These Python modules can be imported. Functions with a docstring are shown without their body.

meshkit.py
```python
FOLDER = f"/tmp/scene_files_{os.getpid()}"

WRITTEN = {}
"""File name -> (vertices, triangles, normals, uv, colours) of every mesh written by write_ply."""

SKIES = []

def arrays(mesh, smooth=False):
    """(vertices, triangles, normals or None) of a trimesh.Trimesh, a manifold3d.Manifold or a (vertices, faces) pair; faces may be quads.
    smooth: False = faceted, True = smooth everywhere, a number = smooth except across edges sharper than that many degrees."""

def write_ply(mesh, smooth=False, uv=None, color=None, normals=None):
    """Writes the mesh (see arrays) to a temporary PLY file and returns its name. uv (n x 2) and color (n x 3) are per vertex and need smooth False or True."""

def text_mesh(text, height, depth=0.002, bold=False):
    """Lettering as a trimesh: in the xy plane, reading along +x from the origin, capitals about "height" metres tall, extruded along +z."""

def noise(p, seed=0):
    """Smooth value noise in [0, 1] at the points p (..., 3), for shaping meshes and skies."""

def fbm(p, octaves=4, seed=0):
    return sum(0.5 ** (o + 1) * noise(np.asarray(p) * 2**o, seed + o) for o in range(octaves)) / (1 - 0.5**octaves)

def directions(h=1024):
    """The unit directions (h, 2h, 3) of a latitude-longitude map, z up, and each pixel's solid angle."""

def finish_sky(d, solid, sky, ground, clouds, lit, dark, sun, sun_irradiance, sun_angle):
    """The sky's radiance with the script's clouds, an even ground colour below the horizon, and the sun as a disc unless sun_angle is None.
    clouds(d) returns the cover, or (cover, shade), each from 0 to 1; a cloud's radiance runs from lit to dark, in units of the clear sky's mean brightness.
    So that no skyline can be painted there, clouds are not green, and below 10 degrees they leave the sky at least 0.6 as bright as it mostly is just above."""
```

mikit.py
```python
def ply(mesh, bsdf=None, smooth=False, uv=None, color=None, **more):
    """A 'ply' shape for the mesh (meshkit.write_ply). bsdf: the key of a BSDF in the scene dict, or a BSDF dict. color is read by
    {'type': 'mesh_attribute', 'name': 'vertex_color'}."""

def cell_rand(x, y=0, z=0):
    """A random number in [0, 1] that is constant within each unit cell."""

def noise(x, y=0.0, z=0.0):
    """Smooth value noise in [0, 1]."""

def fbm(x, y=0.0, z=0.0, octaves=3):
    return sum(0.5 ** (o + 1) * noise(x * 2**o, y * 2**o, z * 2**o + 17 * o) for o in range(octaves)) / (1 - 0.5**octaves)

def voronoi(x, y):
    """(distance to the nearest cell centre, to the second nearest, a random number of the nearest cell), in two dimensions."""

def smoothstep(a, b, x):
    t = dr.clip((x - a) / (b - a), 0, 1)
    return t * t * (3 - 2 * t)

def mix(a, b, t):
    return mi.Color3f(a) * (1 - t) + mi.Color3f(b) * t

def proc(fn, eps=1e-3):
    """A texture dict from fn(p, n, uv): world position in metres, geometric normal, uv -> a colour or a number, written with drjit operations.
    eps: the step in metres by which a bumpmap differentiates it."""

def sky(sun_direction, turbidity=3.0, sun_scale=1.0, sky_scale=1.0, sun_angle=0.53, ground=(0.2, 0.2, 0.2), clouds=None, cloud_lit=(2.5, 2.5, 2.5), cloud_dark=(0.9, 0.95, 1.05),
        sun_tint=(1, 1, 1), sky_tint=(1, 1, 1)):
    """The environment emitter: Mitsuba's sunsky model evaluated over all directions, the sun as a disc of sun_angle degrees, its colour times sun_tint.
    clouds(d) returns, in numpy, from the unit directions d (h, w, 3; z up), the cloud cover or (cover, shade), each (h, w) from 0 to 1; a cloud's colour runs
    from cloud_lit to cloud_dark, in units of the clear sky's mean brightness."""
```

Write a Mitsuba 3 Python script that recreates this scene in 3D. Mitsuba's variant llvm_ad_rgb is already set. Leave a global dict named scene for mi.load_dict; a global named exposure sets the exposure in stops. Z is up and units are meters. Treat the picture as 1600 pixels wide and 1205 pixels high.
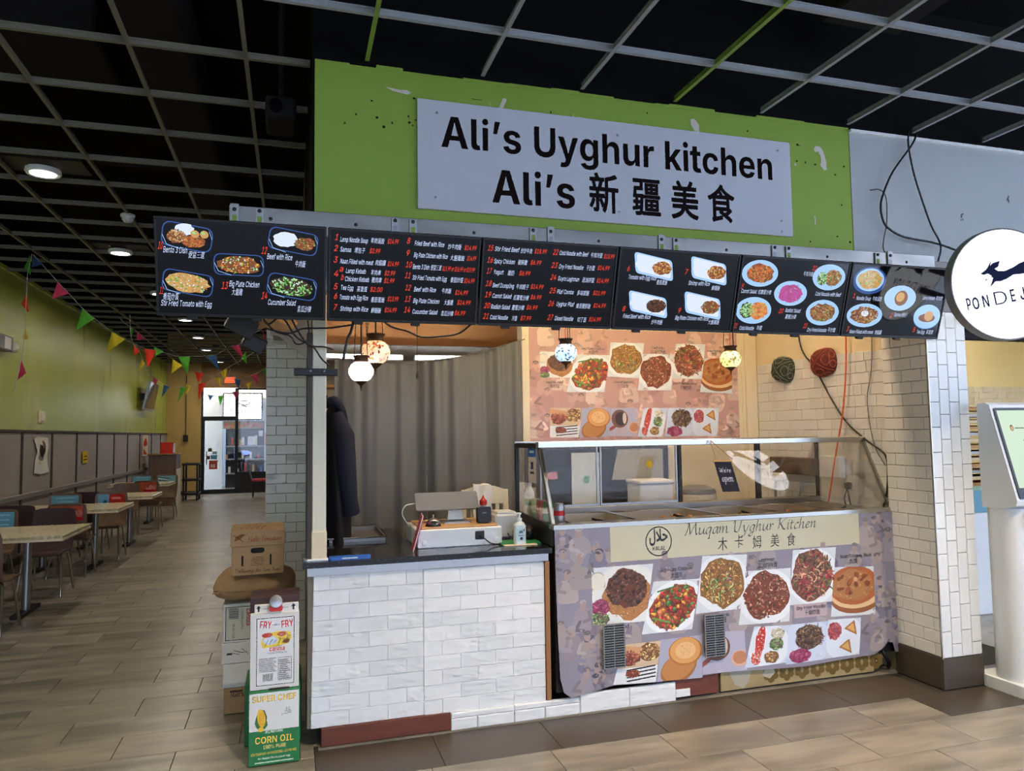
import glob, math, random, re
import numpy as np, trimesh, shapely, mitsuba as mi, drjit as dr, mikit, meshkit
import mapbox_earcut as earcut
from shapely.geometry import Polygon, LineString, Point, box as sbox
from shapely import affinity
from mikit import proc, fbm, noise, smoothstep, mix, cell_rand
from PIL import Image, ImageDraw, ImageFont

scene, labels = {}, {}
T = mi.ScalarTransform4f

# ---------------------------------------------------------------- camera, daylight, exposure
YAW, PITCH, ROLL = np.radians([16.864, 3.7555, -0.806])
_f = np.array([np.sin(YAW) * np.cos(PITCH), np.cos(YAW) * np.cos(PITCH), np.sin(PITCH)])
_r = np.array([np.cos(YAW), -np.sin(YAW), 0.0])
_u = np.cross(_r, _f)
_up = -np.sin(ROLL) * _r + np.cos(ROLL) * _u
EYE = np.array([0.0, 0.0, 1.6])
scene['camera'] = {'type': 'perspective', 'fov': math.degrees(2 * math.atan(800 / 1139.0)), 'fov_axis': 'x', 'near_clip': 0.05, 'far_clip': 200.0,
                   'to_world': T().look_at(origin=EYE.tolist(), target=(EYE + _f).tolist(), up=_up.tolist())}
exposure = 0.0
# cool daylight that comes in through the open front of the hall, behind the camera
scene['daylight'] = {'type': 'constant', 'radiance': {'type': 'rgb', 'value': [2.05, 2.48, 3.35]}, 'sampling_weight': 9.0}
# warm recessed lamps over the passage in front of the stall
for i, (x, y) in enumerate([(0.7, 1.7), (2.5, 1.65), (4.3, 1.55)]):
    scene[f'passage_lamp_{i}'] = {'type': 'spot', 'cutoff_angle': 48.0, 'sampling_weight': 1.0, 'beam_width': 36.0, 'intensity': {'type': 'rgb', 'value': [21.0, 17.2, 12.6]},
                                  'to_world': T().look_at(origin=[x, y, 3.66], target=[x, y + 0.1, 0], up=[1, 0, 0])}

def lin(c):
    c = np.asarray(c, float) / 255.0
    return np.where(c <= 0.04045, c / 12.92, ((c + 0.055) / 1.055) ** 2.4)

# ---------------------------------------------------------------- bookkeeping
def uniq(name):
    if name not in scene and name not in labels:
        return name
    i = 1
    while f'{name}_{i:03d}' in scene or f'{name}_{i:03d}' in labels:
        i += 1
    return f'{name}_{i:03d}'

_seen = {}
def nextkey(name):
    n = _seen.get(name, 0)
    _seen[name] = n + 1
    return name if n == 0 else f'{name}_{n:03d}'

def thing(name, label, cat, group=None):
    key = nextkey(name)
    labels[key] = {'label': label, 'category': cat}
    if group:
        labels[key]['group'] = group
    return key

def struct(name, label=None):
    key = nextkey(name)
    labels[key] = {'kind': 'structure'}
    if label:
        labels[key]['label'] = label
    return key

def put(key, mesh, bsdf, smooth=False, **kw):
    scene[key] = mikit.ply(mesh.mesh() if isinstance(mesh, MB) else mesh, bsdf, smooth, **kw)
    return key

def part(parent, name, mesh, bsdf, smooth=False, label=None, kind=None, **kw):
    key = nextkey(f'{parent}__{name}')
    mesh = mesh.mesh() if isinstance(mesh, MB) else mesh
    put(key, mesh, bsdf, smooth, **kw)
    if label or kind:
        labels[key] = {}
        if label: labels[key]['label'] = label
        if kind: labels[key]['kind'] = kind
    return key

# ---------------------------------------------------------------- mesh building
def frame(o, ex, ey, ez=None):
    ex, ey = np.asarray(ex, float), np.asarray(ey, float)
    ez = np.cross(ex, ey) if ez is None else np.asarray(ez, float)
    m = np.eye(4); m[:3, 0], m[:3, 1], m[:3, 2], m[:3, 3] = ex, ey, ez, o
    return m

def rotz(deg, o=(0, 0, 0)):
    a = math.radians(deg); m = np.eye(4)
    m[:2, :2] = [[math.cos(a), -math.sin(a)], [math.sin(a), math.cos(a)]]; m[:3, 3] = o
    return m

def rotx(deg, o=(0, 0, 0)):
    a = math.radians(deg); m = np.eye(4)
    m[1:3, 1:3] = [[math.cos(a), -math.sin(a)], [math.sin(a), math.cos(a)]]; m[:3, 3] = o
    return m

_BOXV = np.array([[x, y, z] for x in (-.5, .5) for y in (-.5, .5) for z in (-.5, .5)])
_BOXF = np.array([[0, 1, 3], [0, 3, 2], [4, 6, 7], [4, 7, 5], [0, 4, 5], [0, 5, 1], [2, 3, 7], [2, 7, 6], [0, 2, 6], [0, 6, 4], [1, 5, 7], [1, 7, 3]])

def spline(pts, n=8):
    p = np.asarray(pts, float)
    if len(p) < 3:
        return p
    q = np.vstack([2 * p[0] - p[1], p, 2 * p[-1] - p[-2]])
    out = []
    for i in range(1, len(q) - 2):
        t = np.linspace(0, 1, n, endpoint=False)[:, None]
        a, b, c, d = q[i - 1], q[i], q[i + 1], q[i + 2]
        out.append(0.5 * (2 * b + (c - a) * t + (2 * a - 5 * b + 4 * c - d) * t ** 2 + (3 * b - a - 3 * c + d) * t ** 3))
    return np.vstack(out + [p[-1:]])

class MB:
    def __init__(s, m=None):
        s.v, s.f, s.n, s.m = [], [], 0, m
    def add(s, v, f, m=None):
        v = np.asarray(v, float); f = np.asarray(f, int)
        if f.shape[1] == 4:
            f = np.vstack([f[:, [0, 1, 2]], f[:, [0, 2, 3]]])
        for q in (m, s.m):
            if q is not None:
                v = v @ q[:3, :3].T + q[:3, 3]
        s.v.append(v); s.f.append(f + s.n); s.n += len(v)
        return s
    def box(s, x0, x1, y0, y1, z0, z1, ch=0.0, m=None):
        sz = np.array([x1 - x0, y1 - y0, z1 - z0]); c = np.array([x0 + x1, y0 + y1, z0 + z1]) / 2
        if ch <= 0:
            return s.add(_BOXV * sz + c, _BOXF, m)
        pts = []
        for sg in _BOXV * 2:
            for k in range(3):
                d = np.full(3, ch); d[k] = 0
                pts.append(sg * (sz / 2 - d))
        h = trimesh.convex.convex_hull(np.array(pts) + c)
        return s.add(h.vertices, h.faces, m)
    def rbox(s, x0, x1, y0, y1, z0, z1, r, axis=2, n=5, m=None):
        """rounded-rectangle prism along an axis"""
        ax = [a for a in range(3) if a != axis]; lo, hi = np.array([x0, y0, z0]), np.array([x1, y1, z1])
        p = sbox(lo[ax[0]] + r, lo[ax[1]] + r, hi[ax[0]] - r, hi[ax[1]] - r).buffer(r, quad_segs=n)
        e = np.eye(3); fm = frame(e[axis] * lo[axis], e[ax[0]], e[ax[1]], e[axis])
        return s.prism(p, hi[axis] - lo[axis], fm if m is None else m @ fm)
    def prism(s, poly, h, m=None):
        t = trimesh.creation.extrude_polygon(poly if isinstance(poly, Polygon) else Polygon(poly), h, engine='earcut')
        v, f = t.vertices, t.faces
        if m is not None and np.linalg.det(m[:3, :3]) < 0:
            f = f[:, ::-1]
        return s.add(v, f, m)
    def tube(s, pts, r, n=8, m=None, smooth=0):
        p = spline(pts, smooth) if smooth else np.asarray(pts, float)
        if np.ndim(r) and len(r) != len(p): r = np.interp(np.linspace(0, 1, len(p)), np.linspace(0, 1, len(r)), r)
        t = np.gradient(p, axis=0); t /= np.linalg.norm(t, axis=1, keepdims=True) + 1e-12
        a = np.zeros_like(p); ref = np.array([0, 0, 1.0]) if abs(t[0, 2]) < .9 else np.array([1.0, 0, 0])
        for i in range(len(p)):
            x = ref - t[i] * (ref @ t[i]); nx = np.linalg.norm(x)
            ref = x / nx if nx > 1e-6 else ref
            a[i] = ref
        b = np.cross(t, a); ang = np.arange(n) * 2 * np.pi / n
        rr = np.broadcast_to(r, (len(p),))[:, None, None]
        v = p[:, None] + rr * (np.cos(ang)[None, :, None] * a[:, None] + np.sin(ang)[None, :, None] * b[:, None])
        i, j = np.meshgrid(np.arange(len(p) - 1), np.arange(n), indexing='ij')
        q = np.stack([i * n + j, i * n + (j + 1) % n, (i + 1) * n + (j + 1) % n, (i + 1) * n + j], -1).reshape(-1, 4)
        f = np.vstack([q[:, [0, 1, 2]], q[:, [0, 2, 3]]])
        k = len(p) * n
        caps = [[k, (j + 1) % n, j] for j in range(n)] + [[k + 1, k - n + j, k - n + (j + 1) % n] for j in range(n)]
        return s.add(np.vstack([v.reshape(-1, 3), p[:1], p[-1:]]), np.vstack([f, caps]), m)
    def lathe(s, prof, n=24, m=None):
        """profile of (radius, z) turned about z"""
        p = np.asarray(prof, float); ang = np.arange(n) * 2 * np.pi / n
        v = np.stack([p[:, None, 0] * np.cos(ang), p[:, None, 0] * np.sin(ang), np.broadcast_to(p[:, None, 1], (len(p), n))], -1)
        i, j = np.meshgrid(np.arange(len(p) - 1), np.arange(n), indexing='ij')
        q = np.stack([i * n + j, i * n + (j + 1) % n, (i + 1) * n + (j + 1) % n, (i + 1) * n + j], -1).reshape(-1, 4)
        return s.add(v.reshape(-1, 3), q, m)
    def grid(s, pts, m=None):
        """surface through an array of points (a, b, 3)"""
        p = np.asarray(pts, float); a, b = p.shape[:2]
        i, j = np.meshgrid(np.arange(a - 1), np.arange(b - 1), indexing='ij')
        q = np.stack([i * b + j, i * b + j + 1, (i + 1) * b + j + 1, (i + 1) * b + j], -1).reshape(-1, 4)
        return s.add(p.reshape(-1, 3), q, m)
    def sheet(s, pts, th, m=None):
        """a curved sheet with thickness: both faces and the rim"""
        p = np.asarray(pts, float); a, b = p.shape[:2]
        du = np.gradient(p, axis=0); dv = np.gradient(p, axis=1)
        nn = np.cross(du, dv); nn /= np.linalg.norm(nn, axis=2, keepdims=True) + 1e-12
        top, bot = p + nn * th / 2, p - nn * th / 2
        i, j = np.meshgrid(np.arange(a - 1), np.arange(b - 1), indexing='ij')
        q = np.stack([i * b + j, (i + 1) * b + j, (i + 1) * b + j + 1, i * b + j + 1], -1).reshape(-1, 4)
        N = a * b
        rim = [k * b for k in range(a)] + [(a - 1) * b + k for k in range(1, b)] + [k * b + b - 1 for k in range(a - 2, -1, -1)] + [k for k in range(b - 2, 0, -1)]
        r = [[rim[k], rim[(k + 1) % len(rim)], rim[(k + 1) % len(rim)] + N, rim[k] + N] for k in range(len(rim))]
        return s.add(np.vstack([top.reshape(-1, 3), bot.reshape(-1, 3)]), np.vstack([q, q[:, ::-1] + N, np.array(r)]), m)
    def plate(s, o, ex, ey, en, w, h, t, b=0.003):
        """a tile: flat face, bevelled rim, no back; o is its lower left corner"""
        o, ex, ey, en = (np.asarray(x, float) for x in (o, ex, ey, en))
        def at(x, y, z): return o + ex * x + ey * y + en * z
        v = [at(0, 0, 0), at(w, 0, 0), at(w, h, 0), at(0, h, 0), at(0, 0, t - b), at(w, 0, t - b), at(w, h, t - b), at(0, h, t - b), at(b, b, t), at(w - b, b, t), at(w - b, h - b, t), at(b, h - b, t)]
        q = [[0, 1, 5, 4], [1, 2, 6, 5], [2, 3, 7, 6], [3, 0, 4, 7], [4, 5, 9, 8], [5, 6, 10, 9], [6, 7, 11, 10], [7, 4, 8, 11], [8, 9, 10, 11]]
        if np.dot(np.cross(ex, ey), en) < 0:
            q = [x[::-1] for x in q]
        return s.add(v, q)
    def mesh(s):
        return np.vstack(s.v), np.vstack(s.f)

def one(*a, **k):
    return MB().box(*a, **k)

# ---------------------------------------------------------------- materials
def mat(name, rgb, rough=.6, metal=0.0, spec=.5, bump=None, bscale=.002, **kw):
    base = rgb if isinstance(rgb, dict) else {'type': 'rgb', 'value': lin(rgb).tolist()}
    b = {'type': 'principled', 'base_color': base, 'roughness': rough, 'metallic': metal, 'specular': spec, **kw}
    if bump is not None:
        b = {'type': 'bumpmap', 'tex': proc(bump, eps=.002), 'scale': bscale, 'bsdf': b}
    scene[name] = {'type': 'twosided', 'bsdf': b}
    return name

def L(c): return mi.Color3f(*[float(x) for x in lin(c)])

def f_floor(p, n, uv):
    """long stone-look tiles: soft streaks along x, a tone of its own for each tile; joints drawn only beyond the built tiles"""
    row = dr.floor((p.y - 2.98) / .3)
    off = dr.select(dr.floor(row / 2) * 2 == row, 0.0, .3025)
    col = dr.floor((p.x - off + .857) / .605)
    r = cell_rand(col, row, 3)
    s = fbm(p.x * 1.6 + r * 31, p.y * 9 + r * 17, 0.0, octaves=4)
    c = mix(L((108, 102, 92)), L((156, 147, 132)), smoothstep(.15, .85, s * .8 + r * .2))
    c = mix(c, L((112, 106, 98)), smoothstep(.55, .75, fbm(p.x * 2.5 + 7 + r * 9, p.y * 7 + r * 3, 2.0)) * .4)
    fx = (p.x - off + .857) / .605 - col
    fy = (p.y - 2.98) / .3 - row
    j = dr.maximum(dr.select((fx < .006) | (fx > .994), 1.0, 0.0), dr.select(fy < .012, .35, 0.0)) * dr.select((p.y > 8.3) | (p.y < 2.4), 1.0, 0.0)
    return mix(c, L((48, 43, 38)), j)

def f_green(p, n, uv):
    g = fbm(p.x * 1.5 + p.y * .6, p.y * .4, p.z * 1.2)
    c = mix(L((126, 154, 52)), L((140, 168, 62)), g)
    return c

def f_greenold(p, n, uv):
    st = smoothstep(.55, .8, fbm(p.y * 2.2, p.z * .35, 1.0)) * smoothstep(3.2, 1.8, p.z)
    c = mix(L((150, 166, 58)), L((168, 176, 80)), fbm(p.y * .7, p.z * .9, 3.0))
    c = mix(c, L((186, 178, 120)), st * .7)
    return mix(c, L((96, 104, 42)), smoothstep(.66, .75, fbm(p.y * 3.1, p.z * .5, 9.0)) * .5)

def f_wood(p, n, uv):
    g = fbm(p.x * 3 + p.y * 3, p.z * 40, p.y * 3, octaves=3)
    return mix(L((92, 52, 34)), L((128, 78, 52)), g)

def f_ply(p, n, uv):
    g = fbm(p.x * 60, p.y * 60, p.z * 2.5, octaves=3)
    return mix(L((92, 70, 56)), L((124, 96, 76)), g)

def f_steel(p, n, uv):
    g = fbm(p.x * 1.3, p.y * 2, p.z * 2.5, octaves=4)
    return mix(L((132, 130, 126)), L((196, 194, 190)), smoothstep(.25, .75, g))

def f_granite(p, n, uv):
    s = noise(p.x * 160, p.y * 160, p.z * 160)
    return mix(L((24, 23, 24)), L((96, 88, 84)), smoothstep(.78, .9, s))

def f_foam(p, n, uv):
    return dr.abs(fbm(p.x * 24, p.y * 24, p.z * 34, octaves=3) - .5) * 2

def f_marble(p, n, uv):
    g = fbm(p.x * 6, p.y * 6, p.z * 14, octaves=3)
    return mix(L((178, 178, 174)), L((226, 227, 224)), smoothstep(.3, .6, g))

def f_card(p, n, uv):
    g = fbm(p.x * 12, p.y * 12, p.z * 60, octaves=2)
    return mix(L((172, 134, 94)), L((190, 152, 110)), g)

def f_terrazzo(p, n, uv):
    s = noise(p.x * 90, p.y * 90, 0.0)
    return mix(L((164, 152, 124)), L((214, 202, 168)), s)

def f_base(p, n, uv):
    g = fbm(p.x * 5, p.y * 5, p.z * 9, octaves=4)
    c = mix(L((168, 150, 108)), L((138, 118, 80)), g)
    return c

def f_concrete(p, n, uv):
    g = fbm(p.x * 4, p.y * 4, p.z * 4, octaves=4)
    return mix(L((84, 78, 70)), L((140, 132, 120)), g)

def f_redbrown(p, n, uv):
    g = fbm(p.x * 4, p.y * 20, p.z * 24, octaves=3)
    return mix(L((82, 38, 28)), L((122, 62, 44)), g)

mat('m_floor', proc(f_floor), .3, spec=.5)
mat('m_floor_dark', (70, 62, 54), .4)
mat('m_grout', (52, 47, 42), .9)
mat('m_void', (17, 16, 17), .95, spec=.1)
mat('m_duct', (34, 31, 31), .8, spec=.2)
mat('m_tee', (152, 156, 160), .5)
mat('m_tee_green', (126, 156, 66), .55)
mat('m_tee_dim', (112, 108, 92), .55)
mat('m_green', proc(f_green), .6)
mat('m_green_old', proc(f_greenold), .32)
mat('m_white_wall', (166, 170, 172), .65)
mat('m_corridor', (206, 212, 214), .65)
mat('m_pan', (196, 188, 172), .34, .65)
mat('m_pan_dark', (126, 124, 122), .35, .5)
mat('m_white', (226, 228, 228), .5)
mat('m_white_gloss', (222, 223, 222), .22)
mat('m_sign', (190, 192, 202), .55)
mat('m_ink', (22, 18, 18), .6)
mat('m_screw', (150, 152, 160), .35, .8)
mat('m_black', (14, 14, 17), .5)
mat('m_black_gloss', (9, 9, 13), .06, spec=.45)
mat('m_black_matte', (28, 26, 26), .85)
mat('m_dark_metal', (46, 44, 42), .45, .5)
mat('m_steel', proc(f_steel), .27, 1.0)
mat('m_steel_plain', (186, 184, 178), .24, 1.0)
mat('m_chrome', (198, 194, 186), .14, 1.0)
mat('m_alu', (172, 172, 174), .35, .9)
mat('m_cream', (224, 208, 176), .55)
mat('m_cream_white', (222, 214, 192), .5)
mat('m_tile_white', (222, 222, 220), .16)
mat('m_tile_white2', (214, 214, 213), .2)
mat('m_tile_gray', (216, 218, 216), .3)
mat('m_tile_marble', proc(f_marble), .3)
mat('m_grout_gray', (120, 120, 118), .9)
mat('m_foam', (228, 229, 230), .6, bump=f_foam, bscale=.008)
mat('m_foam2', (220, 222, 224), .6, bump=f_foam, bscale=.010)
mat('m_granite', proc(f_granite), .1)
mat('m_wood', proc(f_wood), .5)
mat('m_redwood', proc(f_redbrown), .55)
mat('m_ply', proc(f_ply), .38)
mat('m_bar_brown', (84, 66, 56), .5)
mat('m_strip_wood', (152, 104, 62), .55)
mat('m_light_wood', (196, 150, 98), .5)
mat('m_card', proc(f_card), .8)
mat('m_paper_bag', (164, 130, 92), .75)
mat('m_maroon', (64, 42, 46), .7)
mat('m_box_green', (36, 118, 66), .45)
mat('m_box_white', (216, 214, 210), .5)
mat('m_red_plastic', (196, 42, 36), .35)
mat('m_table', proc(f_terrazzo), .12)
mat('m_panel_gray', (150, 141, 136), .5)
mat('m_batten', (54, 44, 36), .5)
mat('m_rail', (118, 112, 110), .5)
mat('m_tan_wall', (208, 174, 106), .6)
mat('m_tan_dark', (140, 104, 62), .6)
mat('m_orange_wall', (206, 140, 84), .6)
mat('m_gray_wall', (132, 128, 124), .6)
mat('m_curtain', (103, 102, 102), .75, sheen=.2)
mat('m_jacket', (15, 17, 34), .85)
mat('m_jacket_black', (12, 12, 16), .9)
mat('m_towel', (226, 224, 218), .9)
mat('m_white_wood', (228, 216, 184), .45)
mat('m_cable', (18, 17, 17), .5)
mat('m_cable_gray', (96, 92, 84), .5)
mat('m_cable_white', (214, 212, 204), .5)
mat('m_cable_orange', (214, 96, 48), .5)
mat('m_base_pattern', proc(f_base), .7)
mat('m_concrete', proc(f_concrete), .85)
mat('m_brass', (160, 122, 66), .35, .9)
mat('m_bronze', (70, 50, 36), .45, .8)
mat('m_orange_food', (214, 140, 48), .5)
mat('m_blue', (44, 96, 180), .4)
mat('m_teal', (96, 150, 170), .5)
mat('m_grey_plastic', (120, 120, 122), .45)
mat('m_kiosk', (224, 226, 228), .25)
mat('m_yellow_wall', (236, 222, 172), .6)
mat('m_clear_plastic', (214, 222, 222), .15)
mat('m_sprite', (30, 140, 70), .22, .3)
mat('m_coke', (190, 34, 36), .22, .3)
mat('m_pinkcard', (170, 74, 88), .4)
mat('m_string', (176, 176, 168), .8)
scene['m_print'] = {'type': 'twosided', 'bsdf': {'type': 'principled', 'base_color': {'type': 'mesh_attribute', 'name': 'vertex_color'}, 'roughness': .5, 'specular': .4}}
scene['m_print_matte'] = {'type': 'twosided', 'bsdf': {'type': 'diffuse', 'reflectance': {'type': 'mesh_attribute', 'name': 'vertex_color'}}}
scene['m_glass_rear'] = {'type': 'thindielectric', 'int_ior': 1.22}
scene['m_glass'] = {'type': 'thindielectric', 'int_ior': 1.5}
scene['m_water'] = {'type': 'twosided', 'bsdf': {'type': 'principled', 'base_color': {'type': 'rgb', 'value': [.72, .78, .78]}, 'roughness': .1, 'specular': .6}}
for nm, c in dict(red=(226, 70, 52), yellow=(226, 204, 62), green=(92, 176, 62), blue=(66, 104, 150), pink=(206, 72, 106), orange=(230, 104, 50)).items():
    scene['m_flag_' + nm] = {'type': 'principledthin', 'base_color': {'type': 'rgb', 'value': lin(c).tolist()}, 'roughness': .6, 'diff_trans': .7}

def glow(rgb, k, w=.15):
    return {'type': 'area', 'sampling_weight': w, 'radiance': {'type': 'rgb', 'value': (lin(rgb) * k).tolist()}}

# ---------------------------------------------------------------- flat print: outlines of letters and pictures
_FD = '/opt/blender-*/*/datafiles/fonts/'
_fonts = {}
def font(name, size, weight):
    k = (name, size, weight)
    if k not in _fonts:
        f = ImageFont.truetype(sorted(glob.glob(_FD + name + '*.woff2'))[0], size)
        if weight:
            try: f.set_variation_by_name(weight)
            except Exception: pass
        _fonts[k] = f
    return _fonts[k]

_glyphs = {}
def glyphs(text, name='Inter', weight='Bold', size=56):
    """outline of a line of text, cap height about 1, starting at (0, 0); and its width"""
    k = (text, name, weight, size)
    if k in _glyphs:
        return _glyphs[k]
    f = font(name, size, weight)
    x0, y0, x1, y1 = f.getbbox(text, anchor='ls')
    im = Image.new('L', (x1 - x0 + 8, y1 - y0 + 8))
    ImageDraw.Draw(im).text((4 - x0, 4 - y0), text, 255, f, anchor='ls')
    on = np.pad(np.asarray(im) > 118, ((0, 0), (1, 1))).astype(np.int8)
    rows, a = np.nonzero(np.diff(on, axis=1) == 1)
    b = np.nonzero(np.diff(on, axis=1) == -1)[1]
    g = shapely.union_all(shapely.box(a, -rows - 1, b, -rows)).buffer(.55, quad_segs=2).buffer(-.6, quad_segs=2).simplify(.5 if size < 80 else .45)
    s = 1 / (size * .73)
    g = affinity.affine_transform(g, [s, 0, 0, s, (x0 - 4) * s, (4 - y0) * s])
    _glyphs[k] = (g, x1 * s)
    return _glyphs[k]

def is_cjk(t): return any('\u3000' < c < '\uffe0' for c in t)

class Print:
    """a flat picture as coloured polygons, each on a layer a hair above the last"""
    STEP = 3e-5
    def __init__(s): s.items = []
    def add(s, poly, color, layer=0):
        if not isinstance(poly, shapely.Geometry):
            poly = Polygon(poly)
        if not poly.is_valid: poly = poly.buffer(0)
        for g in getattr(poly, 'geoms', [poly]):
            if isinstance(g, Polygon) and g.area > 1e-9:
                s.items.append((g, color, layer))
    def rect(s, x0, y0, x1, y1, color, layer=0): s.add(sbox(x0, y0, x1, y1), color, layer)
    def ell(s, cx, cy, rx, ry, color, layer=0, rot=0, n=6):
        s.add(affinity.rotate(affinity.scale(Point(0, 0).buffer(1, quad_segs=n), rx, ry), rot, origin=(0, 0)).__class__(
            [(x + cx, y + cy) for x, y in affinity.rotate(affinity.scale(Point(0, 0).buffer(1, quad_segs=n), rx, ry), rot, origin=(0, 0)).exterior.coords]), color, layer)
    def line(s, pts, w, color, layer=0): s.add(LineString(pts).buffer(w / 2, quad_segs=2, cap_style='flat'), color, layer)
    def text(s, t, x, y, h, color, layer=1, width=None, shear=0.0, rot=0.0, name=None, weight='Bold', size=56, align='l', mirror=False, fat=0):
        nm = name or ('Noto Sans CJK' if is_cjk(t) else 'Inter')
        g, w = glyphs(t, nm, weight, size)
        if fat: g = g.buffer(fat, quad_segs=2)
        sx = h if width is None else width / max(w, 1e-6)
        if align == 'c': x = x - w * sx / 2
        g = affinity.affine_transform(g, [sx * (-1 if mirror else 1), shear * h, 0, h, 0, 0])
        if rot: g = affinity.rotate(g, rot, origin=(0, 0))
        s.add(affinity.translate(g, x, y), color, layer)
    def tris(s, keep=None):
        V, F, C, n = [], [], [], 0
        for g, col, ly in s.items:
            if keep is not None and not keep(col): continue
            g = shapely.geometry.polygon.orient(g)
            rings = [np.asarray(g.exterior.coords)[:-1]] + [np.asarray(r.coords)[:-1] for r in g.interiors]
            v = np.vstack(rings)
            f = np.asarray(earcut.triangulate_float64(v, np.cumsum([len(r) for r in rings]).astype(np.uint32))).reshape(-1, 3).astype(int)
            a, b, c = v[f[:, 0]], v[f[:, 1]], v[f[:, 2]]
            flip = (b[:, 0] - a[:, 0]) * (c[:, 1] - a[:, 1]) - (b[:, 1] - a[:, 1]) * (c[:, 0] - a[:, 0]) < 0
            f[flip] = f[flip][:, ::-1]
            V.append(np.column_stack([v, np.full(len(v), ly * s.STEP)])); F.append(f + n); C.append(np.tile(lin(col), (len(v), 1))); n += len(v)
        return (np.vstack(V), np.vstack(F), np.vstack(C)) if V else (None, None, None)
    def split(s, cell):
        out = []
        for g, c, l in s.items:
            x0, y0, x1, y1 = g.bounds
            if max(x1 - x0, y1 - y0) < 1.6 * cell:
                out.append((g, c, l)); continue
            for i in range(int(math.floor(x0 / cell)), int(math.floor(x1 / cell)) + 1):
                for j in range(int(math.floor(y0 / cell)), int(math.floor(y1 / cell)) + 1):
                    q = g.intersection(sbox(i * cell, j * cell, (i + 1) * cell, (j + 1) * cell))
                    for h in getattr(q, 'geoms', [q]):
                        if isinstance(h, Polygon) and h.area > 1e-10: out.append((h, c, l))
        s.items = out
    def place(s, parent, name, m, bsdf='m_print', bend=None, label=None, key=None):
        v, f, c = s.tris()
        if bend is not None: v = bend(v)
        v = v @ m[:3, :3].T + m[:3, 3]
        if np.linalg.det(m[:3, :3]) < 0: f = f[:, ::-1]
        if key is not None:
            return put(key, (v, f), bsdf, color=c)
        return part(parent, name, (v, f), bsdf, color=c, label=label)

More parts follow.
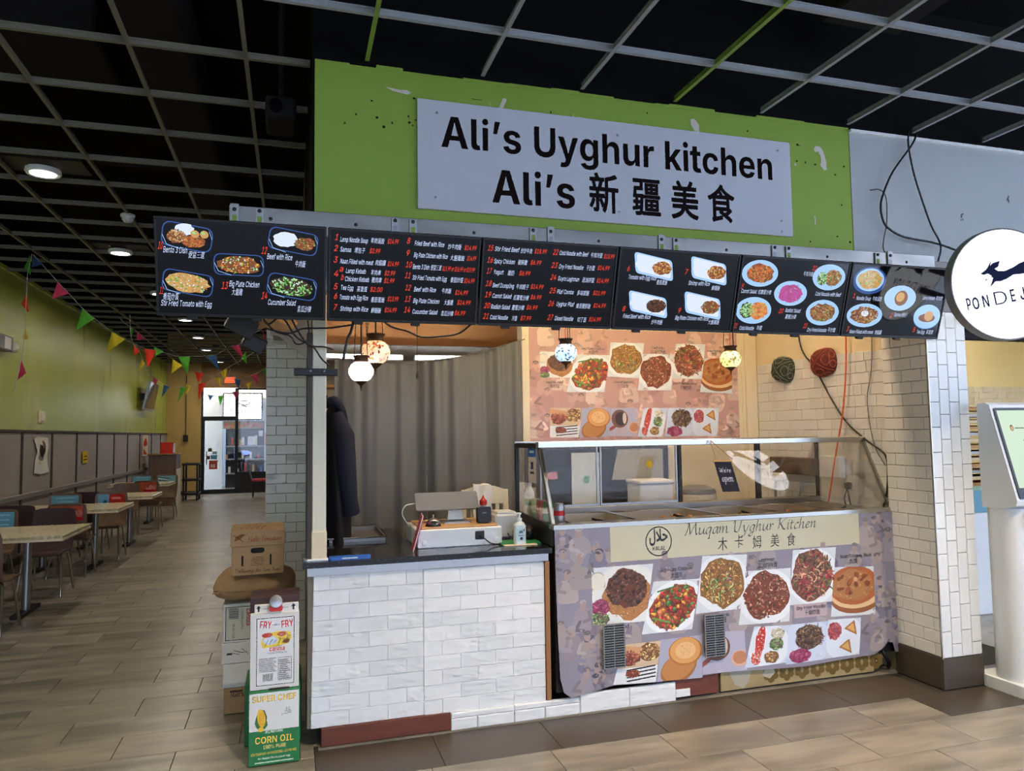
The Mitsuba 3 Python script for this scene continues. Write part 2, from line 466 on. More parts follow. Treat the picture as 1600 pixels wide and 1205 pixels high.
# food, as heaps of small pieces
FOOD = {  # under-colour, pieces, kind, number, size
    'bento': ((150, 70, 30), [(226, 110, 40), (232, 140, 60), (190, 90, 40), (120, 70, 30), (214, 170, 70), (90, 130, 50)], 'noodle', 90, .16),
    'beefrice': ((120, 80, 40), [(150, 95, 50), (96, 58, 34), (214, 180, 90), (200, 60, 40), (80, 120, 50), (60, 36, 24)], 'cube', 60, .16),
    'bigchicken': ((140, 100, 50), [(230, 180, 60), (214, 150, 40), (190, 60, 40), (150, 90, 50), (110, 150, 60), (96, 60, 40), (200, 190, 170)], 'cube', 90, .16),
    'stirtomato': ((180, 130, 70), [(222, 180, 100), (214, 90, 50), (226, 150, 70), (90, 130, 50), (236, 210, 150)], 'cube', 100, .14),
    'cucumber': ((40, 90, 40), [(150, 214, 120), (90, 170, 70), (186, 226, 150), (50, 120, 50)], 'cube', 90, .17),
    'carrot': ((170, 70, 30), [(226, 106, 44), (200, 84, 40), (170, 60, 30), (236, 140, 80)], 'noodle', 110, .13),
    'radish': ((150, 50, 120), [(196, 80, 160), (214, 110, 180), (160, 50, 130), (120, 40, 100)], 'noodle', 110, .13),
    'cold': ((180, 120, 50), [(222, 170, 80), (200, 140, 60), (170, 110, 50), (236, 200, 120)], 'noodle', 90, .13),
    'dryfried': ((110, 80, 50), [(196, 150, 90), (150, 100, 60), (90, 60, 40), (214, 180, 130), (120, 120, 70)], 'noodle', 110, .13),
    'soup': ((180, 130, 70), [(226, 150, 80), (90, 160, 80), (230, 200, 140), (190, 90, 50), (150, 200, 120)], 'noodle', 90, .12),
    'naanbowl': ((130, 84, 50), [(196, 150, 90), (150, 96, 50), (96, 60, 40), (214, 180, 120), (200, 200, 210)], 'noodle', 90, .12),
    'pilaf': ((110, 62, 44), [(70, 44, 40), (92, 60, 50), (58, 36, 34), (120, 80, 64), (84, 52, 44)], 'cube', 150, .13),
    'rice': ((176, 120, 72), [(206, 150, 96), (186, 130, 80), (160, 104, 60), (220, 170, 120)], 'grain', 220, .06),
    'chick': ((150, 66, 40), [(206, 60, 44), (180, 44, 40), (226, 150, 50), (120, 60, 40), (60, 110, 50), (80, 130, 60), (196, 100, 60), (110, 50, 40)], 'cube', 130, .17),
    'diced': ((140, 100, 50), [(226, 176, 100), (206, 140, 70), (180, 84, 50), (130, 96, 50), (236, 200, 130), (130, 80, 44)], 'grain', 300, .08),
    'lag': ((120, 64, 44), [(170, 90, 66), (130, 60, 46), (196, 140, 110), (90, 60, 44), (214, 170, 140), (150, 40, 40)], 'grain', 260, .09),
    'dry': ((120, 70, 50), [(190, 120, 84), (150, 80, 60), (180, 50, 60), (90, 100, 60), (214, 160, 120), (100, 50, 44)], 'noodle', 170, .13),
    'meat': ((70, 46, 40), [(110, 76, 60), (80, 52, 44), (60, 38, 34), (150, 110, 90), (176, 150, 110)], 'noodle', 130, .15),
    'slaw': ((150, 50, 90), [(196, 70, 120), (170, 44, 96), (214, 130, 160), (130, 40, 80)], 'noodle', 110, .14),
    'redslaw': ((170, 50, 60), [(206, 80, 90), (226, 130, 130), (160, 40, 60), (190, 150, 150)], 'noodle', 90, .14),
    'leaf': ((70, 100, 50), [(96, 140, 70), (140, 176, 100), (60, 90, 44), (120, 60, 90), (200, 214, 150)], 'noodle', 60, .22),
    'kebab': ((120, 60, 44), [(176, 90, 60), (200, 110, 80), (140, 60, 50), (110, 50, 40)], 'cube', 60, .2),
    'mush': ((120, 80, 44), [(196, 150, 90), (170, 120, 70), (220, 180, 120), (130, 84, 50)], 'cube', 50, .2),
    'tomato': ((190, 50, 40), [(226, 80, 66), (196, 44, 40), (240, 140, 120), (236, 220, 210)], 'cube', 60, .2),
    'dump': ((200, 190, 170), [(226, 220, 200), (190, 180, 150), (210, 200, 180), (160, 150, 120)], 'cube', 26, .3),
    'white': ((214, 222, 236), [(236, 240, 248), (200, 210, 226), (224, 230, 240)], 'grain', 120, .09),
    'tsoup': ((150, 90, 40), [(226, 150, 60), (200, 90, 50), (236, 190, 90), (120, 60, 30), (214, 120, 50)], 'cube', 60, .17),
    'tbeef': ((60, 44, 34), [(96, 70, 50), (60, 42, 34), (130, 96, 70), (44, 32, 28)], 'noodle', 60, .2),
}

HEAP_TONE = [.66, 1.2]
def heap(P, cx, cy, rx, ry, kind, rng, layer=4, clip=None, rot=0.0, dens=1.0, under=True):
    base, cols, form, n, sz = FOOD[kind]
    ca, sa = math.cos(math.radians(rot)), math.sin(math.radians(rot))
    def put_(poly, c, l):
        if clip is not None:
            poly = poly.intersection(clip)
            if poly.is_empty: return
        P.add(poly, c, l)
    if under:
        a = np.linspace(0, 2 * np.pi, 22, endpoint=False)
        rr = 1 + .06 * rng.standard_normal(22)
        put_(Polygon([(cx + ca * rx * r * math.cos(t) - sa * ry * r * math.sin(t), cy + sa * rx * r * math.cos(t) + ca * ry * r * math.sin(t)) for t, r in zip(a, rr)]), base, layer)
    R = min(rx, ry)
    for i in range(int(n * dens * 1.9)):
        t, q = rng.uniform(0, 2 * np.pi), math.sqrt(rng.uniform(0, 1)) * .95
        x, y = rx * q * math.cos(t), ry * q * math.sin(t)
        x, y = cx + ca * x - sa * y, cy + sa * x + ca * y
        c = np.array(cols[rng.integers(len(cols))], float); c = (c * .86 + c.mean() * .14) * rng.uniform(*HEAP_TONE)
        c = tuple(np.clip(c, 0, 255))
        l = layer + 1 + (i * 7) % 24
        s = sz * .78 * R * rng.uniform(.7, 1.4)
        if form == 'noodle':
            th = rng.uniform(0, np.pi); le = s * rng.uniform(2, 4); bend = rng.uniform(-.5, .5)
            u = np.linspace(-.5, .5, 4)
            px, py = le * u, bend * le * (u ** 2 * 4 - .3)
            pts = [(x + math.cos(th) * a - math.sin(th) * b, y + math.sin(th) * a + math.cos(th) * b) for a, b in zip(px, py)]
            put_(LineString(pts).buffer(s * .22, quad_segs=1, cap_style='flat'), c, l)
        else:
            k = 5 if form == 'cube' else 4
            a = np.sort(rng.uniform(0, 2 * np.pi, k + 1)); e = rng.uniform(.5, .95) if form == 'cube' else .5
            th = rng.uniform(0, np.pi)
            pts = [(x + s * (math.cos(th) * math.cos(t) - math.sin(th) * e * math.sin(t)), y + s * (math.sin(th) * math.cos(t) + math.cos(th) * e * math.sin(t))) for t in a]
            g = Polygon(pts)
            if g.area > s * s * .15:
                put_(g, c, l)
                if form == 'cube':
                    put_(affinity.translate(affinity.scale(g, .55, .5), -.12 * s, .2 * s), tuple(np.clip(np.array(c) * 1.28 + 14, 0, 255)), l + 1)
# ================================================================ the setting
rng = np.random.default_rng(7)
CZ = 3.68                      # height of the bare ceiling grid
floor = struct('floor', 'long stone-look tiles in running bond, grey in the hall, tan before the stall')
put(floor, one(-3.4, 9.5, -9, 27, -.12, -.004), 'm_grout')
far = MB().box(-3.37, .12, 8.08, 27, -.02, 0).box(-3.4, 9.5, -9, 2.376, -.02, 0).box(4.9, 9.5, 2.376, 9, -.02, 0).box(.1, 3.9, 4.02, 9, -.02, -.001)
part(floor, 'far_tiling', far, 'm_floor', kind='stuff')
for r in range(-2, 17):
    y = 2.98 + .3 * r
    if y < 2.3: continue
    off = 0.0 if r % 2 == 0 else .3025
    for c in range(-6, 10):
        x = -.857 + off + .605 * c
        x0, x1 = max(x, -3.37), min(x + .605, 4.9)
        if y > 3.5: x1 = min(x1, .12)
        if y > 3.2: x1 = min(x1, 3.52)
        if y < 2.6 and x < -1.2: continue
        if x1 - x0 < .03: continue
        part(floor, 'tile', MB().plate([x0 + .0015, y + .0015, -.012], [1, 0, 0], [0, 1, 0], [0, 0, 1], x1 - x0 - .003, .297, .012 - rng.uniform(0, .0006), .0015), 'm_floor')
for k in range(6):             # the dark border row along the stall and round the column
    x0 = .12 + .604 * k
    part(floor, 'border_tile', MB().plate([x0 + .002, 3.582, -.012], [1, 0, 0], [0, 1, 0], [0, 0, 1], min(.6, 3.9 - x0), .42, .0115, .0015), 'm_floor_dark', label='dark border tile')
for x0, x1, y0 in [(3.522, 4.12, 3.282), (4.123, 4.72, 3.282), (4.15, 4.75, 3.582), (4.72, 4.9, 3.282)]:
    part(floor, 'border_tile', MB().plate([x0, y0, -.012], [1, 0, 0], [0, 1, 0], [0, 0, 1], x1 - x0, .297, .0115, .0015), 'm_floor_dark', label='dark border tile')

ceiling = struct('ceiling', 'black void with pipes and ducts behind a bare grid without its tiles')
put(ceiling, one(-3.5, 9.5, -9, 27, 4.6, 4.7), 'm_void')
part(ceiling, 'duct', MB().rbox(-1.0, -.62, 3.6, 12, 4.05, 4.4, .05, axis=1), 'm_duct', smooth=40, label='long dark duct')
part(ceiling, 'duct', MB().box(-2.4, -1.25, 5.2, 6.1, 4.25, 4.5, .02), 'm_duct')
part(ceiling, 'duct', MB().box(3.1, 3.7, 1.6, 3.6, 4.1, 4.4, .02), 'm_duct', label='square dark duct')
part(ceiling, 'pipe', MB().tube([[1.5, 3.9, 4.3], [2.3, 2.2, 4.3]], .03), 'm_duct', smooth=True)
part(ceiling, 'pipe', MB().tube([[-3.3, 7.5, 4.2], [.1, 7.5, 4.2]], .035), 'm_duct', smooth=True)
part(ceiling, 'pipe', MB().tube([[-1.9, 4, 4.35], [-1.9, 14, 4.35]], .025), 'm_duct', smooth=True)
def tee(x0, x1, y0, y1, m):
    mb = MB()
    if x1 - x0 > y1 - y0:
        yc = (y0 + y1) / 2
        mb.box(x0, x1, yc - .012, yc + .012, CZ, CZ + .003).box(x0, x1, yc - .0015, yc + .0015, CZ, CZ + .036).box(x0, x1, yc - .004, yc + .004, CZ + .03, CZ + .04)
    else:
        xc = (x0 + x1) / 2
        mb.box(xc - .012, xc + .012, y0, y1, CZ - .002, CZ + .001).box(xc - .0015, xc + .0015, y0, y1, CZ - .001, CZ + .032).box(xc - .004, xc + .004, y0, y1, CZ + .026, CZ + .036)
    part(ceiling, 'grid_tee', mb, m)
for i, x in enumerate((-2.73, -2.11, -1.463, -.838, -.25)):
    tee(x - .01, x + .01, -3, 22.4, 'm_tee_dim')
for i, x in enumerate((.392, 1.055, 1.678, 2.31, 2.946, 3.639, 4.195, 4.838, 5.45)):
    tee(x - .01, x + .01, -3, 3.985, 'm_tee_green' if i in (0, 3) else 'm_tee')
for k in range(-4, 31):
    y = 4.142 + .612 * k
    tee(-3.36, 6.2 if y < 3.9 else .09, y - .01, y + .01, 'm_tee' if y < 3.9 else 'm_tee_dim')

wl = struct('wall_left', 'scuffed lime green wall over grey panels along the seating')
put(wl, one(-3.6, -3.375, -9, 22.6, 0, 4.6), 'm_green_old')
part(wl, 'upper_band', one(-3.376, -3.373, 2, 22.5, 3.74, 4.6), 'm_void')
part(wl, 'top_trim', one(-3.376, -3.345, 2, 22.5, 3.69, 3.735), 'm_green_old')
bat = [2.3, 3.53, 4.76, 6.0, 7.24, 8.48, 9.72, 10.96, 12.21, 13.5, 14.81, 16.13, 17.37, 18.69, 20.15, 21.46, 22.5]
for a, b in zip(bat[:-1], bat[1:]):
    part(wl, 'panel', MB().plate([-3.374, b - .015, .1], [0, -1, 0], [0, 0, 1], [1, 0, 0], b - a - .03, 1.6, .015, .004), 'm_panel_gray')
for b in bat[:-1]:
    part(wl, 'batten', one(-3.372, -3.345, b - .03, b + .03, 0, 1.7, .003), 'm_batten')
part(wl, 'cap_rail', one(-3.374, -3.335, 2, 22.5, 1.7, 1.735, .004), 'm_batten', label='dark cap rail')
part(wl, 'chair_rail', one(-3.372, -3.325, 2, 22.5, .83, .9, .006), 'm_rail', label='grey bumper rail')
part(wl, 'skirting', one(-3.372, -3.35, 2, 22.5, 0, .1, .003), 'm_batten')

wf = struct('wall_far', 'tan end wall of the hall with a glazed shop entrance')
mb = MB().box(-3.4, -2.47, 22.5, 22.7, 0, 4.6).box(-2.47, .2, 22.5, 22.7, 3.04, 4.6)
put(wf, mb, 'm_tan_wall')
part(wf, 'header', one(-2.47, .2, 22.48, 22.5, 3.04, 3.75), 'm_tan_dark', label='darker header over the entrance')
part(wf, 'skirting', one(-3.37, -2.47, 22.47, 22.5, 0, .1), 'm_batten')
wr = struct('wall_right', 'plain wall behind the tiled pillar')
put(wr, one(.125, .165, 4.3, 22.5, 0, 4.6), 'm_gray_wall')
part(wr, 'end_trim', one(.078, .104, 4.0, 4.06, .95, 2.15, .003), 'm_batten', label='narrow brown edge trim')
wb = struct('wall_return', 'black side of the bulkhead above the stall')
put(wb, one(.10, .112, 4.0, 6.4, 2.45, 4.6), 'm_void')

# far entrance
d1 = struct('door_1', 'glazed black-framed door at the end of the hall')
put(d1, MB().box(-2.46, -2.37, 22.48, 22.56, 0, 2.2).box(-1.55, -1.47, 22.48, 22.56, 0, 3.02).box(-2.37, -1.55, 22.48, 22.56, 2.08, 2.2).box(-2.37, -1.55, 22.48, 22.56, 0, .12).box(-2.46, -2.42, 22.48, 22.56, 2.2, 3.02), 'm_black')
part(d1, 'pane', one(-2.37, -1.55, 22.52, 22.522, .12, 2.08), 'm_glass')
part(d1, 'transom_pane', one(-2.42, -1.55, 22.52, 22.522, 2.2, 3.02), 'm_glass')
part(d1, 'handle', MB().tube([[-2.3, 22.47, .85], [-2.3, 22.43, .85], [-2.3, 22.43, 1.2], [-2.3, 22.47, 1.2]], .015), 'm_alu', smooth=True, label='metal pull handle')
w1 = struct('window_1', 'shop window right of the far door')
put(w1, MB().box(-1.47, .12, 22.48, 22.56, 0, .56).box(-1.47, .12, 22.48, 22.56, 2.98, 3.03).box(-1.47, .12, 22.48, 22.56, .56, .6), 'm_black')
part(w1, 'pane', one(-1.47, .12, 22.52, 22.522, .6, 2.98), 'm_glass')
wc = struct('wall_corridor', 'pale corridor wall beyond the far door')
put(wc, MB().box(-4, -2.02, 24.0, 24.2, 0, 3.8).box(-.8, .6, 24.0, 24.2, 0, 3.8).box(-2.02, -.8, 24.0, 24.2, 2.12, 3.8).box(-4, .6, 25.9, 26, 0, 3.8), 'm_corridor')
part(wc, 'corridor_ceiling', one(-4, .6, 22.7, 26, 3.8, 3.9), 'm_white')
scene['corridor_lamp'] = {'type': 'rectangle', 'to_world': T().translate([-1.6, 23.3, 3.78]).rotate([1, 0, 0], 180).scale([.9, .15, 1]), 'emitter': {'type': 'area', 'sampling_weight': .6, 'radiance': {'type': 'rgb', 'value': [60, 66, 70]}}}
labels['corridor_lamp'] = {'label': 'long ceiling lamp of the corridor beyond the far door', 'category': 'lamp'}
k = thing('light_box_sign', 'bright white light box sign reading ISSHINDO seen through the far window', 'sign')
put(k + '__face', one(-1.965, -.885, 23.72, 23.74, 2.15, 2.92), 'm_white', emitter=glow((250, 252, 255), 1.25))
part(k, 'casing', MB().box(-1.99, -.86, 23.741, 23.9, 2.12, 2.95), 'm_black')
P = Print(); P.text('ISSHINDO', -1.80, 2.30, .14, (96, 98, 106), 1, width=.76, weight='Regular'); P.rect(-1.62, 2.2, -1.2, 2.215, (170, 170, 172), 1)
P.line([(-1.54, 2.66), (-1.5, 2.6), (-1.38, 2.58), (-1.26, 2.6), (-1.22, 2.68)], .025, (24, 24, 26), 1); P.line([(-1.5, 2.7), (-1.2, 2.72)], .022, (24, 24, 26), 2); P.line([(-1.48, 2.53), (-1.4, 2.56), (-1.3, 2.53)], .03, (24, 24, 26), 2)
P.place(k, 'lettering', frame([0, 23.718, 0], [1, 0, 0], [0, 0, 1]))
k = thing('shop_display', 'dark shop opening with lit shelves of goods beyond the far window', 'shop')
part(k, 'back_panel', one(-2.0, -.82, 25.0, 25.05, 0, 2.12), 'm_duct')
part(k, 'header_board', one(-2.0, -.82, 24.02, 24.06, 1.86, 2.1), 'm_tan_dark')
P = Print()
for i in range(12): P.ell(-1.93 + i * .09, 1.97 + .03 * math.sin(i * 2.1), .05, .035, (196, 60 + 20 * (i % 3), 36), 1 + i % 3)
P.place(k, 'red_pattern', frame([0, 24.018, 0], [1, 0, 0], [0, 0, 1]))
for z in (.45, .9, 1.3): part(k, 'shelf', one(-1.98, -.84, 24.4, 24.9, z, z + .03), 'm_alu')
for i in range(14):
    x = -1.95 + .078 * i; z = (.93, .48, 1.33)[i % 3]
    part(k, 'packet', one(x, x + .06, 24.38, 24.5, z, z + .14 + .06 * (i % 4), .004), ['m_light_wood', 'm_cream', 'm_red_plastic', 'm_blue', 'm_cream_white'][i % 5])
P = Print(); P.rect(-1.30, 1.35, -1.08, 1.62, (226, 226, 222), 0); P.rect(-1.48, 1.36, -1.4, 1.6, (214, 214, 210), 0); P.rect(-.98, 1.62, -.86, 1.8, (240, 240, 236), 0)
P.place(k, 'notice', frame([0, 24.3, 0], [1, 0, 0], [0, 0, 1]))
k = thing('oval_neon_sign', 'small blue oval sign glowing in the far shop window', 'sign')
put(k + '__face', MB().prism(affinity.scale(Point(0, 0).buffer(1), .13, .07), .02, frame([-1.33, 23.9, 1.12], [1, 0, 0], [0, 0, 1])), 'm_blue', emitter=glow((130, 140, 240), .9))
P = Print()
for (x, y, w, h, c) in [(-2.27, 1.2, .1, .1, (92, 90, 60)), (-2.16, 1.12, .13, .08, (150, 190, 200)), (-2.2, .98, .17, .12, (90, 160, 190)), (-2.3, .98, .08, .1, (110, 40, 40)), (-2.24, .7, .22, .22, (190, 70, 60)), (-2.24, .92, .24, .03, (196, 120, 80))]:
    P.rect(x, y, x + w, y + h, c, 0)
P.rect(-2.2, .74, -2.08, .84, (230, 200, 190), 1)
kk = thing('sticker_group', 'stickers in red and blue on the glass of the far door', 'stickers'); P.place(kk, 'print', frame([0, 22.515, 0], [1, 0, 0], [0, 0, 1]))
k = thing('wall_notice', 'red and orange notice on the corridor wall right of the far shop', 'notice')
P = Print(); P.rect(-.78, 1.35, -.5, 1.72, (206, 66, 44), 0); P.rect(-.74, 1.0, -.5, 1.35, (224, 150, 80), 0); P.rect(-.74, 1.52, -.55, 1.6, (240, 220, 200), 1); P.place(k, 'print', frame([0, 23.99, 0], [1, 0, 0], [0, 0, 1]))

# ---------------------------------------------------------------- the bulkhead over the stall
gw = struct('wall_green', 'lime green bulkhead above the stall with screw holes and torn paint')
put(gw, one(.112, 3.645, 3.99, 4.01, 2.67, 3.64), 'm_green')
top = MB()
x = .112
while x < 3.645:               # ragged upper edge where the ceiling tiles were torn out
    w = rng.uniform(.08, .4); x1 = min(x + w, 3.645)
    top.box(x, x1, 3.988, 4.05, 3.64, 3.645 + rng.uniform(.002, .022)); x = x1
part(gw, 'ragged_edge', top, 'm_green')
P = Print()
def patch(cx, cy, pts, c=(206, 200, 184)): P.add([(cx + a, cy + b) for a, b in pts], c, 0)
patch(.56, 3.53, [(-.07, .015), (-.02, -.005), (.06, -.015), (.08, .0), (.05, .012), (.02, .008), (-.03, .012)])
patch(1.17, 3.52, [(-.035, -.05), (-.005, -.045), (.03, .03), (.03, .045), (.01, .045), (-.01, .0)])
patch(1.75, 3.497, [(-.1, .01), (-.09, -.005), (.09, -.005), (.1, .006), (-.02, .004)])
patch(2.45, 3.53, [(-.03, .05), (.0, .055), (.03, .02), (.035, -.04), (.0, -.035), (-.03, .02)])
patch(3.4, 3.42, [(-.05, .06), (-.03, .085), (.01, .08), (.03, .05), (.05, -.02), (.05, -.075), (.03, -.08), (.0, -.05), (.01, .0), (-.01, .045), (-.04, .04)])
patch(3.2, 3.36, [(-.01, .01), (.01, .0), (.0, -.015)]); patch(3.34, 2.98, [(-.006, .04), (.004, .04), (.006, -.02), (-.004, -.02)])
patch(1.1, 3.50, [(-.002, .03), (.002, .03), (.002, -.02), (-.002, -.02)]); patch(1.62, 3.49, [(-.003, .03), (.003, .03), (.002, -.02), (-.002, -.02)])
P.rect(.99, 3.535, 1.05, 3.538, (40, 50, 24), 0)
for i in range(34):
    zx, zz = rng.uniform(.2, 3.6), rng.uniform(3.3, 3.6)
    if i > 22: zx, zz = rng.uniform(3.2, 3.62), rng.uniform(2.75, 3.5)
    if i < 9: zx, zz = .3 + .06 * i + rng.uniform(-.03, .03), 3.36 + rng.uniform(-.05, .05)
    P.ell(zx, zz, rng.uniform(.004, .009), rng.uniform(.004, .009), (40, 44, 22), 0, n=2)
P.place(gw, 'paint_damage', frame([0, 3.9885, 0], [1, 0, 0], [0, 0, 1]), bsdf='m_print_matte', label='torn paint and screw holes')
vd = struct('wall_void', 'black void above the bulkhead')
put(vd, one(.112, 9.5, 4.0, 4.06, 3.66, 4.6), 'm_void')
ww = struct('wall_white', 'scuffed white bulkhead right of the green one')
put(ww, one(3.645, 9.5, 3.985, 4.01, 2.70, 3.625), 'm_white_wall')
part(ww, 'top_trim', one(3.645, 9.5, 3.965, 4.05, 3.625, 3.645, .002), 'm_white', label='white edge angle')
P = Print()
for cx, cz in [(4.6, 3.1), (5.05, 3.27)]:
    for j in range(7): P.ell(cx + rng.uniform(-.012, .012), cz + rng.uniform(-.025, .03), .006, .004 + .01 * rng.uniform(), (96, 100, 108), j, n=2)
P.place(ww, 'scuff_mark', frame([0, 3.9835, 0], [1, 0, 0], [0, 0, 1]), bsdf='m_print_matte')
hd = struct('trim_1', 'dark header under the white bulkhead')
put(hd, one(4.13, 9.5, 4.02, 4.1, 2.23, 2.83), 'm_duct')
put(struct('trim_2', 'grey box at the end of the steel beam'), one(3.90, 4.125, 3.625, 3.96, 2.335, 2.665, .004), 'm_grey_plastic')

# stall shell
ws = struct('wall_back', 'cream back wall of the stall with a printed poster')
put(ws, one(1.715, 3.87, 5.41, 5.5, 0, 2.95), 'm_cream')
for x0, x1, d in [(1.715, 1.775, .03), (3.70, 3.73, .012), (3.73, 3.79, .03), (3.79, 3.845, .018)]:
    part(ws, 'casing', one(x0, x1, 5.41 - d, 5.412, 0, 2.9, .003), 'm_cream', label='moulded cream casing')
wsr = struct('wall_side', 'right side wall of the stall, white tile sheets under cream paint')
put(wsr, MB().box(3.852, 3.9, 3.97, 5.5, 0, 2.5).box(3.852, 3.9, 4.02, 5.5, 2.5, 2.95), 'm_cream')
ztop = lambda y: 2.135 + (y - 3.95) * .045
row = 0; z = .95
SIDE = []
while z < 2.2:
    h = .080 + rng.uniform(-.003, .003); y = 3.98 - rng.uniform(0, .15)
    while y < 5.39:
        w = .158 * rng.choice([1, 1, 1, .5, .62]); y0, y1 = max(y, 3.975), min(y + w, 5.39)
        if y1 - y0 > .02 and z + h * .6 < ztop(y0):
            hh = min(h, ztop(y0) - z)
            part(wsr, 'tile', MB().plate([3.8515, y0 + .001, z], [0, 1, 0], [0, 0, 1], [-1, 0, 0], y1 - y0 - .003, hh - .003, .006 + rng.uniform(0, .003), .002), 'm_tile_white' if rng.uniform() < .7 else 'm_tile_white2')
        y += w
    z += h
put(struct('ceiling_stall', 'cream ceiling inside the stall'), one(.16, 3.9, 4.02, 5.6, 2.96, 3.0), 'm_cream_white')

# kitchen behind the curtain
wk = struct('wall_kitchen', 'grey kitchen wall behind the curtain')
put(wk, MB().box(.165, 3.9, 8.6, 8.7, 0, 3.4).box(.165, 3.9, 5.6, 8.7, 3.4, 3.5).box(3.87, 3.9, 5.5, 8.7, 0, 3.4), 'm_cream_white')
part(wk, 'soffit', one(.17, 3.8, 7.9, 8.5, 2.53, 3.4), 'm_orange_wall', label='orange soffit')
part(wk, 'hood', one(.17, 3.8, 7.75, 8.45, 2.44, 2.56, .01), 'm_gray_wall', label='grey hood under the soffit')
for i, (x0, x1) in enumerate([(.3, 1.12), (1.24, 2.1)]):
    k = thing('fluorescent_lamp', ['fluorescent strip lamp at the left above the curtain', 'fluorescent strip lamp right of the red pendant, above the curtain'][i], 'lamp')
    part(k, 'casing', one(x0, x1, 7.6, 7.70, 2.38, 2.44, .006), 'm_white')
    put(k + '__tube', MB().tube([[x0 + .02, 7.56, 2.41], [x1 - .02, 7.56, 2.41]], .018), 'm_white', emitter=glow((235, 244, 255), 55, .8))

# columns
def tile_col(key, x0, x1, yf, z0, z1, th, tw, mats, en, side=False):
    pass
tp = thing('tiled_pillar', 'grey tiled pillar between the hall and the stall', 'pillar')
put(tp + '__core', one(-.192, .118, 6.11, 6.4, 0, 2.62), 'm_grout_gray')
row = 0; z = .0
while z < 2.58:
    x = -.192 - (.078 if row % 2 else 0)
    while x < .117:
        x0, x1 = max(x, -.192), min(x + .157, .118)
        if x1 - x0 > .01:
            r_ = rng.uniform()
            part(tp, 'tile', MB().plate([x0, 6.1095, z], [1, 0, 0], [0, 0, 1], [0, -1, 0], x1 - x0 - .003, .0735, .008, .002), 'm_tile_marble' if r_ < .14 else 'm_tile_gray')
        x += .157
    z += .0768; row += 1
tc = thing('tiled_column', 'white tiled column with a dark tile base right of the deli counter', 'column')
put(tc + '__core', one(3.826, 4.132, 3.61, 3.97, 0, 2.335), 'm_grout_gray')
part(tc, 'base_tile', MB().plate([3.8255, 3.97, 0], [0, -1, 0], [0, 0, 1], [-1, 0, 0], .36, .19, .012, .003), 'm_floor_dark', label='dark base tile')
part(tc, 'base_tile', MB().plate([3.815, 3.6095, 0], [1, 0, 0], [0, 0, 1], [0, -1, 0], .322, .185, .012, .003), 'm_floor_dark', label='dark base tile')
row = 0; z = .195
while z < 2.33:                 # left face, laid flat
    h = min(.0775, 2.335 - z); y = 3.97 + (.08 if row % 2 else 0)
    while y > 3.612:
        y1, y0 = min(y, 3.97), max(y - .157, 3.612)
        if y1 - y0 > .012 and h > .02:
            part(tc, 'tile', MB().plate([3.8255, y1, z], [0, -1, 0], [0, 0, 1], [-1, 0, 0], y1 - y0 - .003, h - .003, .009, .003), 'm_tile_white')
        y -= .157
    z += .0775; row += 1
for c in range(4):              # front face, laid upright
    x0 = 3.818 + .0787 * c; z = .19 - (.078 if c % 2 else 0)
    while z < 2.33:
        za, zb = max(z, .19), min(z + .157, 2.333)
        if zb - za > .012:
            part(tc, 'tile', MB().plate([x0, 3.6095, za], [1, 0, 0], [0, 0, 1], [0, -1, 0], .0757, zb - za - .003, .009, .003), 'm_tile_white')
        z += .157
part(tc, 'corner_bead', one(3.813, 3.819, 3.598, 3.604, .185, 2.335), 'm_steel_plain')

# neighbouring shop
wn = struct('wall_shop', 'pale yellow back wall of the shop on the right')
put(wn, MB().box(4.2, 9.6, 6.9, 7.0, 0, 3.6).box(4.2, 9.6, 4.1, 7, 3.5, 3.6).box(9.5, 9.6, 3.5, 7, 0, 3.6).box(3.905, 4.2, 4.1, 7, 0, 3.5), 'm_yellow_wall')
band = MB()
for r in range(5):
    for c in range(24):
        band.plate([6.2 + c * .15 + (.075 if r % 2 else 0), 6.899, 1.72 + .075 * r], [1, 0, 0], [0, 0, 1], [0, -1, 0], .146, .071, .008, .002)
part(wn, 'tile_band', band, 'm_cream_white', kind='stuff', label='band of small cream tiles')
scene['shop_lamp'] = {'type': 'rectangle', 'to_world': T().translate([6.9, 5.9, 3.45]).rotate([1, 0, 0], 180).scale([.6, .3, 1]), 'emitter': {'type': 'area', 'sampling_weight': .8, 'radiance': {'type': 'rgb', 'value': [26, 23, 17]}}}
labels['shop_lamp'] = {'label': 'warm ceiling lamp inside the neighbouring shop', 'category': 'lamp'}
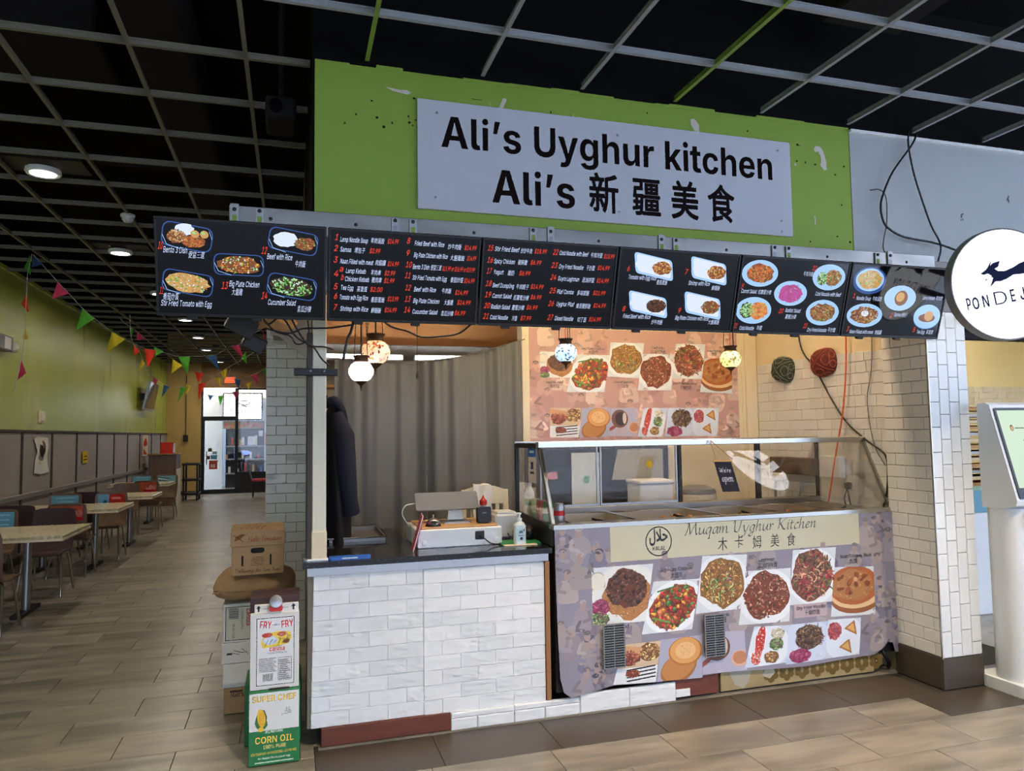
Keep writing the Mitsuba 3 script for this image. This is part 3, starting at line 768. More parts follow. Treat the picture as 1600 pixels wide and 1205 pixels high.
SCREENS = {
 1: ([('bento',.183,.189,.146,.147,),('beefrice',.799,.172,.153,.136,),('bigchicken',.476,.445,.150,.130,),('stirtomato',.181,.654,.148,.134,),('cucumber',.793,.649,.155,.139,)],
  [('Bento 3 Dish',.045,.356,.136,),('便當三選',.185,.392,.091,),('Beef with Rice',.639,.370,.154,),('牛肉飯',.808,.431,.065,),('Big Plate Chicken',.415,.672,.180,),('大盤雞',.430,.754,.064,),('番茄炒蛋',.036,.826,.089,),('Stir Fried Tomato with Egg',.023,.897,.291,),('Cucumber Salad',.644,.850,.171,),('青瓜沙律',.823,.911,.087,)],
  [('10',.015,.326,.028,),('12',.605,.319,.033,),('13',.368,.702,.039,),('11',.016,.778,.023,),('14',.603,.790,.037,)]),
 2: ([],
  [('Lamp Noodle Soup',.071,.143,.176,),('羊肉湯面',.263,.135,.089,),('Samsa',.072,.249,.071,),('烤包子',.162,.248,.068,),('Naan Filled with meat',.073,.375,.212,),('肉餡饢',.296,.369,.070,),('Lamp Kebab',.110,.474,.129,),('羊肉串',.269,.478,.068,),('Chicken Kebab',.105,.562,.157,),('雞肉串',.276,.559,.067,),('Tea Egg',.079,.658,.083,),('茶葉蛋',.183,.665,.068,),('Tomato with Egg Rice',.073,.763,.185,),('番茄蛋飯',.275,.775,.091,),('Shrimp with Rice',.079,.888,.182,),('鮮蝦飯',.278,.894,.067,),('Fried Beef with Rice',.549,.136,.200,),('炒牛肉飯',.773,.148,.093,),('Big Plate Chicken with Rice',.547,.264,.229,),('大盤雞飯',.792,.270,.100,),('Bento 3 Dish',.543,.393,.113,),('便當三選',.663,.390,.074,),('Stir Fried Tomato with Egg',.544,.512,.234,),('番茄炒蛋',.801,.516,.090,),('Beef with Rice',.557,.642,.151,),('牛肉飯',.746,.644,.067,),('Big Plate Chicken',.555,.770,.180,),('大盤雞',.766,.774,.064,),('Cucumber Salad',.553,.893,.172,),('青瓜沙律',.748,.901,.087,)],
  [('1',.036,.130,.024,),('2',.031,.246,.027,),('3',.030,.369,.027,),('4',.033,.517,.031,),('a',.069,.462,.027,),('b',.078,.554,.020,),('5',.033,.656,.027,),('6',.035,.759,.025,),('7',.033,.881,.025,),('$14.99',.371,.134,.072,),('$2.99',.257,.247,.069,),('$14.99',.376,.376,.073,),('$2.99',.358,.479,.070,),('$1.99',.356,.562,.068,),('$2.00',.268,.665,.081,),('$13.99',.384,.762,.071,),('$14.99',.366,.886,.081,),('8',.496,.121,.024,),('9',.493,.255,.025,),('10',.494,.380,.043,),('11',.492,.499,.040,),('12',.497,.634,.039,),('13',.497,.761,.040,),('14',.495,.882,.042,),('$14.99',.885,.152,.084,),('$14.99',.907,.268,.063,),('$15.99 or $16.99 or $19.99',.742,.397,.224,),('$14.99',.895,.521,.073,),('$14.99',.837,.659,.090,),('$14.99',.856,.771,.094,),('$6.99',.841,.893,.076,)]),
 3: ([],
  [('Stir Fried Beef',.084,.142,.175,),('炒炒牛肉',.269,.144,.085,),('Spicy Chicken',.084,.280,.151,),('椒麻雞',.255,.277,.069,),('Yogurt',.085,.404,.073,),('酸奶',.189,.405,.047,),('Beef Dumpling',.085,.556,.156,),('牛肉餃子',.255,.558,.094,),('Carrot Salad',.088,.677,.140,),('紅蘿蔔沙律',.241,.686,.113,),('Radish Salad',.083,.804,.139,),('蘿蔔沙律',.235,.803,.091,),('Cold Noodle',.082,.927,.131,),('冷面',.240,.929,.040,),('Cold Noodle with Beef',.554,.143,.217,),('牛肉冷面',.790,.144,.091,),('Dry Fried Noodle',.558,.301,.186,),('干炒面',.765,.298,.066,),('Guyro Laghman',.558,.441,.163,),('過油拌面',.742,.441,.094,),('Pilaf Combo',.559,.596,.128,),('多味抓飯',.711,.598,.095,),('Uyghur Pilaf',.563,.742,.135,),('維吾爾抓飯',.714,.753,.112,),('Diced Noodle',.559,.914,.143,),('切丁面',.732,.918,.071,)],
  [('15',.033,.144,.040,),('16',.034,.278,.043,),('17',.035,.403,.036,),('18',.033,.544,.045,),('19',.033,.673,.046,),('20',.032,.800,.044,),('21',.030,.924,.042,),('22',.504,.145,.040,),('23',.499,.297,.048,),('24',.499,.436,.046,),('25',.500,.593,.049,),('26',.500,.746,.045,),('27',.502,.912,.043,),('$18.99',.368,.142,.090,),('$6.99',.345,.273,.080,),('$6.99',.269,.403,.081,),('$14.99',.360,.551,.095,),('$6.99',.365,.674,.081,),('$6.99',.341,.797,.082,),('$7.99',.302,.926,.080,),('$15.99',.890,.151,.084,),('$14.99',.850,.291,.093,),('$14.99',.852,.443,.095,),('$21.99',.834,.592,.097,),('$14.99',.846,.743,.097,),('$14.99',.821,.912,.095,)]),
 4: ([('t_tomato',.284,.214,.184,.145,),('t_shrimp',.743,.228,.180,.154,),('t_beef',.272,.678,.184,.145,),('t_chicken',.728,.666,.184,.154,)],
  [('Tomato with Egg Rice',.085,.379,.228,),('番茄蛋飯',.315,.423,.091,),('Shrimp with Rice',.579,.413,.184,),('鮮蝦飯',.781,.459,.072,),('Fried Beef with Rice',.075,.858,.225,),('炒牛肉飯',.310,.917,.094,),('Big Plate Chicken with Rice',.504,.854,.287,),('大盤雞飯',.789,.892,.098,)],
  [('6',.066,.285,.024,),('7',.534,.286,.029,),('8',.062,.774,.028,),('9',.517,.769,.028,)]),
 5: ([('carrot',.175,.220,.166,.176,),('radish',.477,.456,.156,.168,),('coldbeef',.811,.220,.160,.177,),('cold',.164,.698,.165,.180,),('dryfried',.803,.690,.162,.177,)],
  [('Carrot Salad',.026,.480,.140,),('紅蘿蔔沙律',.178,.480,.118,),('Cold Noodle',.057,.957,.132,),('冷面',.209,.945,.053,),('Radish Salad',.449,.704,.142,),('蘿蔔沙律',.457,.786,.102,),('牛肉冷面',.563,.214,.091,),('Cold Noodle with Beef',.703,.468,.246,),('Dry Fried Noodle',.681,.951,.187,),('干炒面',.877,.943,.077,)],
  [('19',.017,.426,.024,),('21',.005,.936,.030,),('20',.388,.723,.042,),('22',.635,.145,.043,),('23',.638,.908,.035,)]),
 6: ([('soup',.196,.225,.166,.183,),('samsa',.531,.446,.167,.180,),('naan',.204,.703,.182,.168,),('tea',.845,.686,.145,.176,)],
  [('Noodle Soup',.089,.499,.145,),('牛肉湯面',.250,.495,.094,),('Samsa',.496,.700,.072,),('烤包子',.575,.698,.059,),('Naan Filled with meat',.080,.956,.238,),('肉餡饢',.332,.954,.071,),('Tea Egg',.762,.928,.088,),('茶葉蛋',.864,.927,.076,),('Lamp Kebab',.757,.449,.131,),('羊肉串',.896,.445,.074,)],
  [('1',.048,.477,.030,),('2',.451,.718,.031,),('3',.043,.928,.027,),('5',.714,.909,.033,)]),
}
BUNT = [
('long',[[-2.777,9.25,3.673],[-2.626,9.6,3.447],[-2.556,9.8,3.344],[-2.484,10.1,3.22],[-2.417,10.4,3.141],[-2.3,10.8,3.034],[-2.216,11.2,2.984],[-2.121,12.0,2.954],[-2.02,12.4,2.963],[-1.79,13.0,2.94],[-1.606,13.0,2.943],[-1.362,13.0,2.958],[-1.194,12.9,2.971],[-0.923,12.3,3.044],[-0.78,12.0,3.041],[-0.389,11.0,3.17],[0.093,11.6,3.488]],[('green',[-2.808,9.25,3.671],[-2.876,9.28,3.529],[-2.79,9.23,3.436]),('blue',[-2.792,9.3,3.677],[-2.697,9.33,3.586],[-2.801,9.28,3.533]),('pink',[-2.654,9.7,3.466],[-2.538,9.73,3.332],[-2.703,9.68,3.254]),('green',[-2.533,10.3,3.252],[-2.4,10.33,3.13],[-2.6,10.28,2.962]),('yellow',[-2.343,11.0,3.061],[-2.182,11.03,2.963],[-2.403,10.98,2.76]),('red',[-2.157,12.2,2.977],[-1.992,12.23,2.944],[-2.095,12.18,2.662]),('green',[-1.79,13.0,2.94],[-1.61,13.03,2.946],[-1.638,12.98,2.633]),('blue',[-1.362,13.0,2.958],[-1.206,13.03,2.985],[-1.159,12.98,2.713]),('pink',[-0.908,12.1,3.021],[-0.788,12.13,3.057],[-0.726,12.08,2.831]),('green',[-0.668,11.7,2.9],[-0.733,11.73,2.795],[-0.647,11.68,2.703])]),
('second',[[-2.59,12.6,3.498],[-2.577,13.0,3.457],[-2.462,13.3,3.376],[-2.377,13.6,3.288],[-2.323,14.0,3.217],[-2.234,14.5,3.172],[-2.154,15.0,3.096],[-2.038,15.4,3.013],[-1.889,16.0,2.953],[-1.729,16.2,2.919],[-1.416,16.3,2.837],[-1.146,16.2,2.818],[-0.995,16.0,2.791],[-0.796,15.5,2.832],[-0.641,15.0,2.844],[-0.529,14.5,2.864],[-0.422,14.0,2.88],[0.05,15.0,3.399]],[('green',[-2.511,13.0,3.406],[-2.469,13.03,3.37],[-2.476,12.98,3.238]),('pink',[-2.499,13.5,3.403],[-2.365,13.53,3.28],[-2.502,13.48,3.248]),('green',[-2.372,14.3,3.251],[-2.208,14.33,3.154],[-2.335,14.28,3.077]),('yellow',[-2.183,15.2,3.115],[-2.016,15.23,2.997],[-2.198,15.18,2.83]),('red',[-1.901,16.1,2.962],[-1.721,16.13,2.914],[-1.823,16.08,2.712]),('yellow',[-1.529,16.3,2.876],[-1.419,16.33,2.839],[-1.437,16.28,2.648]),('blue',[-1.139,16.1,2.811],[-1.003,16.13,2.801],[-1.048,16.08,2.597]),('pink',[-0.78,15.2,2.809],[-0.651,15.23,2.863],[-0.623,15.18,2.631]),('yellow',[-0.867,15.5,2.664],[-0.76,15.53,2.719],[-0.828,15.48,2.535]),('green',[-0.518,14.2,2.838],[-0.429,14.23,2.901],[-0.437,14.18,2.695])]),
('low',[[-2.321,12.0,3.451],[-2.307,12.0,3.162],[-2.299,12.2,3.032],[-2.254,12.4,2.948],[-2.252,12.6,2.849],[-2.231,12.7,2.778],[-2.16,12.9,2.612],[-2.081,13.0,2.547],[-1.994,13.0,2.474],[-1.908,13.0,2.443],[-1.718,12.8,2.421],[-1.61,12.7,2.415],[-1.405,12.4,2.447],[-1.264,12.2,2.474],[-1.035,11.8,2.583],[-0.92,11.6,2.634],[-0.619,11.0,2.74],[-0.352,10.5,2.851],[0.091,11.3,3.294]],[('red',[-2.318,12.3,3.044],[-2.241,12.33,2.94],[-2.302,12.28,2.855]),('yellow',[-2.252,12.6,2.849],[-2.219,12.63,2.772],[-2.299,12.58,2.635]),('pink',[-2.177,13.0,2.619],[-2.086,13.03,2.549],[-2.124,12.98,2.451]),('blue',[-1.994,13.0,2.474],[-1.912,13.03,2.445],[-2.026,12.98,2.254]),('green',[-1.718,12.8,2.421],[-1.626,12.83,2.423],[-1.749,12.78,2.172]),('yellow',[-1.62,12.7,2.467],[-1.547,12.73,2.428],[-1.624,12.68,2.28]),('red',[-1.394,12.3,2.44],[-1.277,12.33,2.483],[-1.388,12.28,2.189]),('yellow',[-1.026,11.7,2.574],[-0.931,11.73,2.646],[-0.952,11.68,2.458]),('pink',[-0.42,10.9,3.154],[-0.35,10.93,3.022],[-0.348,10.88,2.915])]),
('end',[[-2.79,9.25,3.679],[-2.827,9.25,3.438],[-2.829,9.25,3.257],[-2.835,9.25,3.005],[-2.84,9.25,2.719],[-2.864,9.25,2.49],[-2.906,9.25,2.22],[-2.935,9.25,2.136]],[('red',[-2.829,9.25,3.257],[-2.89,9.28,3.116],[-2.798,9.23,3.011]),('yellow',[-2.838,9.25,2.883],[-2.867,9.28,2.722],[-2.796,9.23,2.717]),('pink',[-2.864,9.25,2.49],[-2.916,9.28,2.251],[-2.805,9.23,2.34])]),
('far',[[-2.462,22.47,3.136],[-2.442,22.3,2.978],[-2.271,22.3,2.815],[-1.915,22.3,2.779],[-1.625,22.3,2.871],[-1.333,22.3,3.001],[-1.326,22.47,3.143]],[('blue',[-2.271,22.3,2.815],[-2.138,22.33,2.799],[-2.216,22.28,2.65]),('green',[-2.0,22.3,2.779],[-1.866,22.33,2.781],[-1.944,22.28,2.504]),('pink',[-1.625,22.3,2.89],[-1.455,22.33,2.947],[-1.518,22.28,2.687])])]
# ================================================================ sign, beam and menu screens
k = thing('shop_sign', "large white board sign reading Ali's Uyghur kitchen in black on the green bulkhead", 'sign')
SX, SZ = .669, 2.862
part(k, 'board', MB().box(SX, 3.146, 3.968, 3.986, SZ, 3.494, .002), 'm_sign')
P = Print()
P.text("Ali\u2019s Uyghur kitchen", .80, 3.228, .18, (26, 20, 20), 1, width=2.215, size=150)
P.text("Ali\u2019s", 1.095, 2.93, .195, (30, 22, 22), 1, width=.525, size=150)
for c, x in zip('新疆美食', (1.70, 1.985, 2.25, 2.51)):
    P.text(c, x, 2.945, .185, (30, 24, 26), 1, width=.20, name='Noto Sans CJK', size=130, fat=.028)
P.place(k, 'lettering', frame([0, 3.9675, 0], [1, 0, 0], [0, 0, 1]), bsdf='m_print_matte', label="black lettering Ali's Uyghur kitchen and Chinese characters")
for x, z in [(.78, 3.42), (.77, 2.93), (3.05, 3.43), (3.06, 2.96), (3.06, 2.89), (1.9, 3.41), (1.9, 2.93)]:
    part(k, 'screw', MB().lathe([(0, .004), (.006, .003), (.008, 0)], 10, frame([x, 3.968, z], [1, 0, 0], [0, 0, 1], [0, -1, 0])), 'm_screw', smooth=40)

k = thing('steel_beam', 'long stainless steel beam that carries the six menu screens', 'beam')
put(k + '__body', one(-.286, 3.925, 3.61, 3.70, 2.30, 2.693, .002), 'm_steel')
for x in (-.1, .3, .9, 1.6, 2.4, 3.1, 3.7):
    part(k, 'bolt', MB().lathe([(0, .004), (.007, .003), (.009, 0)], 8, frame([x, 3.61, 2.64], [1, 0, 0], [0, 0, 1], [0, -1, 0])), 'm_dark_metal')
part(k, 'end_bracket', MB().box(-.23, -.12, 3.7, 3.99, 2.5, 2.56).box(3.8, 3.88, 3.7, 4.0, 2.5, 2.6).box(1.5, 1.6, 3.7, 4.0, 2.4, 2.5), 'm_dark_metal')

EP = dict(lettering=(205, 220, 255), plate=(168, 208, 250), rim=(52, 84, 150), price=(236, 66, 40), orange=(226, 112, 44), yellow=(232, 184, 66), tan=(206, 158, 96),
          brown=(128, 76, 40), dark=(62, 40, 30), leaf_green=(84, 160, 62), pale_green=(160, 218, 136), magenta=(190, 80, 156), rice=(226, 236, 252), tray_black=(20, 26, 46))
EK = list(EP); EV = np.array([EP[q] for q in EK], float)
def snap(c):
    return EK[int(((EV[2:] - np.asarray(c, float)) ** 2).sum(1).argmin()) + 2]

SW, SH = .735, .4397
HEAP_TONE[:] = [.86, 1.25]
names = ['menu screen with five food boxes, leftmost of the row', 'menu screen listing dishes 1 to 14, second from the left', 'menu screen listing dishes 15 to 27, third from the left',
         'menu screen with four white food trays', 'menu screen with five round plates of salads and noodles', 'menu screen mirroring a round sign, rightmost of the row']
srng = np.random.default_rng(21)
def rrect(cx, cy, rx, ry, r, rot=0, skew=0):
    g = sbox(-rx + r, -ry + r, rx - r, ry - r).buffer(r, quad_segs=4)
    if skew: g = affinity.affine_transform(g, [1, skew, 0, 1, 0, 0])
    return affinity.translate(affinity.rotate(g, rot, origin=(0, 0)), cx, cy)
def screen_dish(P, nm, u, v, rx, ry):
    x, y, a, b = u * SW, (1 - v) * SH, rx * SW, ry * SH
    if nm in ('bento', 'beefrice', 'bigchicken', 'stirtomato', 'cucumber'):
        rot = -8 if nm != 'bigchicken' else 0
        P.add(rrect(x, y, a * .98, b * .86, b * .5, rot), EP['rim'], 1); P.add(rrect(x, y, a * .93, b * .78, b * .45, rot), EP['tray_black'], 2)
        P.line([(x - a * .95, y + b * .1), (x - a * .8, y - b * .55), (x - a * .3, y - b * .84)], .0025, EP['plate'], 3)
        P.line([(x + a * .96, y - b * .1), (x + a * .85, y + b * .45)], .002, EP['plate'], 3)
        if nm == 'bento':
            heap(P, x - a * .1, y + b * .5, a * .36, b * .42, 'white', srng); heap(P, x - a * .4, y, a * .38, b * .45, 'mush', srng, 6); heap(P, x + a * .25, y - b * .3, a * .45, b * .42, 'carrot', srng, 6)
            for ex in (.3, .66): P.ell(x + a * ex, y + b * .22, a * .17, b * .26, (196, 170, 90), 28, -20); P.ell(x + a * (ex - .04), y + b * .3, a * .07, b * .1, (232, 214, 150), 29)
        elif nm == 'beefrice':
            heap(P, x - a * .3, y + b * .12, a * .48, b * .6, 'white', srng); heap(P, x + a * .45, y - b * .15, a * .42, b * .5, nm, srng, 6)
        else:
            heap(P, x, y, a * .84, b * .70, nm, srng, 4, rot=rot)
    elif nm.startswith('t_'):
        P.add(rrect(x, y, a * .86, b * .84, b * .3, -9, -.35), EP['plate'], 1); P.add(rrect(x, y + b * .04, a * .76, b * .7, b * .25, -9, -.35), EP['rice'], 2)
        P.line([(x - a * .9, y + b * .0), (x - a * .2, y - b * .78), (x + a * .7, y - b * .88)], .003, EP['rim'], 0)
        heap(P, x - a * .33, y + b * .12, a * .46, b * .5, 'white', srng, 4)
        heap(P, x + a * .36, y - b * .1, a * .43, b * .54, {'t_tomato': 'tsoup', 't_shrimp': 'tsoup', 't_beef': 'tbeef', 't_chicken': 'beefrice'}[nm], srng, 6)
    else:
        if nm in ('tea', 'soup'):
            P.ell(x, y - b * .18, a * .96, b * .86, EP['rim'], 0)
        P.ell(x, y, a * .97, b * .97, EP['rim' if nm == 'soup' else 'plate'], 1, n=9); P.ell(x, y + b * .02, a * .84, b * .84, EP['plate'], 2, n=9)
        if nm == 'coldbeef':
            heap(P, x - a * .38, y - b * .1, a * .3, b * .5, 'cucumber', srng); heap(P, x + a * .25, y, a * .48, b * .6, 'dryfried', srng, 6)
        elif nm == 'cold':
            heap(P, x - a * .35, y, a * .4, b * .55, 'cucumber', srng); heap(P, x + a * .25, y, a * .5, b * .62, 'cold', srng, 6)
        elif nm == 'samsa':
            P.ell(x + a * .06, y, a * .4, b * .58, (140, 96, 60), 3, 20); P.ell(x, y + b * .08, a * .26, b * .36, (190, 140, 90), 4, 20)
        elif nm == 'naan':
            heap(P, x, y, a * .72, b * .7, 'naanbowl', srng); heap(P, x, y + b * .15, a * .2, b * .25, 'white', srng, 20, dens=.3)
        elif nm == 'tea':
            P.ell(x, y, a * .82, b * .6, EP['plate'], 3); P.ell(x, y - b * .1, a * .6, b * .34, (96, 56, 36), 4); P.ell(x + a * .12, y + b * .05, a * .32, b * .4, (190, 150, 60), 5); P.ell(x + a * .06, y + b * .14, a * .14, b * .16, (232, 206, 130), 6)
        else:
            heap(P, x, y, a * .7, b * .68, nm, srng)
for i in range(6):
    x0 = -.583 + .745 * i
    ey = np.array([0, -.13, .42]) / SH
    fm = frame([x0, 3.58, 2.153], [1, 0, 0], ey)
    k = thing('menu_screen', names[i], 'screen', 'menu screens in a row over the counter')
    part(k, 'casing', MB(fm).box(0, SW, 0, SH, -.045, -.003, .003), 'm_black')
    bz = MB(fm)
    for a in [(0, SW, 0, .016), (0, SW, SH - .012, SH), (0, .01, .016, SH - .012), (SW - .01, SW, .016, SH - .012)]:
        bz.box(a[0], a[1], a[2], a[3], -.004, .004, .001)
    part(k, 'bezel', bz, 'm_black')
    part(k, 'glass', MB(fm).box(.009, SW - .009, .015, SH - .011, -.004, 0), 'm_black_gloss')
    for q in (.2, .58):
        part(k, 'clip', MB(fm).box(q * SW - .022, q * SW + .022, -.014, .004, -.02, .003, .002), 'm_dark_metal')
    sx = [-.262, .493, 1.221, 1.979, 2.722, 3.469][i]; sx2 = [-.15, .582, 1.32, 2.07, 2.819, 3.566][i]
    for q, xx in enumerate((sx, sx2)):
        s_ = part(k, 'strap', MB().box(xx - .019, xx + .019, 3.600, 3.6095, 2.42, 2.685 if (i + q) % 3 else 2.70, .001).box(xx - .019, xx + .019, 3.545, 3.61, 2.42, 2.43), 'm_alu', label='metal mounting strap')
        part(s_, 'screw', MB().lathe([(0, .006), (.008, .005), (.010, 0)], 10, frame([xx, 3.6, 2.672], [1, 0, 0], [0, 0, 1], [0, -1, 0])), 'm_dark_metal')
        part(s_, 'slot', one(xx - .010, xx + .010, 3.5985, 3.6, 2.585, 2.645), 'm_green' if (i * 2 + q) % 3 != 2 else 'm_screw')
    P = Print()
    D, TT, NN = SCREENS[i + 1]
    for d in D: screen_dish(P, *d)
    th = SH * (.062 if i in (0,) else .054)
    for t, u, v, w in TT:
        c = is_cjk(t)
        P.text(t, u * SW, (1 - v) * SH, th * (.9 if c else 1), EP['lettering'], 40, width=w * SW, shear=.14, rot=0, weight='Medium', size=40)
    for t, u, v, w in NN:
        P.text(t, u * SW, (1 - v) * SH, th * (1.25 if len(t) < 3 else 1), EP['price'], 41, width=w * SW, shear=.22, weight='SemiBold', size=40)
    if i == 1: P.add(rrect(.52 * SW, .5 * SH, .001, .001, .0005), EP['rim'], 0)
    for ek in EK:
        sub = lambda c, ek=ek: (ek if tuple(c) == EP[ek] else None) == ek or (tuple(c) not in EP.values() and snap(c) == ek)
        v, f, c = P.tris(sub)
        if v is None: continue
        v = v.copy(); v[:, 2] += .0006
        if ek == 'tray_black':
            part(k, 'picture', (v @ fm[:3, :3].T + fm[:3, 3], f), 'm_black_gloss'); continue
        e = glow(EP[ek], 1.0); e['sampling_weight'] = 0.0
        part(k, {'lettering': 'lettering', 'price': 'price_lettering'}.get(ek, 'picture'), kind='stuff', mesh=(v @ fm[:3, :3].T + fm[:3, 3], f), bsdf='m_black_gloss', emitter=e)

# round lit sign of the neighbouring shop, same print on both; back glow raised for its reflections
k = thing('round_light_sign', 'round glowing white sign with a leaping fox and the word PONDEJOY', 'sign')
cx, cy, cz, R = 3.90, 3.12, 2.412, .322
qx = np.array([math.cos(math.radians(15)), -math.sin(math.radians(15)), 0.0]); qy = np.array([-qx[1], qx[0], 0.0])
fy = frame([cx, cy, cz] + qy * .03, qx, [0, 0, 1])
part(k, 'rim', MB().lathe([(R - .006, -.032), (R, -.032), (R + .003, -.026), (R + .003, .026), (R, .032), (R - .006, .032)], 72, fy), 'm_grey_plastic', smooth=40)
for s_, yy in ((-1, cy), (1, cy + .06)):
    fr = frame([cx, cy, cz] + qy * (yy - cy), -s_ * qx, [0, 0, 1])
    put(nextkey(k + '__face'), MB(fr).lathe([(R - .006, 0), (0.0005, 0)], 72), 'm_white', emitter=glow((252, 252, 255), 1.03 if s_ < 0 else 2.2))
    P = Print(); sc = .00373 / 5.475
    fox = [(320, 482), (365, 450), (385, 425), (414, 372), (404, 415), (430, 392), (488, 374), (472, 422), (440, 440), (470, 462), (530, 460), (600, 430), (657, 395), (720, 372), (790, 380), (850, 350), (905, 300), (880, 370), (835, 420), (860, 470), (910, 500), (845, 490), (790, 460), (720, 475), (657, 485), (600, 490), (540, 525), (490, 545), (440, 548), (415, 575), (395, 592), (410, 560), (425, 515), (400, 508), (355, 545), (358, 530), (398, 520), (415, 500), (380, 480), (345, 492)]
    P.add([((a - 531) * sc, (569 - b) * sc) for a, b in fox], (44, 50, 80), 1)
    ang = 11.5
    for ch, (a, b, w, h) in zip('PONDEJOY', [(190, 790, 40, 100), (240, 785, 60, 100), (325, 768, 62, 100), (415, 750, 130, 108), (568, 722, 46, 104), (650, 705, 50, 104), (720, 690, 66, 104), (800, 675, 56, 104)]):
        P.text(ch, (a - 531) * sc, (569 - b) * sc, h * sc, (44, 50, 80), 1, width=w * sc * 1.05, rot=ang * .8, weight='Light' if ch == 'D' else 'SemiBold', size=80)
    v, f, c = P.tris(); v[:, 2] += .001
    part(k, 'lettering', (v @ fr[:3, :3].T + fr[:3, 3], f), 'm_print_matte', color=c, label='dark blue fox and lettering')
part(k, 'wall_arm', MB().tube([[cx + .14, cy + .03, cz + .05], [cx + .80, 4.02, cz + .05]], .022, 10).tube([[cx + .14, cy + .03, cz - .1], [cx + .80, 4.02, cz - .1]], .022, 10), 'm_dark_metal', smooth=True)

# self-order kiosk
k = thing('ordering_kiosk', 'white self-order kiosk with a pale green screen at the right edge', 'kiosk')
prof = [(3.56, 1.745), (3.50, 1.75), (3.475, 1.735), (3.325, 1.155), (3.335, 1.12), (3.42, 1.10), (3.56, 1.10)]
kb = MB()
kb.prism(Polygon(prof).buffer(-.012).buffer(.012, quad_segs=4), .60, frame([4.145, 0, 0], [0, 1, 0], [0, 0, 1]))
part(k, 'head', kb, 'm_kiosk', smooth=30)
part(k, 'pedestal', MB().rbox(4.15, 4.72, 3.36, 3.58, .07, 1.10, .09, n=8), 'm_kiosk', smooth=40)
part(k, 'foot', MB().rbox(4.12, 4.78, 3.26, 3.66, .0, .07, .1, n=8), 'm_white', smooth=40)
sl = np.array([0, 3.475 - 3.325, 1.735 - 1.155]); sl /= np.linalg.norm(sl)
fk = frame([4.165, 3.3255, 1.168], [1, 0, 0], sl)
part(k, 'glass', MB(fk).rbox(0, .56, -.005, .565, -.002, .004, .015), 'm_black_gloss')
put(k + '__display', MB(fk).box(.018, .542, .062, .548, .004, .0045), 'm_black_gloss', emitter=glow((206, 226, 190), .95))
P = Print()
P.add(rrect(.25, .26, .09, .017, .006), (236, 200, 40), 1); P.text('START ORDER', .19, .255, .012, (90, 80, 30), 2, width=.12)
P.text('PONDEJOY', .165, .345, .014, (50, 56, 50), 1, width=.1, weight='Medium')
P.add([(.19, .395), (.2, .382), (.215, .38), (.235, .385), (.245, .395), (.235, .378), (.215, .37), (.205, .366), (.198, .374)], (30, 34, 40), 1)
P.ell(.1, .435, .014, .02, (150, 110, 60), 1); P.ell(.1, .432, .009, .013, (220, 190, 150), 2); P.rect(.125, .43, .325, .437, (120, 130, 118), 1)
v, f, c = P.tris(); v[:, 2] += .0055
part(k, 'screen_lettering', (v @ fk[:3, :3].T + fk[:3, 3], f), 'm_print_matte', color=c)
part(k, 'card_reader', MB().box(4.235, 4.36, 3.30, 3.36, .99, 1.075, .006).box(4.30, 4.335, 3.36, 3.42, 1.0, 1.04), 'm_black', label='black card reader')
part(k, 'cable', MB().tube([[4.37, 3.33, 1.02], [4.32, 3.26, 1.06], [4.28, 3.27, 1.13], [4.31, 3.29, 1.18], [4.40, 3.28, 1.16]], .004, 6, smooth=8), 'm_cable', smooth=True)

# ---------------------------------------------------------------- the counter
k = thing('service_counter', 'white brick-look counter with a black top at the left of the stall', 'counter')
part(k, 'body', MB().box(.115, 1.40, 4.0, 4.28, .1, .915).box(.17, 1.40, 4.28, 4.6, .1, .915).box(.17, .66, 4.6, 5.2, 0, .915).box(.17, 1.4, 4.01, 4.55, 0, .1), 'm_concrete')
part(k, 'top', MB().prism([(.06, 3.955), (1.425, 3.955), (1.425, 4.64), (.67, 4.64), (.67, 5.21), (.17, 5.21), (.17, 4.29), (.06, 4.29)], .03, frame([0, 0, .917], [1, 0, 0], [0, 1, 0])), 'm_granite', label='black speckled counter top')
part(k, 'metal_trim', one(.082, 1.405, 3.965, 3.985, .874, .917, .001), 'm_alu', label='bare metal trim strip')
part(k, 'side_board', one(.085, .114, 3.99, 4.3, .1, .905, .002), 'm_concrete')
part(k, 'edge_strip', one(1.385, 1.412, 3.972, 4.0, .10, .872, .002), 'm_strip_wood', label='bare wooden edge strip')
part(k, 'kick_board', one(.155, .832, 3.972, 4.0, .008, .1, .003), 'm_redwood', label='worn red-brown kick board')
part(k, 'backing_board', one(.114, 1.384, 3.992, 4.0, .098, .873), 'm_foam2')
top_rows = [[.114, .196, .399, .597, .686], [.114, .296, .497, .686]]
top_rows2 = [[.69, .893, 1.091, 1.298, 1.382], [.69, .79, .991, 1.192, 1.382]]
for sheet, (rows_, zt) in enumerate(((top_rows, .873), (top_rows2, .868))):
    for r in range(10):
        js = rows_[r % 2]; z1 = zt - .0772 * r; z0 = z1 - .0772
        for a, b in zip(js[:-1], js[1:]):
            a2, b2 = a - .0012 * r if a < .12 else a, b
            part(k, 'brick', MB().plate([a2 + .0004, 3.9925, z0 + .0004], [1, 0, 0], [0, 0, 1], [0, -1, 0], b2 - a2 - .0008, .0764, .010 + rng.uniform(0, .002), .0022), 'm_foam' if rng.uniform() < .5 else 'm_foam2')
for (a, b, z0, z1) in [(.834, .98, .004, .066), (.982, 1.19, .004, .066), (1.192, 1.37, .004, .066), (1.372, 1.58, .004, .066), (.834, 1.19, .068, .097), (1.19, 1.58, .068, .097)]:
    part(k, 'brick', MB().plate([a, 3.985, z0], [1, 0, 0], [0, 0, 1], [0, -1, 0], b - a - .002, z1 - z0, .02, .005), 'm_foam')
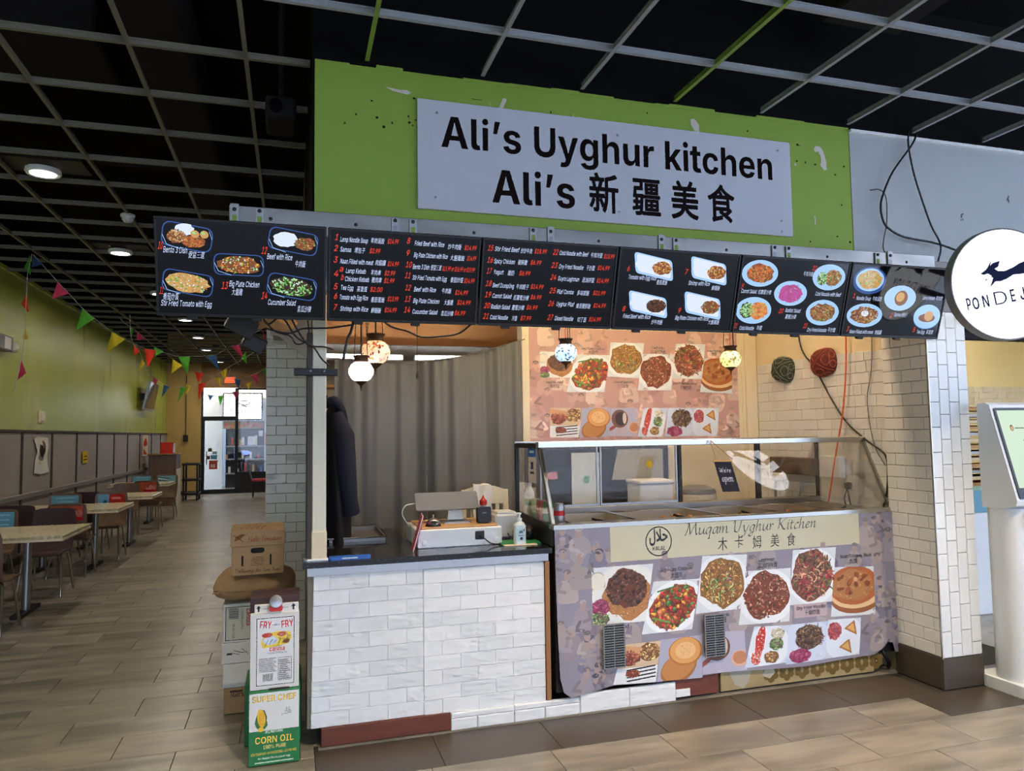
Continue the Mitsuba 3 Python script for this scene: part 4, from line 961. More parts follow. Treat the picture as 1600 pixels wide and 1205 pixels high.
put(struct('trim_3', 'rough concrete footing under the counters'), one(.14, 3.84, 3.955, 4.2, -.01, .006, .002), 'm_concrete')

# ---------------------------------------------------------------- the deli case
k = thing('deli_case', 'glass-fronted steel food counter with empty pans and a printed banner', 'food counter')
D = k
part(k, 'body', MB().box(1.445, 3.846, 3.985, 4.68, .13, .94).box(1.445, 3.846, 4.0, 4.03, .94, 1.045).box(1.445, 3.846, 4.64, 4.68, .94, 1.06).box(1.56, 1.58, 4.03, 4.64, .94, 1.05).box(3.826, 3.846, 4.03, 4.64, .94, 1.05), 'm_dark_metal')
part(k, 'left_panel', MB().prism([(3.975, 1.06), (4.70, 1.09), (4.70, .95), (3.975, .95)], .012, frame([1.433, 0, 0], [0, 1, 0], [0, 0, 1])), 'm_black', label='black side panel')
part(k, 'front_sill', MB().box(1.432, 3.848, 3.955, 4.035, 1.042, 1.074, .004), 'm_steel_plain', label='bright steel sill')
part(k, 'deck', MB().box(1.44, 1.60, 4.03, 4.68, 1.045, 1.056).box(3.80, 3.846, 4.03, 4.68, 1.045, 1.056).box(1.6, 3.8, 4.60, 4.68, 1.045, 1.10, .004).box(1.6, 3.8, 4.03, 4.06, 1.045, 1.056), 'm_steel_plain')
for x0, x1, n in [(1.60, 2.06, 'a'), (2.06, 2.66, 'b'), (2.66, 3.10, 'c'), (3.10, 3.48, 'd'), (3.48, 3.80, 'e')]:
    part(k, 'divider', one(x1 - .012, x1 + .012, 4.05, 4.61, 1.046, 1.060, .002), 'm_steel_plain')
part(k, 'top_rail', MB().box(1.425, 3.86, 4.180, 4.225, 1.508, 1.545, .004).box(1.425, 3.86, 4.66, 4.70, 1.53, 1.545, .002), 'm_steel_plain', label='steel top rails')
part(k, 'top_pane', one(1.44, 3.85, 4.225, 4.66, 1.536, 1.54), 'm_glass')
gl = np.array([0, .216, .455]); gl /= np.linalg.norm(gl)
def postx(x, w, m):
    fm = frame([x, 3.985, 1.07], [1, 0, 0], gl)
    return part(D, 'post', MB(fm).box(0, w, 0, .475, -.008, .012, .002), m)
postx(1.432, .022, 'm_steel_plain'); postx(3.826, .024, 'm_steel_plain')
part(k, 'rear_post', MB().box(1.432, 1.456, 4.66, 4.69, 1.06, 1.53).box(3.83, 3.85, 4.66, 4.69, 1.06, 1.53), 'm_black')
part(k, 'rear_post', MB().box(3.28, 3.312, 4.64, 4.67, 1.09, 1.53), 'm_dark_metal')
part(k, 'end_frame', MB().box(1.434, 1.452, 4.2, 4.69, 1.505, 1.535).prism([(4.0, 1.06), (4.012, 1.06), (4.23, 1.525), (4.215, 1.525)], .016, frame([1.436, 0, 0], [0, 1, 0], [0, 0, 1])), 'm_black')
fm = frame([1.454, 3.99, 1.072], [1, 0, 0], gl)
part(k, 'front_pane', MB(fm).box(0, 1.14, 0, .47, 0, .003), 'm_glass'); part(k, 'front_pane', MB(fm).box(1.146, 2.372, 0, .47, 0, .003), 'm_glass')
ep = Polygon([(4.01, 1.07), (4.67, 1.08), (4.67, 1.525), (4.225, 1.525)])
part(k, 'end_pane', MB().prism(ep, .003, frame([1.442, 0, 0], [0, 1, 0], [0, 0, 1])), 'm_glass'); part(k, 'end_pane', MB().prism(ep, .003, frame([3.838, 0, 0], [0, 1, 0], [0, 0, 1])), 'm_glass')
for x0, x1 in [(1.60, 2.02), (2.035, 2.63)]:
    rp = part(k, 'rear_door', MB().box(x0, x1, 4.652, 4.664, 1.10, 1.112).box(x0, x1, 4.652, 4.664, 1.5, 1.53).box(x0, x0 + .01, 4.652, 4.664, 1.112, 1.5).box(x1 - .012, x1, 4.652, 4.664, 1.112, 1.5), 'm_alu', label='framed sliding rear door')
    part(rp, 'pane', one(x0 + .01, x1 - .012, 4.656, 4.659, 1.112, 1.5), 'm_glass_rear')
part(k, 'rear_post', one(2.64, 2.665, 4.65, 4.67, 1.09, 1.53), 'm_dark_metal')
part(k, 'kick_board', one(2.19, 2.487, 3.975, 4.0, .018, .2, .002), 'm_redwood', label='bare red-brown board')
kb_ = part(k, 'base_panel', one(2.503, 3.645, 3.978, 4.0, .018, .3, .002), 'm_base_pattern', label='beige panel with rows of faded ornaments')
P = Print()
for i in range(8):
    cx0 = 2.86 + .115 * i
    for a, b in [(-.03, .02), (.03, .02), (0, .045), (-.03, -.02), (.03, -.02), (0, -.045)]:
        P.ell(cx0 + a, .088 + b * .8, .024, .02, (112, 92, 56), 0 if a else 1)
    P.ell(cx0, .085, .008, .008, (150, 130, 92), 2)
P.add([(2.56, .13), (2.6, .05), (2.66, .02), (2.7, .06), (2.72, .13)], (170, 164, 148), 1); P.add([(2.82, .13), (2.8, .08), (2.85, .06), (2.89, .09), (2.88, .13)], (176, 170, 150), 3)
P.place(kb_, 'ornament', frame([0, 3.9775, 0], [1, 0, 0], [0, 0, 1]), bsdf='m_print_matte')
for x0 in (1.5, 2.1):
    part(k, 'brick', MB().plate([1.582 if x0 == 1.5 else 1.89, 3.985, .004], [1, 0, 0], [0, 0, 1], [0, -1, 0], .305 if x0 == 1.5 else .30, .11, .02, .005), 'm_foam')
part(k, 'brick', MB().plate([2.192, 3.974, .022], [1, 0, 0], [0, 0, 1], [0, -1, 0], .095, .045, .008, .003), 'm_foam')
part(k, 'hose', MB().tube([[3.70, 4.0, .2], [3.74, 3.97, .1], [3.78, 3.99, .05], [3.8, 4.02, .02]], .012, 8, smooth=6), 'm_cable', smooth=True)

# ---- banner and poster
HEAP_TONE[:] = [.66, 1.2]
ABST = np.random.default_rng(5)
def figures(P, x0, x1, z0, z1, tint, n, layer=1, clip=None):
    """faded people standing close together in the background print, only shapes of bodies, heads and caps"""
    def cut(g, c, l):
        if clip is not None: g = g.intersection(clip)
        P.add(g, tuple(np.clip(c, 0, 255)), l)
    spots = sorted([(ABST.uniform(x0, x1), ABST.uniform(z0, z1)) for _ in range(n)], key=lambda q: -q[1])
    for i, (cx, cz) in enumerate(spots):
        s = ABST.uniform(.055, .085); c = np.array(tint[ABST.integers(len(tint))], float) * ABST.uniform(.95, 1.05); l = layer + (i % 3)
        w = s * ABST.uniform(.75, 1.0); k_ = ABST.uniform(-.3, .3) * s
        body = Polygon([(cx - w, cz - 1.5 * s), (cx - .8 * w + k_, cz - .1 * s), (cx - .3 * w + k_, cz + .25 * s), (cx + .3 * w + k_, cz + .25 * s), (cx + .8 * w + k_, cz - .1 * s), (cx + w, cz - 1.5 * s)]).buffer(-.02).buffer(.03, quad_segs=4)
        cut(body, c, l)
        sk = np.array(tint[0], float) * .7 + np.array((206, 160, 130)) * .3
        cut(affinity.translate(affinity.scale(Point(0, 0).buffer(1, quad_segs=4), .3 * s, .4 * s), cx + k_ * 1.3, cz + .55 * s), sk, l + 3)
        cut(affinity.translate(affinity.scale(Point(0, 0).buffer(1, quad_segs=4), .33 * s, .2 * s), cx + k_ * 1.35, cz + .86 * s), c * ABST.choice([.72, .8, 1.12]), l + 3)
        sg = ABST.choice([-1, 1])
        cut(LineString([(cx + sg * .7 * w + k_, cz), (cx + sg * 1.05 * w, cz - .6 * s), (cx + sg * .3 * w, cz - .75 * s)]).buffer(.14 * s, quad_segs=2), c * ABST.choice([.86, 1.1]), l + 3)
def photo(P, kind, quad, rng, k=1.0):
    """one dish photograph of the banner inside its four corners (tl, tr, br, bl)"""
    q = Polygon(quad); xs = [p[0] for p in quad]; zs = [p[1] for p in quad]
    cx, cz = sum(xs) / 4, sum(zs) / 4; w, h = (quad[1][0] - quad[0][0] + quad[2][0] - quad[3][0]) / 2, (quad[0][1] - quad[3][1] + quad[1][1] - quad[2][1]) / 2
    H = lambda fx, fz, rx, rz, kd, ly=8, rot=0, dens=1.0, under=True: heap(P, cx + fx * w, cz + fz * h, rx * w, rz * h, kd, rng, ly, q, rot, dens, under)
    def E(fx, fz, rx, rz, c, ly, rot=0): P.add(affinity.translate(affinity.rotate(affinity.scale(Point(0, 0).buffer(1, quad_segs=8), rx * w, rz * h), rot, origin=(0, 0)), cx + fx * w, cz + fz * h).intersection(q), c, ly)
    bg = {'tea': (176, 172, 190), 'bread': (170, 168, 186), 'kebab': (206, 180, 150), 'samsa': (206, 210, 222), 'meat': (186, 196, 218), 'plate': (200, 208, 224)}.get(kind, (214, 218, 222))
    P.add(q, bg, 6)
    if kind == 'pilaf':
        E(.1, -.02, .62, .55, (228, 228, 224), 7); E(-.4, .22, .17, .2, (186, 176, 156), 7); E(-.4, .25, .13, .15, (226, 222, 206), 8)
        H(.1, -.03, .42, .42, 'rice', 8); H(.1, .1, .36, .34, 'pilaf', 34); H(-.36, -.2, .16, .14, 'slaw', 10); H(-.38, -.4, .16, .13, 'leaf', 10)
    elif kind == 'chick':
        E(.05, -.02, .62, .5, (236, 238, 240), 7, 20); H(.05, -.02, .52, .40, 'chick', 8, 25)
        P.line([(cx - .42 * w, cz - .2 * h), (cx - .05 * w, cz - .32 * h)], .012 * k, (120, 150, 70), 36); P.line([(cx - .3 * w, cz + .3 * h), (cx + .1 * w, cz + .38 * h)], .009 * k, (70, 110, 50), 36)
    elif kind in ('diced', 'lag', 'dry'):
        E(0, 0, .6, .52, (232, 234, 236), 7); H(.0, .02, .48, .44, kind, 8, 10)
        if kind == 'diced': H(.0, -.1, .4, .24, 'leaf', 20, dens=.2, under=False)
    elif kind == 'naan':
        E(.05, -.16, .6, .3, (150, 92, 56), 7); E(.05, -.06, .6, .3, (222, 186, 140), 8); E(.02, .12, .6, .4, (176, 98, 56), 9); H(.0, .12, .5, .32, 'rice', 10, dens=.7)
        E(.06, .24, .05, .05, (212, 160, 112), 38)
        for _ in range(16): E(rng.uniform(-.36, .4), rng.uniform(-.08, .34), rng.uniform(.03, .1), rng.uniform(.02, .06), tuple(np.array((142, 74, 44)) * rng.uniform(.85, 1.2)), 37, rng.uniform(0, 90))
    elif kind == 'kebab':
        P.add(sbox(cx - w, cz - h, cx + w, cz - .1 * h).intersection(q), (226, 226, 228), 7)
        H(.28, .25, .28, .22, 'mush', 8); H(-.22, .15, .26, .2, 'kebab', 8); P.line([(cx - .5 * w, cz + .4 * h), (cx + .1 * w, cz + .3 * h)], .04 * k, (206, 150, 110), 9)
        for j in range(4): P.line([(cx - .3 * w, cz - (.16 + .09 * j) * h), (cx + .42 * w, cz - (.1 + .09 * j) * h)], .008 * k, (40, 40, 50), 9 + j)
        H(-.15, -.25, .18, .1, 'kebab', 14, dens=.5)
    elif kind == 'bread':
        E(-.05, -.22, .44, .34, (166, 110, 60), 8, 20); E(-.05, -.18, .4, .3, (190, 130, 74), 9, 20); E(.12, .16, .4, .34, (184, 116, 54), 10); E(.12, .18, .36, .31, (214, 156, 92), 11); E(.12, .18, .24, .2, (230, 182, 124), 12); H(.12, .18, .2, .17, 'rice', 13, dens=.5, under=False)
    elif kind == 'tea':
        E(-.15, .12, .3, .32, (110, 76, 66), 8); E(-.12, .12, .2, .24, (60, 44, 44), 9); E(.02, .14, .07, .2, (206, 190, 180), 10); E(.36, -.2, .2, .2, (214, 170, 150), 8); E(.36, -.18, .16, .16, (190, 130, 96), 9); E(-.42, -.2, .18, .06, (150, 80, 70), 8, 30)
    elif kind == 'plate':
        E(0, 0, .55, .55, (226, 230, 236), 7); H(-.22, .1, .12, .42, 'tomato', 8, -14); H(-.35, -.3, .12, .16, 'tomato', 8); H(.24, .3, .18, .14, 'dump', 8); H(.2, .02, .18, .16, 'leaf', 8); H(.06, -.3, .19, .15, 'mush', 8)
    elif kind == 'meat':
        E(0, 0, .62, .62, (206, 214, 232), 7); H(.06, .14, .36, .32, 'meat', 8); H(-.2, -.32, .27, .18, 'slaw', 34); H(.3, -.36, .16, .12, 'white', 34)
    elif kind == 'samsa':
        E(0, 0, .6, .6, (222, 228, 238), 7); H(-.26, .2, .2, .24, 'redslaw', 8)
        for (a, b) in [(.22, .22), (.05, -.26)]:
            P.add(Polygon([(cx + (a - .2) * w, cz + (b + .02) * h), (cx + (a + .12) * w, cz + (b + .22) * h), (cx + (a + .18) * w, cz + (b - .18) * h)]).intersection(q), (176, 120, 66), 36); P.add(Polygon([(cx + (a - .12) * w, cz + (b + .03) * h), (cx + (a + .08) * w, cz + (b + .15) * h), (cx + (a + .12) * w, cz + (b - .1) * h)]).intersection(q), (214, 170, 104), 37)
    for (a, b) in [(0, 1), (1, 2), (2, 3), (3, 0)]: pass
DISH = dict(pilaf=[(1.664, .816), (2.058, .818), (2.0, .487), (1.668, .493)], chick=[(2.058, .712), (2.370, .708), (2.309, .413), (1.971, .413)], diced=[(2.39, .841), (2.705, .832), (2.659, .505), (2.336, .499)], lag=[(2.689, .73), (3.018, .73), (2.991, .402), (2.63, .407)], dry=[(3.04, .837), (3.373, .838), (3.325, .497), (2.995, .5)], naan=[(3.349, .710), (3.66, .697), (3.652, .39), (3.309, .4)],
            kebab=[(1.85, .366), (2.094, .367), (2.053, .135), (1.783, .145)], bread=[(2.094, .371), (2.371, .373), (2.367, .123), (2.061, .134)], tea=[(2.371, .384), (2.67, .373), (2.677, .136), (2.37, .141)], plate=[(2.737, .389), (2.989, .379), (2.962, .152), (2.661, .147)], meat=[(2.99, .38), (3.287, .377), (3.257, .14), (2.953, .139)], samsa=[(3.287, .383), (3.54, .377), (3.518, .146), (3.257, .142)])
P = Print(); P.STEP = 2.2e-5
outl = Polygon([(1.440, 1.048), (3.868, 1.048), (3.862, .8), (3.852, .55), (3.856, .305), (3.862, .131), (3.79, .14), (3.775, .2), (3.74, .205), (3.714, .175), (3.637, .134), (3.098, .113), (2.514, .137), (2.076, .131), (1.786, .142), (1.677, .122), (1.52, .107), (1.475, .14), (1.455, .22), (1.447, .438), (1.444, .7)])
P.STEP = 5e-5; P.add(outl, (140, 134, 148), 0)
tints = [(146, 136, 144), (156, 146, 150), (142, 134, 146), (122, 118, 136), (164, 152, 152), (130, 120, 132)]
figures(P, 1.47, 1.78, .15, 1.0, tints, 26, 1, outl); figures(P, 3.60, 3.84, .2, 1.0, tints, 22, 1, outl); figures(P, 1.8, 3.6, .44, .84, tints, 50, 1, outl)
P.add([(1.784, 1.047), (3.555, 1.047), (3.557, .849), (1.786, .842)], (200, 194, 166), 5)
brng = np.random.default_rng(11)
for q in ('tea', 'bread', 'kebab', 'plate', 'meat', 'samsa', 'dry', 'naan', 'diced', 'lag', 'pilaf', 'chick'): photo(P, q, DISH[q], brng)
P.add(Point(2.098, .946).buffer(.088, quad_segs=16).difference(Point(2.098, .946).buffer(.081, quad_segs=16)), (26, 24, 26), 7)
P.text('\ufedd\ufefc\ufea3', 2.035, .945, .075, (26, 24, 26), 7, width=.125, name='NotoSansArabic', weight='Bold', size=90)
P.text('HALAL', 2.055, .893, .024, (26, 24, 26), 7, width=.088)
# the shop's name in a broad-nibbed italic hand
HAND = {
 'M': (1.15, [[(.0, .02), (.06, .0), (.14, .25), (.3, .98), (.34, 1.0)], [(.3, .95), (.46, .05)], [(.46, .05), (.6, .4), (.88, 1.0)], [(.88, 1.0), (.9, .5), (.98, .04), (1.06, .02), (1.12, .1)], [(.34, 1.0), (.2, .98), (.12, .9)]]),
 'u': (.62, [[(.04, .5), (.12, .56), (.1, .3), (.1, .08), (.2, .0), (.34, .12), (.5, .54)], [(.5, .54), (.46, .15), (.5, .02), (.6, .06)]]),
 'q': (.6, [[(.5, .5), (.34, .57), (.14, .42), (.06, .16), (.16, .0), (.32, .12), (.5, .5)], [(.52, .56), (.42, .0), (.36, -.4)], [(.26, -.42), (.46, -.38)]]),
 'a': (.58, [[(.5, .5), (.34, .57), (.14, .42), (.06, .16), (.14, .0), (.3, .1), (.48, .52)], [(.5, .56), (.44, .12), (.48, .0), (.58, .08)]]),
 'm': (.92, [[(.02, .48), (.1, .56), (.08, .02)], [(.09, .26), (.26, .54), (.36, .54), (.36, .02)], [(.37, .26), (.56, .54), (.68, .54), (.68, .1), (.74, .0), (.86, .08)]]),
 'U': (.86, [[(.0, .82), (.08, .98), (.16, .96), (.14, .5), (.18, .1), (.34, .0), (.54, .16), (.7, .98)], [(.7, .98), (.82, 1.04)]]),
 'y': (.6, [[(.02, .5), (.12, .56), (.14, .3), (.2, .04), (.3, .04)], [(.54, .56), (.4, .2), (.22, -.28), (.04, -.4), (.0, -.34)]]),
 'g': (.58, [[(.48, .5), (.34, .57), (.14, .42), (.08, .18), (.16, .03), (.3, .12), (.48, .52)], [(.5, .56), (.4, .0), (.3, -.34), (.12, -.44), (.0, -.32), (.16, -.14), (.44, -.04)]]),
 'h': (.6, [[(.2, 1.08), (.14, .8), (.06, .0)], [(.2, 1.08), (.28, 1.1)], [(.09, .26), (.28, .54), (.42, .52), (.38, .12), (.42, .0), (.54, .08)]]),
 'r': (.48, [[(.02, .48), (.12, .56), (.1, .02)], [(.1, .28), (.26, .54), (.4, .5)]]),
 'K': (.86, [[(.16, .98), (.14, .5), (.06, .04)], [(.0, .86), (.16, .98), (.26, .98)], [(.74, 1.0), (.5, .8), (.14, .46)], [(.24, .54), (.5, .1), (.66, .0), (.8, .12)]]),
 'i': (.3, [[(.02, .48), (.12, .56), (.08, .14), (.14, .0), (.26, .1)], [(.16, .78), (.19, .82)]]),
 't': (.36, [[(.14, .82), (.08, .2), (.14, .0), (.3, .1)], [(.0, .54), (.3, .58)]]),
 'c': (.46, [[(.42, .48), (.32, .56), (.14, .44), (.06, .18), (.14, .0), (.3, .02), (.42, .14)]]),
 'e': (.48, [[(.1, .26), (.32, .34), (.38, .5), (.26, .56), (.1, .36), (.08, .12), (.2, .0), (.42, .14)]]),
 'n': (.62, [[(.02, .48), (.12, .56), (.1, .02)], [(.11, .26), (.3, .54), (.42, .52), (.4, .12), (.46, .0), (.58, .08)]]),
 ' ': (.34, []),
 'W': (1.0, [[(.0, 1), (.22, .0), (.42, .8), (.62, .0), (.86, 1.0)]]), "'": (.16, [[(.08, 1.0), (.05, .82)]]), 'o': (.56, [[(.28, .56), (.1, .44), (.08, .14), (.24, .0), (.42, .12), (.44, .42), (.28, .56)]]),
 'p': (.56, [[(.06, .56), (.06, -.4)], [(.06, .44), (.28, .58), (.44, .4), (.36, .08), (.1, .04)]]), 'H': (.86, [[(.1, 1), (.06, .0)], [(.7, 1), (.64, .02), (.78, .06)], [(.0, .5), (.72, .54)]]),
 'l': (.28, [[(.16, 1.04), (.06, .3), (.1, .02), (.24, .1)]]), 'T': (.76, [[(.0, .92), (.3, 1.0), (.74, 1.0)], [(.4, 1.0), (.34, .0)]]), 's': (.42, [[(.36, .5), (.2, .56), (.12, .42), (.3, .2), (.24, .02), (.04, .06)]]),
 'F': (.7, [[(.2, 1.0), (.12, .0)], [(.0, .94), (.66, 1.02)], [(.16, .52), (.5, .56)]]), 'w': (.76, [[(.02, .54), (.16, .0), (.34, .44), (.48, .0), (.68, .56)]]), 'S': (.6, [[(.54, .9), (.3, 1.02), (.12, .8), (.44, .36), (.34, .02), (.02, .1)]]),
 'd': (.58, [[(.48, .5), (.3, .57), (.1, .36), (.08, .1), (.2, .0), (.38, .14), (.5, .5)], [(.56, 1.06), (.46, .12), (.54, .04)]]), ',': (.2, [[(.1, .06), (.04, -.14)]]),
}
def hand(P, text, x, y, h, color, layer, width=None, nib=(.06, .018), ang=40, shear=.16, rot=0.0):
    tot = sum(HAND[c][0] for c in text); sx = h if width is None else width / tot
    nb = affinity.rotate(affinity.scale(Point(0, 0).buffer(1, quad_segs=2), nib[0] * h, nib[1] * h), ang, origin=(0, 0)); nbc = np.asarray(nb.exterior.coords)[:-1]
    pen = 0.0; out = []
    for ch in text:
        w, st = HAND[ch]
        for s_ in st:
            p = spline([(a, b_, 0) for a, b_ in s_], 5)[:, :2] if len(s_) > 2 else np.array(s_)
            p = np.column_stack([(p[:, 0] + pen) * sx + p[:, 1] * h * shear, p[:, 1] * h])
            out += [shapely.MultiPoint(np.vstack([nbc + p[i], nbc + p[i + 1]])).convex_hull for i in range(len(p) - 1)]
        pen += w
    g = shapely.union_all(out)
    if rot: g = affinity.rotate(g, rot, origin=(0, 0))
    P.add(affinity.translate(g.simplify(h * .004), x, y), color, layer)
hand(P, 'Muqam Uyghur Kitchen', 2.275, .972, .068, (30, 28, 28), 7, width=.95)
for c, x, z in zip('木卡姆美食', (2.50, 2.615, 2.745, 2.875, 2.995), (.872, .880, .870, .872, .872)):
    P.text(c, x, z + .002, .062, (30, 28, 28), 7, width=.068, name='Noto Sans CJK', size=64, shear=.06)
cap = (44, 40, 48)
def captions(P, items, h=.022):
    for t, x, z, w in items: P.text(t, x, z, h * (1 if not is_cjk(t) else 1.25), cap, 40, width=w, weight='Medium')
P.rect(3.03, .415, 3.28, .5, (186, 164, 170), 5)
captions(P, [('Big Plate Chicken', 2.103, .765, .218), ('大盘鸡', 2.171, .727, .08), ('Laghman', 2.783, .782, .118), ('过油肉拌面', 2.773, .745, .145), ('Dry Fried Noodle', 3.046, .465, .225), ('干煸炒面', 3.105, .43, .12), ('Naan Filled w. Meat', 3.401, .763, .245), ('肉馕', 3.471, .727, .065), ('af', 1.858, .458, .035), ('oodle', 2.517, .468, .05), ('面', 2.52, .435, .028)])
P.STEP = 5e-5; P.split(.035)
def drape(v):
    v = v.copy(); x, z = v[:, 0], v[:, 1]
    v[:, 2] += .004 * np.sin(x * 7) * np.clip((1.04 - z) * 2, 0, 1) + .0025 * np.sin(z * 9 + x * 3) + .012 * np.exp(-((x - 1.5) / .12) ** 2) * np.clip(1 - z, 0, 1) * 2 + .010 * np.exp(-((x - 3.82) / .06) ** 2)
    return v
P.place(D, 'banner_print', frame([0, 3.958, 0], [1, 0, 0], [0, 0, 1]), bend=drape, label='printed banner of dishes headed Muqam Uyghur Kitchen')
for i, x0 in enumerate((1.716, 2.376)):
    vt = MB().box(x0, x0 + .138, 3.930, 3.936, .246, .497, .001)
    v_ = part(D, 'vent_grille', vt, 'm_grey_plastic', label='grey louvred vent')
    sl_ = MB()
    for r in range(17):
        for c in range(2): sl_.box(x0 + .008 + c * .064, x0 + .066 + c * .064, 3.9285, 3.931, .254 + r * .0142, .262 + r * .0142)
    part(v_, 'slots', sl_, 'm_black', kind='stuff')
# poster on the back wall
k = thing('food_poster', 'printed poster of dishes on the back wall of the stall', 'poster')
part(k, 'backing', one(1.782, 3.66, 5.402, 5.4095, 1.52, 2.43), 'm_white')
P = Print(); P.STEP = 2.5e-5
bb = sbox(1.782, 1.52, 3.66, 2.43); P.add(bb, (192, 150, 142), 0)
figures(P, 1.8, 3.65, 1.53, 2.42, [(198, 160, 150), (206, 172, 160), (186, 144, 136), (176, 134, 130), (212, 184, 170)], 110, 1, bb)
PD = dict(pilaf=[(1.869, 2.24), (2.16, 2.24), (2.126, 2.036), (1.871, 2.034)], chick=[(2.171, 2.222), (2.47, 2.221), (2.414, 1.922), (2.09, 1.921)], diced=[(2.48, 2.326), (2.781, 2.326), (2.735, 2.035), (2.445, 2.048)], lag=[(2.764, 2.239), (3.051, 2.238), (3.019, 1.938), (2.712, 1.936)], dry=[(3.076, 2.328), (3.357, 2.33), (3.308, 2.033), (3.022, 2.037)], naan=[(3.345, 2.209), (3.61, 2.214), (3.598, 1.912), (3.289, 1.925)],
          kebab=[(1.946, 1.795), (2.21, 1.794), (2.184, 1.56), (1.942, 1.563)], bread=[(2.217, 1.794), (2.466, 1.793), (2.447, 1.562), (2.191, 1.56)], tea=[(2.473, 1.793), (2.708, 1.793), (2.701, 1.558), (2.447, 1.569)], plate=[(2.766, 1.792), (2.985, 1.792), (2.926, 1.555), (2.701, 1.558)], meat=[(2.985, 1.792), (3.232, 1.791), (3.201, 1.558), (2.948, 1.555)], samsa=[(3.232, 1.791), (3.469, 1.79), (3.437, 1.554), (3.193, 1.558)])
for q in ('pilaf', 'dry', 'naan', 'diced', 'lag', 'chick', 'kebab', 'bread', 'tea', 'plate', 'meat', 'samsa'): photo(P, q, PD[q], brng, .9)
captions(P, [('Big Plate Chicken', 2.227, 2.262, .2), ('大盘鸡', 2.28, 2.232, .09), ('Laghman', 2.846, 2.282, .118), ('过油肉拌面', 2.837, 2.246, .14), ('Uyghur Pilaf', 1.917, 1.99, .147), ('手抓饭', 1.95, 1.955, .08), ('Diced Noodle', 2.5, 1.995, .17), ('丁丁炒面', 2.53, 1.96, .1), ('Dry Fried Noodle', 3.036, 1.985, .22), ('干煸炒面', 3.1, 1.95, .11), ('Naan Filled', 3.371, 2.266, .13), ('肉馕', 3.41, 2.235, .05)], .019)
P.place(k, 'print', frame([0, 5.4015, 0], [1, 0, 0], [0, 0, 1]))
# the stall's own lamp, behind the bulkhead
k = thing('strip_lamp', 'warm strip lamp behind the bulkhead over the counter', 'lamp')
part(k, 'casing', one(.5, 3.6, 4.03, 4.09, 2.935, 2.96), 'm_white')
put(k + '__tube', one(.52, 3.58, 4.04, 4.07, 2.915, 2.935), 'm_white', emitter=glow((255, 222, 184), 105, 9.0))
# ================================================================ hall: lamps, bunting, seating
for i, (x, y, lb) in enumerate([(-1.85, 6.33, 'nearest glowing recessed lamp in the hall ceiling'), (-1.83, 8.9, 'second glowing recessed lamp, left of the menu screens'), (-1.82, 11.35, 'recessed hall lamp behind the leftmost menu screen'), (-1.79, 13.8, 'recessed lamp just under the leftmost menu screen'),
                               (-1.85, 16.2, 'recessed hall lamp above the middle of the bunting'), (-1.93, 18.46, 'recessed lamp low above the bunting'), (-1.9, 21.38, 'recessed lamp nearest to the far entrance'), (-1.85, 3.85, 'recessed hall lamp above the near seating')]):
    k = thing('recessed_lamp', lb, 'lamp', 'recessed lamps of the hall ceiling')
    part(k, 'trim_ring', MB().lathe([(.095, 3.69), (.092, 3.655), (.115, 3.652), (.125, 3.665), (.12, 3.69)], 28, rotz(0, (x, y, 0))), 'm_white', smooth=30)
    put(k + '__lens', MB().lathe([(.0005, 3.662), (.094, 3.662)], 28, rotz(0, (x, y, 0))), 'm_white', emitter=glow((255, 243, 222), 225, .8))
    part(k, 'mounting_plate', MB().box(x - .3, x + .3, y - .16, y + .16, 3.72, 3.735).box(x + .14, x + .28, y - .07, y + .07, 3.735, 3.80), 'm_dark_metal', label='grey mounting plate')
k = thing('smoke_detector', 'round white smoke detector on a ceiling tee', 'smoke detector')
part(k, 'base', MB().lathe([(0.001, 3.685), (.062, 3.685), (.064, 3.665), (.055, 3.655)], 24, rotz(0, (-1.47, 7.42, 0))), 'm_white_gloss', smooth=30)
part(k, 'dome', MB().lathe([(.052, 3.656), (.048, 3.63), (.03, 3.612), (.001, 3.606)], 24, rotz(0, (-1.47, 7.42, 0))), 'm_white_gloss', smooth=40)

BL = {'long': 'long bunting of coloured flags sagging from the left ceiling towards the pillar', 'second': 'bunting of small flags sagging highest in front of the far wall', 'low': 'lowest bunting, its flags hanging in front of the wall television', 'end': 'loose bunting end hanging straight down with a red, a yellow and a pink flag', 'far': 'short far bunting in front of the entrance glass'}
for nm, st, fl in BUNT:
    k = thing('bunting', BL[nm], 'bunting')
    part(k, 'string', MB().tube(st, .004 if nm != 'far' else .006, 5, smooth=4), 'm_string', smooth=True)
    for col, a, b, c in fl:
        a, b, c = map(np.array, (a, b, c)); md = (a + b) / 2 + np.array([.0, .025, 0])
        v = np.array([a, md, b, c, (a + c) / 2, (b + c) / 2, md * .5 + c * .5 + np.array([0, .02, 0])])
        f = np.array([[0, 4, 6], [0, 6, 1], [1, 6, 5], [1, 5, 2], [4, 3, 6], [6, 3, 5]])
        part(k, 'flag', (v, f), 'm_flag_' + col, label=col + ' flag')

